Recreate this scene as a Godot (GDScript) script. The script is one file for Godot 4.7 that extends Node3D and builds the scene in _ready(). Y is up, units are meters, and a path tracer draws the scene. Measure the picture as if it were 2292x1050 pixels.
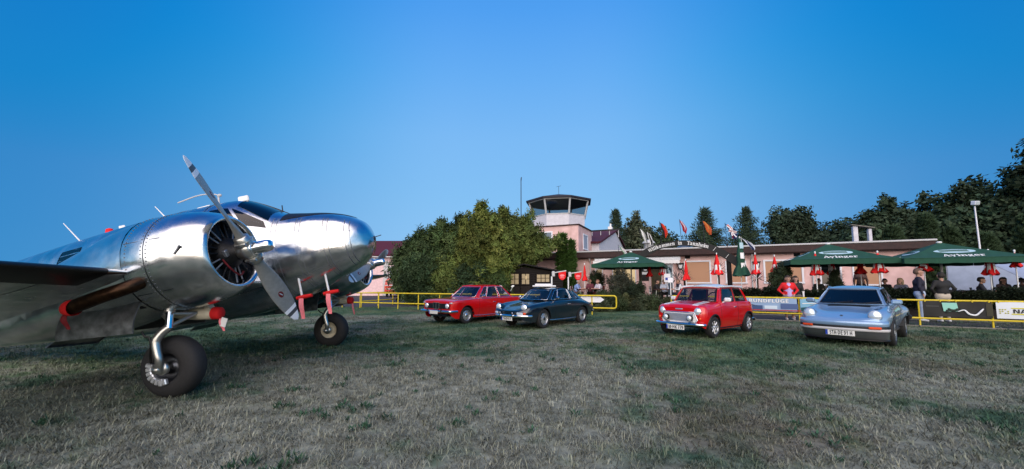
extends Node3D

var M := {}
var rng := RandomNumberGenerator.new()
var used := {}


class Shape:
	var st := SurfaceTool.new()
	var g := 1
	var xf := Transform3D()
	var colored := false
	var col := Color.WHITE

	func _init(with_colors := false) -> void:
		colored = with_colors
		st.begin(Mesh.PRIMITIVE_TRIANGLES)
		st.set_smooth_group(1)

	func flat() -> Shape:
		st.set_smooth_group(-1)
		return self

	func smooth() -> Shape:
		g += 1
		st.set_smooth_group(g)
		return self

	func v(p: Vector3) -> void:
		if colored:
			st.set_color(col)
		st.add_vertex(xf * p)

	func tri(a: Vector3, b: Vector3, c: Vector3) -> void:
		v(a); v(b); v(c)

	func quad(a: Vector3, b: Vector3, c: Vector3, d: Vector3) -> void:
		v(a); v(b); v(c)
		v(a); v(c); v(d)

	func tri_uv(p: Array, uv: Array) -> void:
		for i in 3:
			st.set_uv(uv[i])
			v(p[i])

	func grid(rows: Array, closed := false) -> void:
		for i in rows.size() - 1:
			var a: PackedVector3Array = rows[i]
			var b: PackedVector3Array = rows[i + 1]
			var n := a.size()
			for j in (n if closed else n - 1):
				var k := (j + 1) % n
				quad(a[j], b[j], b[k], a[k])

	func fan(ring: PackedVector3Array, flip := false) -> void:
		var c := Vector3.ZERO
		for p in ring:
			c += p
		c /= ring.size()
		for j in ring.size():
			var k := (j + 1) % ring.size()
			if flip:
				tri(c, ring[k], ring[j])
			else:
				tri(c, ring[j], ring[k])

	func box(c: Vector3, s: Vector3, bs := Basis(), bev := 0.0) -> Shape:
		flat()
		var h := s / 2.0
		if bev > 0.0:
			bev = min(bev, min(h.x, min(h.y, h.z)) * 0.9)
		var at := func(sx: float, sy: float, sz: float, ax: int) -> Vector3:
			var p := Vector3(sx * (h.x - bev), sy * (h.y - bev), sz * (h.z - bev))
			if ax == 0: p.x = sx * h.x
			if ax == 1: p.y = sy * h.y
			if ax == 2: p.z = sz * h.z
			return c + bs * p
		for f in [-1.0, 1.0]:
			var q := [[-1.0, -f], [1.0, -f], [1.0, f], [-1.0, f]]
			quad(at.call(f, q[0][0], q[0][1], 0), at.call(f, q[1][0], q[1][1], 0), at.call(f, q[2][0], q[2][1], 0), at.call(f, q[3][0], q[3][1], 0))
			quad(at.call(q[0][1], f, q[0][0], 1), at.call(q[1][1], f, q[1][0], 1), at.call(q[2][1], f, q[2][0], 1), at.call(q[3][1], f, q[3][0], 1))
			quad(at.call(q[0][0], q[0][1], f, 2), at.call(q[1][0], q[1][1], f, 2), at.call(q[2][0], q[2][1], f, 2), at.call(q[3][0], q[3][1], f, 2))
		if bev > 0.0:
			for a in [-1.0, 1.0]:
				for b in [-1.0, 1.0]:
					quad(at.call(a, b, -1.0, 0), at.call(a, b, -1.0, 1), at.call(a, b, 1.0, 1), at.call(a, b, 1.0, 0))
					quad(at.call(a, -1.0, b, 0), at.call(a, -1.0, b, 2), at.call(a, 1.0, b, 2), at.call(a, 1.0, b, 0))
					quad(at.call(-1.0, a, b, 1), at.call(-1.0, a, b, 2), at.call(1.0, a, b, 2), at.call(1.0, a, b, 1))
					for d in [-1.0, 1.0]:
						tri(at.call(a, b, d, 0), at.call(a, b, d, 1), at.call(a, b, d, 2))
		return self

	func bar(a: Vector3, b: Vector3, w: float, d: float, up := Vector3.UP, bev := 0.0) -> Shape:
		var z := (b - a).normalized()
		if absf(z.dot(up)) > 0.98:
			up = Vector3.RIGHT
		var x := up.cross(z).normalized()
		return box((a + b) / 2.0, Vector3(w, d, a.distance_to(b)), Basis(x, z.cross(x), z), bev)

	func tube(path: PackedVector3Array, r, sides := 8, caps := true) -> Shape:
		smooth()
		var rows := []
		var n := path.size()
		var x := Vector3.ZERO
		for i in n:
			var t := (path[mini(i + 1, n - 1)] - path[maxi(i - 1, 0)]).normalized()
			if x == Vector3.ZERO:
				x = t.cross(Vector3.UP if absf(t.y) < 0.9 else Vector3.RIGHT).normalized()
			x = (x - t * x.dot(t)).normalized()
			var y := t.cross(x)
			var rad: float = r[i] if r is Array or r is PackedFloat32Array else r
			var ring := PackedVector3Array()
			for k in sides:
				var a := TAU * k / sides
				ring.append(path[i] + (x * cos(a) + y * sin(a)) * rad)
			rows.append(ring)
		grid(rows, true)
		if caps:
			flat()
			fan(rows[0])
			fan(rows[n - 1], true)
		return self

	# profile of (radius, along); axis along local +y of the transform t
	func lathe(profile: Array, t := Transform3D(), sides := 20, crease := []) -> Shape:
		smooth()
		var rows := []
		for i in profile.size():
			var ring := PackedVector3Array()
			for k in sides:
				var a := TAU * k / sides
				ring.append(t * Vector3(cos(a) * profile[i].x, profile[i].y, sin(a) * profile[i].x))
			rows.append(ring)
		for i in rows.size() - 1:
			if i in crease:
				smooth()
			grid([rows[i], rows[i + 1]], true)
		return self

	func ball(c: Vector3, r: Vector3, bs := Basis(), nu := 12, nv := 8) -> Shape:
		smooth()
		var rows := []
		for i in nv + 1:
			var ring := PackedVector3Array()
			var p := PI * i / nv
			for k in nu:
				var a := TAU * k / nu
				ring.append(c + bs * (Vector3(sin(p) * cos(a), cos(p), sin(p) * sin(a)) * r))
			rows.append(ring)
		grid(rows, true)
		return self

	# polygon in the local xy plane, thick along local z
	func prism(poly: PackedVector2Array, depth: float, t := Transform3D()) -> Shape:
		flat()
		var ids := Geometry2D.triangulate_polygon(poly)
		for s in [-0.5, 0.5]:
			for i in range(0, ids.size(), 3):
				var p := []
				for k in 3:
					var q := poly[ids[i + k]]
					p.append(t * Vector3(q.x, q.y, s * depth))
				if s > 0:
					tri(p[0], p[2], p[1])
				else:
					tri(p[0], p[1], p[2])
		for i in poly.size():
			var a := poly[i]
			var b := poly[(i + 1) % poly.size()]
			quad(t * Vector3(a.x, a.y, -depth / 2), t * Vector3(b.x, b.y, -depth / 2), t * Vector3(b.x, b.y, depth / 2), t * Vector3(a.x, a.y, depth / 2))
		return self

	# a sheet f(u, v) over [u0,u1]x[v0,v1]
	func sheet(f: Callable, u0: float, u1: float, v0: float, v1: float, nu := 6, nv := 6) -> Shape:
		smooth()
		var rows := []
		for i in nu + 1:
			var row := PackedVector3Array()
			for j in nv + 1:
				row.append(f.call(lerpf(u0, u1, float(i) / nu), lerpf(v0, v1, float(j) / nv)))
			rows.append(row)
		grid(rows)
		return self

	# a thick slab: the sheet f moved by d along its own normal
	func slab(f: Callable, u0: float, u1: float, v0: float, v1: float, d: float, nu := 6, nv := 6) -> Shape:
		var rows := []
		var back := []
		for i in nu + 1:
			var row := PackedVector3Array()
			var rb := PackedVector3Array()
			for j in nv + 1:
				var u := lerpf(u0, u1, float(i) / nu)
				var w := lerpf(v0, v1, float(j) / nv)
				var p: Vector3 = f.call(u, w)
				var du: Vector3 = f.call(u + 0.002 * (u1 - u0), w) - f.call(u - 0.002 * (u1 - u0), w)
				var dv: Vector3 = f.call(u, w + 0.002 * (v1 - v0)) - f.call(u, w - 0.002 * (v1 - v0))
				var nn := du.cross(dv).normalized() * d
				row.append(p + nn)
				rb.append(p - nn * 0.2)
			rows.append(row)
			back.append(rb)
		smooth()
		grid(rows)
		flat()
		for i in nu:
			quad(rows[i][0], rows[i + 1][0], back[i + 1][0], back[i][0])
			quad(rows[i][nv], rows[i + 1][nv], back[i + 1][nv], back[i][nv])
		for j in nv:
			quad(rows[0][j], rows[0][j + 1], back[0][j + 1], back[0][j])
			quad(rows[nu][j], rows[nu][j + 1], back[nu][j + 1], back[nu][j])
		return self

	func mesh() -> ArrayMesh:
		st.generate_normals()
		st.index()
		return st.commit()


func V(x: float, y: float, z: float) -> Vector3:
	return Vector3(x, y, z)


func path(a: Array) -> PackedVector3Array:
	return PackedVector3Array(a)


func smooth_path(a: Array, n := 4) -> PackedVector3Array:
	var o := PackedVector3Array()
	for i in a.size() - 1:
		var p0: Vector3 = a[maxi(i - 1, 0)]
		var p3: Vector3 = a[mini(i + 2, a.size() - 1)]
		for k in n:
			o.append((a[i] as Vector3).cubic_interpolate(a[i + 1], p0, p3, float(k) / n))
	o.append(a[a.size() - 1])
	return o


func numbered(called: String, parent: Node) -> String:
	var key := str(parent.get_instance_id()) + called
	var n: int = used.get(key, 0)
	used[key] = n + 1
	return called if n == 0 else "%s_%03d" % [called, n]


func tag(o: Node, label: String, category: String, group := "", kind := "") -> Node:
	if label: o.set_meta("label", label)
	if category: o.set_meta("category", category)
	if group: o.set_meta("group", group)
	if kind: o.set_meta("kind", kind)
	return o


func thing(called: String, label: String, category: String, at := Vector3.ZERO, turn := 0.0, group := "") -> Node3D:
	var o := Node3D.new()
	o.name = numbered(called, self)
	add_child(o, true)
	o.position = at
	o.rotation.y = turn
	tag(o, label, category, group)
	return o


func obj(called: String, s, m: Material, parent: Node = self, t := Transform3D()) -> MeshInstance3D:
	var o := MeshInstance3D.new()
	o.name = numbered(called, parent)
	o.mesh = s.mesh() if s is Shape else s
	o.material_override = m
	o.transform = t
	parent.add_child(o, true)
	return o


func copies(called: String, mesh: Mesh, m: Material, spots: Array, tints: Array, parent: Node) -> MultiMeshInstance3D:
	var mm := MultiMesh.new()
	mm.transform_format = MultiMesh.TRANSFORM_3D
	mm.use_colors = tints.size() > 0
	mm.mesh = mesh
	mm.instance_count = spots.size()
	for i in spots.size():
		mm.set_instance_transform(i, spots[i])
		if mm.use_colors:
			mm.set_instance_color(i, tints[i])
	var o := MultiMeshInstance3D.new()
	o.name = numbered(called, parent)
	o.multimesh = mm
	o.material_override = m
	o.set_meta("kind", "stuff")
	parent.add_child(o, true)
	return o


func dup(o: Node3D, called: String, label: String, at: Vector3, turn: float, group := "") -> Node3D:
	var c: Node3D = o.duplicate()
	c.name = numbered(called, self)
	add_child(c, true)
	c.position = at
	c.rotation.y = turn
	tag(c, label, "", group)
	return c


func lettering(called: String, words: String, high: float, m: Material, parent: Node, t: Transform3D, depth := 0.004, font := "Droid Sans", weight := 700, stretch := 1.0, italic := false) -> MeshInstance3D:
	var f := SystemFont.new()
	f.font_names = PackedStringArray([font])
	f.font_weight = weight
	f.font_italic = italic
	var tm := TextMesh.new()
	tm.font = f
	tm.text = words
	tm.font_size = 32
	tm.pixel_size = high / 23.0
	tm.depth = depth
	tm.curve_step = 2.0
	var o := MeshInstance3D.new()
	o.name = numbered(called, parent)
	o.mesh = tm
	o.material_override = m
	o.transform = t.scaled_local(Vector3(stretch, 1, 1))
	parent.add_child(o, true)
	return o


func paint(c: Color, rough := 0.6, metal := 0.0) -> StandardMaterial3D:
	var m := StandardMaterial3D.new()
	m.albedo_color = c
	m.roughness = rough
	m.metallic = metal
	return m


func noise(freq: float, seed_: int, octaves := 4, kind := FastNoiseLite.TYPE_SIMPLEX_SMOOTH) -> FastNoiseLite:
	var n := FastNoiseLite.new()
	n.seed = seed_
	n.frequency = freq
	n.noise_type = kind
	n.fractal_octaves = octaves
	return n


# a seamless picture of grain between two colours
func grain(size: int, freq: float, seed_: int, lo: Color, hi: Color, octaves := 4, power := 1.0) -> ImageTexture:
	var im := noise(freq, seed_, octaves).get_seamless_image(size, size)
	var out := Image.create(size, size, false, Image.FORMAT_RGB8)
	for y in size:
		for x in size:
			out.set_pixel(x, y, lo.lerp(hi, pow(im.get_pixel(x, y).r, power)))
	return ImageTexture.create_from_image(out)


func tri_map(m: StandardMaterial3D, tex: Texture2D, scale: float, world := false) -> StandardMaterial3D:
	m.albedo_texture = tex
	m.uv1_triplanar = true
	m.uv1_world_triplanar = world
	m.uv1_scale = Vector3.ONE * scale
	return m


func bump(m: StandardMaterial3D, size: int, freq: float, seed_: int, strength: float, scale := 0.0, octaves := 3) -> StandardMaterial3D:
	var im := noise(freq, seed_, octaves).get_seamless_image(size, size)
	im.bump_map_to_normal_map(strength)
	m.normal_enabled = true
	m.normal_texture = ImageTexture.create_from_image(im)
	if scale > 0.0:
		m.uv1_triplanar = true
		m.uv1_scale = Vector3.ONE * scale
	return m


func _ready() -> void:
	rng.seed = 20
	# camera, sky, sun, exposure
	var cam := Camera3D.new()
	cam.name = "camera"
	cam.projection = Camera3D.PROJECTION_FRUSTUM
	cam.near = 0.05
	cam.far = 900.0
	cam.size = 0.05 * 1050.0 / 860.0
	cam.frustum_offset = Vector2(0.0, 0.05 * 34.0 / 860.0)
	cam.position = V(0, 1.45, 0)
	cam.rotation.x = atan(75.0 / 860.0)
	add_child(cam)
	cam.current = true
	var we := WorldEnvironment.new()
	we.name = "world_environment"
	var e := Environment.new()
	e.background_mode = Environment.BG_SKY
	e.sky = Sky.new()
	var pano := PanoramaSkyMaterial.new()
	pano.panorama = dusk_sky()
	e.sky.sky_material = pano
	e.background_energy_multiplier = 1.0
	e.tonemap_mode = Environment.TONE_MAPPER_LINEAR
	e.tonemap_exposure = 1.7
	e.sdfgi_enabled = true
	e.ssao_enabled = true
	e.ssil_enabled = true
	we.environment = e
	add_child(we)
	var sun := DirectionalLight3D.new()
	sun.name = "sun"
	sun.light_energy = 0.78
	sun.light_color = Color(1.0, 0.91, 0.83)
	sun.light_angular_distance = 90.0
	sun.shadow_enabled = true
	sun.rotation_degrees = V(-33, -10, 0)
	add_child(sun)

	make_materials()
	make_ground()
	make_buildings()
	make_trees()
	make_airplane()
	make_cars()
	make_terrace()
	make_people()
	make_grass()


func dusk_sky() -> ImageTexture:
	var w := 512
	var h := 256
	var im := Image.create(w, h, false, Image.FORMAT_RGBF)
	# clear dusk air by elevation, in linear light
	var el := [-90.0, -2.0, 0.0, 6.0, 12.0, 21.0, 29.0, 37.0, 55.0, 90.0]
	var c := [
		Vector3(0.05, 0.07, 0.09), Vector3(0.20, 0.36, 0.56), Vector3(0.33, 0.60, 0.92), Vector3(0.27, 0.56, 0.91), Vector3(0.232, 0.53, 0.90),
		Vector3(0.200, 0.49, 0.91), Vector3(0.135, 0.425, 0.905), Vector3(0.080, 0.350, 0.88), Vector3(0.022, 0.20, 0.64), Vector3(0.015, 0.15, 0.52)]
	var glow_at := deg_to_rad(172.0)
	for j in h:
		var up := 90.0 - (j + 0.5) / h * 180.0
		var k := 0
		while k < el.size() - 2 and up > el[k + 1]:
			k += 1
		var base: Vector3 = c[k].lerp(c[k + 1], clampf((up - el[k]) / (el[k + 1] - el[k]), 0, 1))
		for i in w:
			var az := (i + 0.5) / w * TAU
			var d := absf(angle_difference(az, glow_at))
			var near := exp(-pow(d / 1.0, 2.0))
			var low := exp(-pow(maxf(up, 0.0) / 6.0, 1.3)) if up > -2 else 0.0
			var mid := exp(-pow(maxf(up, 0.0) / 20.0, 1.5)) if up > -2 else 0.0
			var q := base / 1.7
			q = q.lerp(Vector3(1.14, 1.26, 1.38), near * mid * 0.75)
			q = q.lerp(Vector3(1.9, 1.35, 0.92), near * low * 0.8)
			# the air away from the glow darkens towards the sides
			var far := smoothstep(0.16, 1.0, absf(angle_difference(az, 0.02))) * (1.0 - near) * smoothstep(88.0, 50.0, up)
			q *= Vector3(maxf(pow(1.0 - 0.85 * far, 1.0 + clampf((up - 12.0) / 11.0, 0.0, 1.5)), 0.05), 1.0 - 0.54 * far, 1.0 - 0.34 * far)
			im.set_pixel(i, j, Color(q.x, q.y, q.z))
	return ImageTexture.create_from_image(im)


func make_materials() -> void:
	# aircraft
	var alu := paint(Color(0.90, 0.91, 0.91), 0.17, 1.0)
	tri_map(alu, grain(256, 0.02, 3, Color(0.80, 0.81, 0.83), Color(1, 1, 1), 5), 0.7)
	alu.roughness_texture = grain(256, 0.018, 8, Color(0.45, 0.45, 0.45), Color(1, 1, 1), 5)
	alu.roughness = 0.30
	bump(alu, 256, 0.012, 61, 1.2)
	M.alu = alu
	M.alu_dull = tri_map(paint(Color(0.62, 0.64, 0.66), 0.42, 1.0), grain(128, 0.03, 5, Color(0.6, 0.6, 0.6), Color(1, 1, 1)), 1.5)
	M.alu_dark = paint(Color(0.35, 0.36, 0.38), 0.4, 1.0)
	M.chrome = paint(Color(0.90, 0.91, 0.93), 0.05, 1.0)
	M.steel = paint(Color(0.72, 0.72, 0.70), 0.3, 0.9)
	M.boot = paint(Color(0.045, 0.046, 0.05), 0.38)
	M.black = paint(Color(0.05, 0.05, 0.055), 0.5)
	M.dark = paint(Color(0.10, 0.10, 0.105), 0.6)
	M.rubber = bump(tri_map(paint(Color(0.13, 0.13, 0.135), 0.75), grain(128, 0.06, 7, Color(0.75, 0.74, 0.72), Color(1, 1, 1)), 2.0), 128, 0.2, 4, 1.2, 3.0)
	M.prop_grey = tri_map(paint(Color(0.60, 0.61, 0.60), 0.45, 0.35), grain(128, 0.05, 12, Color(0.85, 0.85, 0.85), Color(1, 1, 1)), 2.5)
	M.white = paint(Color(0.90, 0.90, 0.89), 0.45)
	M.cream_paint = paint(Color(0.78, 0.75, 0.66), 0.5)
	M.exhaust = tri_map(paint(Color(0.30, 0.23, 0.18), 0.38, 0.85), grain(128, 0.03, 13, Color(0.45, 0.38, 0.34), Color(1, 0.95, 0.85)), 3.0)
	M.red_cloth = paint(Color(0.80, 0.06, 0.07), 0.85)
	M.pink_cloth = paint(Color(0.93, 0.52, 0.55), 0.85)
	M.pane = paint(Color(0.02, 0.03, 0.045), 0.04)
	M.engine = tri_map(paint(Color(0.20, 0.20, 0.21), 0.5, 0.6), grain(64, 0.1, 14, Color(0.4, 0.4, 0.4), Color(1, 1, 1)), 6.0)
	M.blade_white = paint(Color(0.88, 0.89, 0.90), 0.5)
	M.blade_dark = paint(Color(0.27, 0.28, 0.29), 0.5)
	M.emblem = paint(Color(0.36, 0.05, 0.06), 0.5)
	# cars
	M.car_red = gloss(Color(0.78, 0.02, 0.04))
	M.car_green = gloss(Color(0.045, 0.10, 0.15))
	M.car_blue = gloss(Color(0.54, 0.66, 0.78), 0.35)
	M.car_white = gloss(Color(0.90, 0.90, 0.90))
	M.grey_sill = gloss(Color(0.30, 0.31, 0.32))
	var g := paint(Color(0.05, 0.08, 0.10, 0.42), 0.03)
	g.transparency = BaseMaterial3D.TRANSPARENCY_ALPHA
	M.glass = g
	var gd := paint(Color(0.015, 0.025, 0.045, 0.88), 0.03)
	gd.transparency = BaseMaterial3D.TRANSPARENCY_ALPHA
	M.glass_dark = gd
	M.lens = paint(Color(0.82, 0.86, 0.88), 0.08, 0.35)
	M.amber = paint(Color(0.85, 0.30, 0.12), 0.2)
	M.seat = paint(Color(0.06, 0.06, 0.065), 0.8)
	M.plate = paint(Color(0.88, 0.88, 0.86), 0.5)
	M.plate_blue = paint(Color(0.06, 0.22, 0.62), 0.5)
	M.ink = paint(Color(0.05, 0.05, 0.06), 0.6)
	M.rim = paint(Color(0.80, 0.81, 0.82), 0.3, 0.75)
	M.rim_dull = paint(Color(0.55, 0.56, 0.58), 0.4, 0.7)
	# buildings
	M.pink = tri_map(paint(Color(0.93, 0.78, 0.76), 0.9), grain(256, 0.012, 21, Color(0.86, 0.84, 0.82), Color(1, 1, 1), 5), 0.25)
	M.pink_pale = tri_map(paint(Color(0.93, 0.80, 0.80), 0.9), grain(256, 0.02, 22, Color(0.90, 0.90, 0.90), Color(1, 1, 1), 5), 0.6)
	M.wall_white = tri_map(paint(Color(0.86, 0.85, 0.88), 0.9), grain(256, 0.02, 23, Color(0.9, 0.9, 0.9), Color(1, 1, 1), 5), 0.6)
	M.fascia = tri_map(paint(Color(0.22, 0.12, 0.11), 0.7), grain(128, 0.03, 24, Color(0.7, 0.7, 0.7), Color(1, 1, 1)), 1.0)
	M.trim = paint(Color(0.74, 0.74, 0.74), 0.6)
	M.roof_red = tri_map(paint(Color(0.36, 0.10, 0.16), 0.75), grain(128, 0.04, 25, Color(0.7, 0.7, 0.7), Color(1, 1, 1)), 1.0)
	M.roof_dark = paint(Color(0.12, 0.12, 0.14), 0.8)
	M.slate = paint(Color(0.16, 0.15, 0.19), 0.7)
	M.window = paint(Color(0.30, 0.36, 0.42), 0.05, 0.3)
	M.window_dark = paint(Color(0.03, 0.035, 0.045), 0.04)
	M.blind = paint(Color(0.72, 0.55, 0.43), 0.8)
	M.shutter = paint(Color(0.62, 0.66, 0.72), 0.7)
	M.frame_white = paint(Color(0.90, 0.90, 0.92), 0.5)
	var lit := paint(Color(0.72, 0.66, 0.52), 0.6)
	lit.emission_enabled = true
	lit.emission = Color(1.0, 0.86, 0.62)
	lit.emission_energy_multiplier = 0.24
	M.lit = lit
	var lit2 := paint(Color(0.60, 0.55, 0.45), 0.6)
	lit2.emission_enabled = true
	lit2.emission = Color(1.0, 0.84, 0.56)
	lit2.emission_energy_multiplier = 0.07
	M.lit_dim = lit2
	M.log = tri_map(paint(Color(0.11, 0.085, 0.075), 0.85), grain(128, 0.03, 26, Color(0.55, 0.5, 0.5), Color(1, 1, 1)), 1.2)
	M.felt = tri_map(paint(Color(0.13, 0.12, 0.125), 0.95), grain(128, 0.05, 27, Color(0.7, 0.7, 0.7), Color(1, 1, 1)), 1.2)
	M.yellow = tri_map(paint(Color(0.90, 0.80, 0.16), 0.5), grain(128, 0.03, 28, Color(0.82, 0.80, 0.72), Color(1, 1, 1)), 1.5)
	M.arch_board = paint(Color(0.15, 0.15, 0.145), 0.8)
	M.post_wood = tri_map(paint(Color(0.33, 0.29, 0.25), 0.9), grain(128, 0.04, 29, Color(0.5, 0.5, 0.5), Color(1, 1, 1)), 2.0)
	M.post_dark = tri_map(paint(Color(0.16, 0.12, 0.11), 0.9), grain(128, 0.04, 30, Color(0.5, 0.5, 0.5), Color(1, 1, 1)), 2.0)
	M.green_cloth = tri_map(paint(Color(0.09, 0.30, 0.22), 0.85), grain(128, 0.03, 31, Color(0.85, 0.85, 0.85), Color(1, 1, 1)), 1.0)
	M.green_cloth.backlight_enabled = true
	M.green_cloth.backlight = Color(0.06, 0.12, 0.09)
	M.red_umbrella = paint(Color(0.86, 0.05, 0.06), 0.8)
	M.dark_red = paint(Color(0.42, 0.04, 0.07), 0.8)
	M.logo_pale = paint(Color(0.66, 0.78, 0.82), 0.8)
	M.table_wood = paint(Color(0.26, 0.11, 0.09), 0.7)
	M.bark = tri_map(paint(Color(0.20, 0.16, 0.13), 0.95), grain(128, 0.05, 32, Color(0.4, 0.4, 0.4), Color(1, 1, 1)), 1.0)
	var leaf := paint(Color(1, 1, 1), 0.75)
	leaf.metallic_specular = 0.25
	leaf.vertex_color_use_as_albedo = true
	leaf.cull_mode = BaseMaterial3D.CULL_DISABLED
	leaf.backlight_enabled = true
	leaf.backlight = Color(0.25, 0.30, 0.12)
	M.leaf = leaf
	var skin := paint(Color(1, 1, 1), 0.8)
	skin.vertex_color_use_as_albedo = true
	M.tinted = skin
	M.hair = paint(Color(0.06, 0.045, 0.04), 0.6)
	M.asphalt = bump(tri_map(paint(Color(0.27, 0.27, 0.28), 0.95), grain(256, 0.04, 33, Color(0.75, 0.75, 0.75), Color(1, 1, 1), 5), 0.4), 128, 0.2, 9, 1.5, 0.4)
	M.concrete = tri_map(paint(Color(0.50, 0.49, 0.45), 0.95), grain(128, 0.05, 34, Color(0.75, 0.75, 0.75), Color(1, 1, 1)), 0.8)
	M.tarp = tri_map(paint(Color(0.62, 0.67, 0.76), 0.8), grain(128, 0.02, 35, Color(0.9, 0.9, 0.9), Color(1, 1, 1)), 0.6)


func gloss(c: Color, metal := 0.0) -> StandardMaterial3D:
	var m := paint(c, 0.28, metal)
	m.clearcoat_enabled = true
	m.clearcoat = 1.0
	m.clearcoat_roughness = 0.04
	return m


var n_big: FastNoiseLite
var n_mid: FastNoiseLite
var n_fine: FastNoiseLite
var n_bare: FastNoiseLite


# how dry (1) or green (0) the turf is, and its own colour in linear light
func turf(x: float, z: float) -> Color:
	var a := n_big.get_noise_2d(x, z)
	var b := n_mid.get_noise_2d(x, z)
	var c := n_fine.get_noise_2d(x, z)
	var far := smoothstep(-5.5, -9.0, z)
	var dry := clampf(0.74 - 0.40 * far + a * 0.55 + b * 0.45 + c * 0.5, 0.0, 1.0)
	dry = lerpf(dry, 0.12, 0.75 * smoothstep(-17.5, -19.5, z))
	dry = lerpf(dry, minf(dry, 0.45), smoothstep(5.0, 9.0, x) * 0.6)
	var green := Color(0.125, 0.180, 0.090).lerp(Color(0.062, 0.118, 0.072), clampf(0.5 - b * 1.3, 0, 1))
	var straw := Color(0.325, 0.330, 0.255).lerp(Color(0.220, 0.230, 0.178), clampf(0.5 + c * 1.4, 0, 1))
	var q := green.lerp(straw, smoothstep(0.2, 0.8, dry))
	var bare := smoothstep(0.32, 0.55, n_bare.get_noise_2d(x, z))
	return q.lerp(Color(0.200, 0.150, 0.108), bare * 0.4)


func make_ground() -> void:
	n_big = noise(0.11, 41, 3)
	n_mid = noise(0.45, 42, 3)
	n_fine = noise(2.2, 43, 3)
	n_bare = noise(0.22, 44, 3)
	var size := 1536
	var span := 72.0
	var im := Image.create(size, size, false, Image.FORMAT_RGB8)
	for j in size:
		for i in size:
			var x := -32.0 + span * (i + 0.5) / size
			var z := 14.0 - span * (j + 0.5) / size
			var q := turf(x, z)
			# thatch: short pale and dark strands
			var s := 0.66 + 0.9 * absf(n_fine.get_noise_2d(x * 3.1 + 50.0, z * 3.1)) + 0.25 * n_fine.get_noise_2d(x * 7.0, z * 7.0 + 90.0)
			im.set_pixel(i, j, Color(q.r * s, q.g * s, q.b * s).linear_to_srgb())
	var m := paint(Color(1, 1, 1), 1.0)
	m.metallic_specular = 0.1
	m.albedo_texture = ImageTexture.create_from_image(im)
	var s := Shape.new()
	var n := 96
	for i in n:
		for j in n:
			var q := []
			for k in [[0, 0], [1, 0], [1, 1], [0, 1]]:
				var x := turf_step(i + k[0], n)
				var z := turf_step(j + k[1], n) - 20.0
				q.append([V(x, rise(x, z), z), Vector2((x + 32.0) / span, (14.0 - z) / span)])
			s.tri_uv([q[0][0], q[1][0], q[2][0]], [q[0][1], q[1][1], q[2][1]])
			s.tri_uv([q[0][0], q[2][0], q[3][0]], [q[0][1], q[2][1], q[3][1]])
	tag(obj("grass_field", s, m), "mown airfield turf, dry straw and green in patches", "grass field", "", "structure")
	# paved strip and its kerbs
	var p := Shape.new()
	p.flat()
	p.quad(V(-60, 0.004, -45), V(-3.4, 0.004, -45), V(-3.4, 0.004, -23.4), V(-60, 0.004, -26.6))
	tag(obj("pavement", p, M.asphalt), "grey paved yard behind the yellow railing on the left", "pavement", "", "structure")
	var t := Shape.new()
	t.flat()
	t.quad(V(9.3, 0.004, -15.55), V(26.0, 0.004, -6.4), V(28.5, 0.004, -8.6), V(10.6, 0.004, -18.4))
	tag(obj("path", t, M.asphalt), "dark path running under the railing on the right", "path", "", "structure")
	for k in 2:
		var a := V(9.3, 0.0, -15.5) if k == 0 else V(10.6, 0.0, -18.45)
		var b := V(26.0, 0.0, -6.35) if k == 0 else V(28.5, 0.0, -8.65)
		var kerb := thing("kerb", ["pale concrete kerb on the lawn side of the dark path", "pale concrete kerb on the terrace side of the dark path"][k], "kerb", a, 0.0, "kerbs of the path")
		var len := a.distance_to(b)
		var dirn := (b - a).normalized()
		for i in int(len):
			var ks := Shape.new()
			ks.bar(dirn * (i + 0.01), dirn * (i + 0.99), 0.09, 0.09, Vector3.UP, 0.012)
			obj("kerbstone", ks, M.concrete, kerb)


# a barely raised patch where the two right-hand cars stand
func rise(x: float, z: float) -> float:
	return 0.02 * exp(-((x - 6.0) * (x - 6.0) + (z + 11.2) * (z + 11.2)) / 14.0)


func turf_step(i: int, n: int) -> float:
	var k := (float(i) / n) * 2.0 - 1.0
	return 60.0 * k + 340.0 * pow(k, 5.0)


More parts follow.
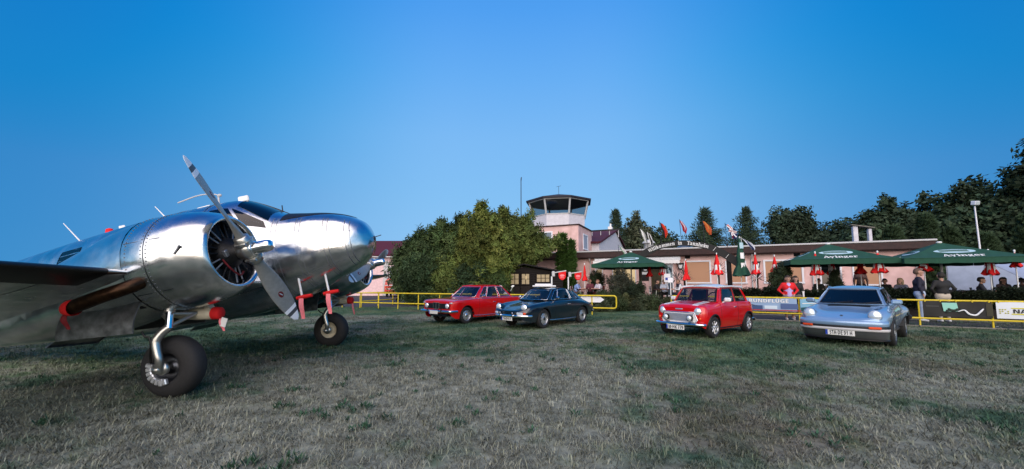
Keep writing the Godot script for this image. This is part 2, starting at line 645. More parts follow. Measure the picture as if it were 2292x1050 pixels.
func make_grass() -> void:
	var clumps := []
	for vtx in 4:
		var s := Shape.new(true)
		s.flat()
		for b in 11:
			var c := V(rng.randf_range(-0.07, 0.07), 0, rng.randf_range(-0.07, 0.07))
			var a := rng.randf() * TAU
			var lean := rng.randf_range(0.9, 1.55)
			var l := rng.randf_range(0.03, 0.085)
			var w := rng.randf_range(0.0020, 0.0040)
			var d := V(cos(a), 0, sin(a))
			var side := V(-sin(a), 0, cos(a)) * w
			var mid := c + d * sin(lean * 0.6) * l * 0.55 + V(0, cos(lean * 0.6) * l * 0.55, 0)
			var tip := mid + d * sin(lean) * l * 0.5 + V(0, cos(lean) * l * 0.45, 0)
			var tone := 0.30 + 1.6 * pow(rng.randf(), 1.5)
			s.col = Color(tone, tone, tone * rng.randf_range(0.90, 1.08))
			s.quad(c - side, c + side, mid + side * 0.8, mid - side * 0.8)
			s.tri(mid - side * 0.8, mid + side * 0.8, tip)
		clumps.append(s.mesh())
	var spots := [[], [], [], []]
	var tints := [[], [], [], []]
	var bands := [[1.0, 2.4, 120.0], [2.4, 4.5, 240.0], [4.5, 7.0, 170.0], [7.0, 11.0, 90.0], [11.0, 17.0, 42.0], [17.0, 24.0, 16.0]]
	for band in bands:
		var d0: float = band[0]
		var d1: float = band[1]
		var area := 1.9 * (d1 * d1 - d0 * d0)
		for i in int(area * band[2]):
			var d := sqrt(rng.randf_range(d0 * d0, d1 * d1))
			var x := rng.randf_range(-1.9, 1.9) * d
			if d > 15.0 and x > 9.0 and d > 15.5 - (x - 9.3) * 0.55:
				continue
			var k := rng.randi() % 4
			var sc := rng.randf_range(0.7, 1.25) * (1.0 if d < 7.0 else 1.15)
			var q := turf(x, -d)
			var tall := 0.85
			if q.g > q.r and rng.randf() < 0.4:
				tall = 1.3
			var bs := Basis(Vector3.UP, rng.randf() * TAU).scaled(V(sc, sc * tall, sc))
			spots[k].append(Transform3D(bs, V(x, rise(x, -d), -d)))
			var w := rng.randf_range(0.75, 1.3)
			tints[k].append(Color(q.r * w, q.g * w, q.b * w))
	var gm := paint(Color(1, 1, 1), 0.85)
	gm.vertex_color_use_as_albedo = true
	gm.metallic_specular = 0.2
	for k in 4:
		tag(copies("grass_blades", clumps[k], gm, spots[k], tints[k], self), "short mown blades of dry and green turf on the field", "grass", "grass blades on the field", "stuff")
	# broad-leaved weeds and clover in the greener spots
	var w := Shape.new(true)
	w.flat()
	for b in 16:
		var a := rng.randf() * TAU
		var lean := rng.randf_range(0.5, 1.35)
		var l := rng.randf_range(0.05, 0.12)
		var d := V(cos(a) * sin(lean), cos(lean), sin(a) * sin(lean))
		var side := V(-sin(a), 0, cos(a)) * rng.randf_range(0.006, 0.014)
		var tone := rng.randf_range(0.6, 1.35)
		w.col = Color(tone, tone, tone)
		var c := V(rng.randf_range(-0.05, 0.05), 0, rng.randf_range(-0.05, 0.05))
		w.tri(c, c + d * l * 0.6 + side, c + d * l * 0.6 - side)
		w.tri(c + d * l * 0.6 + side, c + d * l, c + d * l * 0.6 - side)
	var ws := []
	var wt := []
	for i in 2600:
		var d := sqrt(rng.randf_range(2.4 * 2.4, 12.0 * 12.0))
		var x := rng.randf_range(-1.4, 1.4) * d
		if n_mid.get_noise_2d(x * 1.7 + 30.0, -d * 1.7) < 0.22:
			continue
		ws.append(Transform3D(Basis(Vector3.UP, rng.randf() * TAU).scaled(Vector3.ONE * rng.randf_range(0.6, 1.1)), V(x, rise(x, -d), -d)))
		var k := rng.randf_range(0.7, 1.3)
		wt.append(Color(0.045 * k, 0.100 * k, 0.058 * k))
	tag(copies("weed_tufts", w.mesh(), gm, ws, wt, self), "dark green weeds and clover tufts scattered in the dry turf", "weeds", "", "stuff")


# a window in the plane z = n of its building: frame bars, pane, glazing bars
func window(parent: Node, s0: float, s1: float, h0: float, h1: float, n: float, fw: float, pane: Material, cols := 1, rows := 1, frame: Material = null, deep := 0.06) -> MeshInstance3D:
	if frame == null:
		frame = M.frame_white
	var s := Shape.new()
	s.box(V((s0 + s1) / 2, h1 - fw / 2, n + deep / 2), V(s1 - s0, fw, deep), Basis(), 0.008)
	s.box(V((s0 + s1) / 2, h0 + fw / 2, n + deep / 2 + 0.01), V(s1 - s0 + 0.06, fw, deep + 0.02), Basis(), 0.008)
	for x in [s0 + fw / 2, s1 - fw / 2]:
		s.box(V(x, (h0 + h1) / 2, n + deep / 2), V(fw, h1 - h0 - 2 * fw - 0.004, deep), Basis(), 0.008)
	var w := obj("window", s, frame, parent)
	for c in cols:
		for r in rows:
			var a := lerpf(s0 + fw, s1 - fw, float(c) / cols) + 0.01
			var b := lerpf(s0 + fw, s1 - fw, float(c + 1) / cols) - 0.01
			var p := lerpf(h0 + fw, h1 - fw, float(r) / rows) + 0.01
			var q := lerpf(h0 + fw, h1 - fw, float(r + 1) / rows) - 0.01
			var ps := Shape.new()
			ps.box(V((a + b) / 2, (p + q) / 2, n + 0.012), V(b - a, q - p, 0.012))
			obj("pane", ps, pane, w)
	for c in range(1, cols):
		var x := lerpf(s0 + fw, s1 - fw, float(c) / cols)
		var ms := Shape.new()
		ms.box(V(x, (h0 + h1) / 2, n + 0.024), V(0.045, h1 - h0 - 2 * fw, 0.04))
		obj("glazing_bar", ms, frame, w)
	for r in range(1, rows):
		var y := lerpf(h0 + fw, h1 - fw, float(r) / rows)
		var ms := Shape.new()
		ms.box(V((s0 + s1) / 2, y, n + 0.02), V(s1 - s0 - 2 * fw, 0.035, 0.03))
		obj("glazing_bar", ms, frame, w)
	return w


const WALL_AT := Vector3(2.01, 0, -31.9)
const WALL_TURN := -24.73


# a place given along (s) and out from (n) the front wall of the restaurant
func by_wall(s: float, h: float, n: float) -> Vector3:
	return WALL_AT + Basis(Vector3.UP, deg_to_rad(WALL_TURN)) * V(s, h, n)


func make_buildings() -> void:
	var turn := deg_to_rad(WALL_TURN)
	# restaurant
	var r := thing("restaurant", "long low pink restaurant building with dark brown flat-roof fascia", "restaurant", WALL_AT, turn)
	var s := Shape.new()
	s.box(V(9.1, 1.7, -4.5), V(29.2, 3.4, 9.0))
	obj("wall", s, M.pink, r)
	s = Shape.new()
	s.box(V(9.1, 3.61, -4.3), V(30.0, 0.42, 9.7), Basis(), 0.02)
	obj("fascia", s, M.fascia, r)
	s = Shape.new()
	s.box(V(9.1, 3.875, -4.3), V(30.1, 0.10, 9.8), Basis(), 0.02)
	obj("roof_edge", s, M.trim, r)
	s = Shape.new()
	s.box(V(9.1, 3.935, -4.3), V(29.8, 0.02, 9.5))
	obj("roof", s, M.roof_dark, r)
	window(r, 11.2, 12.9, 1.42, 3.03, 0.0, 0.10, M.blind)
	window(r, 13.75, 15.0, 1.42, 2.95, 0.0, 0.09, M.blind)
	window(r, 15.95, 18.1, 1.42, 2.98, 0.0, 0.11, M.blind, 2)
	window(r, 18.9, 20.0, 1.3, 2.9, 0.0, 0.09, M.window_dark)
	window(r, 20.5, 21.9, 1.3, 2.6, 0.0, 0.09, M.blind)
	window(r, 6.2, 7.95, 0.6, 2.75, 0.0, 0.08, M.lit, 2)
	window(r, 4.9, 5.5, 0.9, 2.6, 0.0, 0.08, M.lit_dim)
	window(r, 9.93, 10.5, 0.5, 2.86, 0.0, 0.09, M.window, 1, 2)
	s = Shape.new()
	s.box(V(9.36, 1.5, 0.03), V(0.72, 2.2, 0.06), Basis(), 0.01)
	var door := obj("door", s, tri_map(paint(Color(0.29, 0.26, 0.13), 0.6), grain(64, 0.05, 51, Color(0.7, 0.7, 0.7), Color(1, 1, 1)), 1.0), r)
	s = Shape.new()
	s.box(V(9.65, 1.45, 0.09), V(0.03, 0.16, 0.05), Basis(), 0.01)
	obj("handle", s, M.steel, door)
	# leaf pattern stuck on the narrow glazed door
	for k in 14:
		s = Shape.new()
		var c := V(10.07 + 0.30 * fposmod(k * 0.377, 1.0), 1.8 + 0.9 * fposmod(k * 0.618, 1.0), 0.03)
		s.ball(c, V(0.05, 0.10, 0.006), Basis(V(0, 0, 1), k * 0.9), 8, 4)
		obj("leaf_decor", s, M.logo_pale, r)
	for v in [[11.45, 3.30, 0.34, 0.24], [17.8, 3.27, 0.32, 0.22]]:
		s = Shape.new()
		for k in 4:
			s.box(V(v[0], v[1] - v[3] / 2 + v[3] * (k + 0.5) / 4, 0.03), V(v[2], v[3] / 5, 0.05), Basis(V(1, 0, 0), 0.4))
		s.box(V(v[0], v[1], 0.01), V(v[2], v[3], 0.015))
		obj("vent", s, M.black, r)
	# skylight, roof vent and slanted chimney hood
	s = Shape.new()
	s.box(V(11.2, 4.0, -1.6), V(1.2, 0.16, 1.0), Basis(), 0.03)
	s.ball(V(11.2, 4.06, -1.6), V(0.52, 0.22, 0.42), Basis(), 16, 8)
	obj("skylight", s, M.window, r)
	s = Shape.new()
	s.lathe([Vector2(0.0, 0.92), Vector2(0.28, 0.86), Vector2(0.46, 0.70), Vector2(0.48, 0.62), Vector2(0.36, 0.60), Vector2(0.36, 0.0)], Transform3D(Basis(), V(8.75, 3.9, -1.5)), 20, [3])
	obj("roof_vent", s, M.trim, r)
	s = Shape.new()
	s.box(V(21.05, 4.45, -0.9), V(0.24, 1.1, 0.3), Basis(), 0.02)
	s.box(V(21.75, 4.35, -0.9), V(0.16, 0.9, 0.3), Basis(), 0.02)
	var ch := obj("chimney", s, M.wall_white, r)
	s = Shape.new()
	s.box(V(21.4, 4.97, -0.9), V(1.15, 0.07, 0.5), Basis(V(0, 0, 1), -0.22), 0.01)
	obj("hood", s, M.concrete, ch)
	s = Shape.new()
	s.tube(path([V(-5.5, 3.40, 0.44), V(24.0, 3.40, 0.44)]), 0.055, 8)
	obj("gutter", s, M.fascia, r)
	for x in [4.55, 15.3, 18.55, 23.4]:
		s = Shape.new()
		s.tube(smooth_path([V(x, 3.38, 0.42), V(x, 3.22, 0.30), V(x, 3.05, 0.07), V(x, 2.6, 0.06), V(x, 0.1, 0.06)], 3), 0.045, 8)
		obj("downpipe", s, M.trim, r)
	for x in [13.3, 18.3, 20.25]:
		s = Shape.new()
		s.box(V(x, 2.75, 0.07), V(0.16, 0.20, 0.12), Basis(), 0.03)
		obj("wall_lamp", s, M.trim, r)
	# awnings: cassette, cloth and scalloped valance
	for a in [[4.9, 7.2], [8.6, 11.0]]:
		var aw := thing("awning", "white awning with scalloped valance %s" % ["left of the green umbrella, by the arch" if a[0] < 6 else "right of the green umbrella, above the leaf-patterned door"], "awning", by_wall(a[0], 0, 0), turn, "white wall awnings")
		var w: float = a[1] - a[0]
		s = Shape.new()
		s.box(V(w / 2, 3.25, 0.16), V(w, 0.22, 0.28), Basis(), 0.05)
		obj("cassette", s, M.frame_white, aw)
		s = Shape.new()
		s.slab(func(u: float, q: float) -> Vector3: return V(w * u, 3.2 - 0.12 * q, 0.3 + 0.55 * q), 0, 1, 0, 1, 0.01, 4, 3)
		obj("cloth", s, M.white, aw)
		s = Shape.new()
		s.slab(func(u: float, q: float) -> Vector3: return V(0.04 + (w - 0.08) * u, 3.08 - q * (0.22 + 0.035 * absf(sin(u * 11 * PI))), 0.86), 0, 1, 0, 1, 0.006, 44, 1)
		obj("valance", s, M.white, aw)
	# wall signs
	for k in 2:
		var x: float = [10.98, 15.58][k]
		var sg := thing("wall_lantern", "dark shield-shaped lantern sign on the pink wall, %s" % ["beside the leaf-patterned door", "above the red and white notice"][k], "lantern", by_wall(x, 2.62, 0.0), turn, "shield lanterns")
		s = Shape.new()
		s.prism(PackedVector2Array([Vector2(-0.20, 0.2), Vector2(0.20, 0.2), Vector2(0.13, -0.16), Vector2(0.0, -0.24), Vector2(-0.13, -0.16)]), 0.14, Transform3D(Basis(), V(0, 0, 0.1)))
		obj("case", s, M.dark, sg)
		s = Shape.new()
		s.prism(PackedVector2Array([Vector2(-0.13, 0.13), Vector2(0.13, 0.13), Vector2(0.08, -0.12), Vector2(-0.08, -0.12)]), 0.02, Transform3D(Basis(), V(0, 0, 0.18)))
		obj("pane", s, M.blade_white, sg)
		s = Shape.new()
		s.bar(V(-0.24, 0.24, 0.1), V(0.24, 0.24, 0.1), 0.16, 0.05)
		obj("lid", s, M.dark, sg)
	var nt := thing("notice", "notice lettered in red lines on white, under a wall lantern", "notice", by_wall(15.58, 2.05, 0.0), turn)
	s = Shape.new()
	s.box(V(0, 0, 0.012), V(0.46, 0.52, 0.015))
	obj("board", s, M.pink_pale, nt)
	for k in 5:
		s = Shape.new()
		s.box(V(0.0, 0.2 - k * 0.095, 0.022), V([0.30, 0.40, 0.42, 0.36, 0.40][k], 0.045, 0.006))
		obj("text_line", s, M.red_cloth if k < 2 else M.blade_white, nt)
	var mb := thing("menu_board", "black menu board with white sheets beside the brown door", "menu board", by_wall(8.55, 2.1, 0.0), turn)
	s = Shape.new()
	s.box(V(0, 0, 0.02), V(0.56, 0.95, 0.03), Basis(), 0.008)
	obj("board", s, M.black, mb)
	s = Shape.new()
	s.box(V(0.02, 0.08, 0.04), V(0.40, 0.20, 0.006))
	obj("sheet", s, M.white, mb)
	s = Shape.new()
	s.box(V(0.05, 0.34, 0.04), V(0.22, 0.14, 0.006))
	obj("sheet", s, M.white, mb)

	# control tower on its pink block
	var t := thing("control_tower", "white glazed control tower cab on a pink two-storey block", "control tower", by_wall(-0.4, 0, -7.1), turn)
	s = Shape.new()
	s.box(V(0, 3.4, 0), V(5.64, 6.8, 5.2))
	obj("wall", s, M.pink, t)
	s = Shape.new()
	s.box(V(0, 6.84, 0), V(5.9, 0.09, 5.46), Basis(), 0.01)
	obj("roof", s, M.fascia, t)
	window(t, -1.6, 0.35, 4.75, 6.35, 2.6, 0.13, M.window, 2)
	var side := Node3D.new()
	side.name = "side_window"
	t.add_child(side)
	side.rotation.y = PI / 2
	window(side, -1.0, 0.9, 4.65, 6.2, 2.82, 0.13, M.shutter, 1)
	# cab: eight sides, leaning glazing
	var cab := deg_to_rad(-10.0 - WALL_TURN)
	var ring := func(rad: float, y: float) -> PackedVector3Array:
		var o := PackedVector3Array()
		for k in 8:
			var a := cab + deg_to_rad(22.5 + 45.0 * k)
			o.append(V(0.15 + sin(a) * rad, y, cos(a) * rad))
		return o
	var r0: PackedVector3Array = ring.call(2.72, 6.9)
	var r1: PackedVector3Array = ring.call(2.78, 8.02)
	var r2: PackedVector3Array = ring.call(3.12, 9.45)
	s = Shape.new()
	s.flat()
	s.grid([r0, r1], true)
	obj("cab_wall", s, M.wall_white, t)
	for k in 8:
		var j := (k + 1) % 8
		s = Shape.new()
		s.flat()
		var f := func(u: float, w: float) -> Vector3: return r1[k].lerp(r1[j], u).lerp(r2[k].lerp(r2[j], u), w)
		s.sheet(f, 0.03, 0.97, 0.02, 0.95, 1, 1)
		obj("cab_pane", s, M.glass, t)
		s = Shape.new()
		s.bar(r1[k], r2[k], 0.15, 0.13, V(0, 1, 0), 0.01)
		obj("mullion", s, M.trim, t)
		s = Shape.new()
		s.bar(r1[k], r1[j], 0.10, 0.08)
		obj("cab_sill", s, M.trim, t)
		s = Shape.new()
		s.bar(r2[k], r2[j], 0.14, 0.14)
		obj("cab_rail", s, M.trim, t)
	s = Shape.new()
	s.flat()
	var e0: PackedVector3Array = ring.call(3.42, 9.46)
	var e1: PackedVector3Array = ring.call(3.44, 9.62)
	s.grid([ring.call(2.0, 9.44), e0, e1, ring.call(0.25, 10.42)], true)
	s.fan(ring.call(0.25, 10.42))
	s.fan(ring.call(2.0, 9.44))
	var cr := obj("cab_roof", s, M.slate, t)
	s = Shape.new()
	s.tube(path([V(0.15, 10.4, 0), V(0.15, 11.3, 0)]), 0.02, 5)
	s.tube(path([V(-0.1, 11.25, 0), V(0.4, 11.32, 0)]), 0.015, 5)
	obj("wind_vane", s, M.dark, cr)
	s = Shape.new()
	s.fan(r0)
	obj("cab_floor", s, M.dark, t)
	s = Shape.new()
	s.box(V(0.7, 7.4, 1.0), V(2.2, 0.9, 0.5), Basis(), 0.05)
	obj("control_desk", s, M.dark, t)

	# gabled house behind
	var h := thing("gabled_house", "house with white gable and dark red roof behind the control tower", "house", by_wall(0, 0, 0), turn)
	s = Shape.new()
	var gp := PackedVector2Array([Vector2(9.72, 0), Vector2(9.72, 5.62), Vector2(19.6, 8.0), Vector2(29.4, 5.6), Vector2(29.4, 0)])
	s.prism(gp, 9.0, Transform3D(Basis(V(0, 0, -1), V(0, 1, 0), V(1, 0, 0)), V(-1.3, 0, 0)))
	obj("wall", s, M.wall_white, h)
	for k in 2:
		var a: Vector2 = [Vector2(9.3, 5.55), Vector2(29.8, 5.54)][k]
		s = Shape.new()
		s.slab(func(u: float, w: float) -> Vector3: return V(lerpf(-6.0, 3.45, u), lerpf(a.y, 8.04, w), -lerpf(a.x, 19.6, w)), 0, 1, 0, 1, 0.16 if k == 0 else -0.16, 2, 2)
		obj("roof", s, M.roof_red, h)
	s = Shape.new()
	s.box(V(2.6, 8.35, -19.6), V(0.5, 0.5, 1.0), Basis(), 0.03)
	s.tube(path([V(2.6, 8.6, -19.6), V(2.6, 9.0, -19.6)]), 0.12, 8)
	obj("chimney", s, M.white, h)
	# dark rail frame on the flat roof between tower and gable
	var rf := thing("roof_railing", "dark railing on the roof beyond the tower, left of the white chimney", "railing", by_wall(3.0, 6.9, -14.5), turn)
	for k in 4:
		s = Shape.new()
		s.box(V(-1.6 + k * 1.0, 0.2, 0), V(0.07, 0.9, 0.07))
		obj("post", s, M.trim, rf)
	s = Shape.new()
	s.box(V(-0.1, 0.62, 0.05), V(3.3, 0.16, 0.05))
	obj("panel", s, M.black, rf)
	s = Shape.new()
	s.tube(path([V(0, 0, 0), V(0, 14.2, 0)]), [0.07, 0.045], 8)
	s.tube(path([V(0, 13.9, 0), V(0.05, 14.35, 0)]), 0.06, 6)
	var mast := obj("radio_mast", s, M.slate)
	mast.position = V(1.1, 0, -46)
	tag(mast, "slim dark radio mast rising behind the trees left of the tower", "mast")

	# pink hall on the left
	var b := thing("pink_hall", "pale pink hall with red roof behind the airplane's nose", "hall", V(-14.9, 0, -45), 0.0)
	s = Shape.new()
	s.box(V(-3.0, 2.35, -4), V(12.0, 4.7, 8.0))
	obj("wall", s, M.pink_pale, b)
	for k in 2:
		s = Shape.new()
		var z0: float = [0.5, -8.5][k]
		s.slab(func(u: float, w: float) -> Vector3: return V(lerpf(-9.3, 6.4, u), lerpf(4.62, 6.75, w), lerpf(z0, -4.0, w)), 0, 1, 0, 1, 0.12 if k == 0 else -0.12, 2, 2)
		obj("roof", s, M.roof_red, b)
	s = Shape.new()
	s.box(V(4.7, 2.35, -4.2), V(3.3, 4.7, 7.6))
	obj("side_wall", s, M.pink, b)
	s = Shape.new()
	s.box(V(0.2, 2.0, 0.12), V(0.55, 4.0, 0.24), Basis(), 0.02)
	obj("downpipe_casing", s, M.trim, b)
	window(b, 0.55, 1.5, 0.1, 3.4, 0.02, 0.09, M.window, 1, 4)
	s = Shape.new()
	s.box(V(-1.5, 4.5, 0.45), V(14.0, 0.14, 0.16), Basis(), 0.03)
	obj("gutter", s, M.trim, b)
	# red vehicle half hidden beside the hall
	var rv := thing("parked_van", "red van with pale stripes mostly hidden by the trees on the left", "van", V(-12.4, 0, -40.5), 0.15)
	s = Shape.new()
	s.prism(PackedVector2Array([Vector2(-0.95, 0.35), Vector2(0.95, 0.35), Vector2(0.97, 1.1), Vector2(0.85, 1.75), Vector2(0.6, 1.95), Vector2(-0.6, 1.95), Vector2(-0.85, 1.75), Vector2(-0.97, 1.1)]), 4.2, Transform3D(Basis(), V(0, 0, -2.1)))
	obj("body", s, M.car_red, rv)
	for y in [0.85, 1.22]:
		s = Shape.new()
		s.box(V(0, y, 0.02), V(1.8, 0.10, 0.06), Basis(), 0.01)
		obj("stripe", s, M.trim, rv)
	s = Shape.new()
	s.box(V(0, 1.55, 0.01), V(1.35, 0.42, 0.04), Basis(), 0.03)
	obj("rear_window", s, M.window_dark, rv)
	for x in [-0.8, 0.8]:
		s = Shape.new()
		s.box(V(x, 0.95, 0.03), V(0.12, 0.4, 0.06), Basis(), 0.02)
		obj("tail_light", s, M.amber, rv)
		for z in [-0.8, -3.3]:
			obj("wheel", tyre_mesh(0.33, 0.2, 0.18), M.rubber, rv, Transform3D(Basis(V(0, 0, 1), PI / 2), V(x, 0.33, z)))

	# log cabin
	var lc := thing("log_cabin", "black-brown log cabin with lit small-paned windows beside the trees", "cabin", V(0, 0, -27.6))
	s = Shape.new()
	s.box(V(1.6, 1.15, -1.6), V(3.96, 2.2, 2.9))
	obj("wall", s, M.log, lc)
	for k in 17:
		s = Shape.new()
		s.tube(path([V(-0.46, 0.12 + k * 0.125, -0.10), V(3.66, 0.12 + k * 0.125, -0.10)]), 0.068, 8)
		obj("log", s, M.log, lc)
	s = Shape.new()
	s.prism(PackedVector2Array([Vector2(-0.35, 2.2), Vector2(0.83, 2.62), Vector2(3.6, 2.2)]), 0.1, Transform3D(Basis(), V(0, 0, -0.12)))
	obj("gable_board", s, M.log, lc)
	for k in 2:
		s = Shape.new()
		var a: Vector2 = [Vector2(-0.75, 2.30), Vector2(4.15, 2.14)][k]
		s.slab(func(u: float, w: float) -> Vector3: return V(lerpf(a.x, 0.83, w), lerpf(a.y, 2.78, w), lerpf(0.35, -3.4, u)), 0, 1, 0, 1, -0.07 if k == 0 else 0.07, 2, 2)
		obj("roof", s, M.felt, lc)
	window(lc, -0.14, 0.54, 1.32, 2.18, -0.02, 0.06, M.lit_dim, 2, 2, M.post_dark)
	window(lc, 0.64, 1.30, 1.32, 2.18, -0.02, 0.06, M.lit_dim, 2, 2, M.post_dark)
	window(lc, 1.72, 2.74, 1.48, 2.14, -0.02, 0.06, M.lit_dim, 3, 2, M.post_dark)
	s = Shape.new()
	s.box(V(1.0, 1.85, 0.02), V(0.07, 0.26, 0.02), Basis(), 0.01)
	obj("lamp", s, M.lit, lc)
	s = Shape.new()
	s.box(V(0.2, 0.72, -0.01), V(0.7, 1.1, 0.05), Basis(), 0.01)
	obj("door", s, M.post_dark, lc)
	s = Shape.new()
	s.box(V(0.97, 0.72, -0.01), V(0.7, 1.1, 0.05), Basis(), 0.01)
	obj("door", s, M.post_dark, lc)


# a sprig: leaf-sized blades round a short twig
func sprig(leaves: int, size: float, wide: float, spread: float, droop := 0.0) -> ArrayMesh:
	var s := Shape.new(true)
	s.flat()
	for k in leaves:
		var a := rng.randf() * TAU
		var up := rng.randf_range(-0.6, 1.0)
		var d := V(cos(a), up - droop, sin(a)).normalized()
		var c := V(rng.randf_range(-1, 1), rng.randf_range(-1, 1), rng.randf_range(-1, 1)) * spread
		var side := d.cross(V(rng.randf_range(-1, 1), 1, rng.randf_range(-1, 1))).normalized() * wide * rng.randf_range(0.7, 1.2)
		var l := size * rng.randf_range(0.7, 1.3)
		var tone := rng.randf_range(0.7, 1.3)
		s.col = Color(tone, tone, tone)
		var mid := c + d * l * 0.5 + V(0, -0.06 * l, 0)
		s.tri(c, mid + side, mid - side)
		s.tri(mid + side, c + d * l, mid - side)
	return s.mesh()


func leafy(called: String, label: String, cat: String, group: String, at: Vector3, blobs: Array, mesh: Mesh, per: float, tone: Color, trunk_r: float, parts := ["trunk", "crown"], limbs := true, lift := 0.0) -> Node3D:
	# blobs: [centre, radius, stretch up]
	var t := thing(called, label, cat, at, 0.0, group)
	var s := Shape.new()
	var top := V(0, 0, 0)
	for b in blobs:
		if b[0].y > top.y:
			top = b[0]
	s.tube(smooth_path([V(0, -0.05, 0), V(top.x * 0.2 + 0.05, top.y * 0.35, top.z * 0.2), V(top.x * 0.7, top.y * 0.75, top.z * 0.7), top], 4), [trunk_r * 1.3, trunk_r * 1.1, trunk_r, trunk_r * 0.95, trunk_r * 0.9, trunk_r * 0.85, trunk_r * 0.75, trunk_r * 0.65, trunk_r * 0.55, trunk_r * 0.45, trunk_r * 0.35, trunk_r * 0.25, trunk_r * 0.15], 8)
	if limbs:
		for b in blobs:
			var c: Vector3 = b[0]
			var k := clampf(0.35 + 0.45 * c.y / maxf(top.y, 0.1), 0.1, 0.95)
			var root := V(top.x * k * 0.7, c.y * 0.6, top.z * k * 0.7)
			s.tube(smooth_path([root, root.lerp(c, 0.55) + V(0, 0.05 * c.y, 0), c], 3), [trunk_r * 0.4, trunk_r * 0.36, trunk_r * 0.32, trunk_r * 0.26, trunk_r * 0.2, trunk_r * 0.13, trunk_r * 0.08], 5, false)
	obj(parts[0], s, M.bark, t)
	var spots := []
	var tints := []
	for b in blobs:
		var rad: float = b[1]
		var st: float = b[2]
		var n := int(per * rad * rad * maxf(st, 0.8))
		var bt := rng.randf_range(0.6, 1.4)
		for k in n:
			var d := V(rng.randfn(), rng.randfn(), rng.randfn()).normalized()
			var rr := rad * (rng.randf_range(0.55, 1.08) if rng.randf() > 0.09 else rng.randf_range(1.1, 1.5))
			var p: Vector3 = b[0] + V(d.x, d.y * st, d.z) * rr
			if p.y < lift:
				continue
			var out := d
			var bs := Basis(Quaternion(Vector3.UP, (out + V(0, 0.5, 0)).normalized())) * Basis(Vector3.UP, rng.randf() * TAU)
			spots.append(Transform3D(bs.scaled(Vector3.ONE * rng.randf_range(0.75, 1.3)), p))
			var w := bt * rng.randf_range(0.75, 1.25)
			tints.append(Color(tone.r * w * rng.randf_range(0.9, 1.15), tone.g * w, tone.b * w))
	copies(parts[1], mesh, M.leaf, spots, tints, t)
	return t


func bush_blobs(w: float, h: float, d: float, n: int, r: float) -> Array:
	var o := []
	for k in n:
		var a := rng.randf() * TAU
		var q := sqrt(rng.randf())
		var y := h * pow(rng.randf(), 0.8)
		var taper := 1.0 - 0.55 * pow(y / h, 2.0)
		o.append([V(cos(a) * q * w * taper, y, sin(a) * q * d * taper), r * rng.randf_range(0.7, 1.25), rng.randf_range(0.9, 1.4)])
	return o


# a feathery upright tree: blobs thinning to a pointed top
func plume(h: float, w: float, base: float, n: int) -> Array:
	var o := []
	for k in n:
		var y := base + (h - base) * (k + 0.5) / n
		var f := (y - base) / (h - base)
		var wide := w * (sin(PI * clampf(0.18 + 0.82 * f, 0, 1)) * 0.9 + 0.1)
		var a := k * 2.4 + rng.randf_range(-0.5, 0.5)
		o.append([V(cos(a) * wide * 0.62, y, sin(a) * wide * 0.62), maxf(wide * 0.55, 0.28) * rng.randf_range(0.85, 1.2), 1.15])
	o.append([V(0, h - 0.25, 0), 0.26, 1.7])
	return o


func conifer(called: String, label: String, group: String, at: Vector3, h: float, w: float, mesh: Mesh, tone: Color, tiers: int, bare := 0.08) -> Node3D:
	var t := thing(called, label, "conifer", at, 0.0, group)
	var s := Shape.new()
	s.tube(path([V(0, -0.05, 0), V(0, h * 0.5, 0), V(0, h * 0.98, 0)]), [h * 0.022, h * 0.014, h * 0.003], 7)
	var spots := []
	var tints := []
	for k in tiers:
		var f := (k + rng.randf_range(-0.3, 0.3)) / tiers
		var y := h * (bare + (1.0 - bare) * clampf(f, 0, 1))
		var reach := w * pow(1.0 - clampf(f, 0, 0.98), 0.75) * rng.randf_range(0.8, 1.18)
		var n := 7 if f < 0.7 else 5
		for b in n:
			var a := TAU * b / n + rng.randf_range(-0.4, 0.4) + k
			var l := reach * rng.randf_range(0.65, 1.15)
			var d := V(cos(a), 0, sin(a))
			var tip := V(0, y, 0) + d * l + V(0, l * rng.randf_range(-0.25, 0.22), 0)
			s.tube(path([V(0, y, 0), tip]), [h * 0.004 + 0.01, 0.008], 4, false)
			var steps := maxi(3, int(l / 0.34))
			for q in steps:
				var g := (q + 0.7) / steps
				var p := V(0, y, 0).lerp(tip, g) + V(rng.randf_range(-0.1, 0.1), rng.randf_range(-0.12, 0.06), rng.randf_range(-0.1, 0.1))
				var dirn := (d + V(0, rng.randf_range(-0.2, 0.35), 0)).normalized()
				spots.append(Transform3D(Basis(Quaternion(Vector3.UP, dirn)).scaled(Vector3.ONE * rng.randf_range(0.8, 1.3) * lerpf(1.1, 0.8, f)), p))
				var w2 := rng.randf_range(0.7, 1.25)
				tints.append(Color(tone.r * w2, tone.g * w2, tone.b * w2))
	obj("trunk", s, M.bark, t)
	copies("crown", mesh, M.leaf, spots, tints, t)
	return t


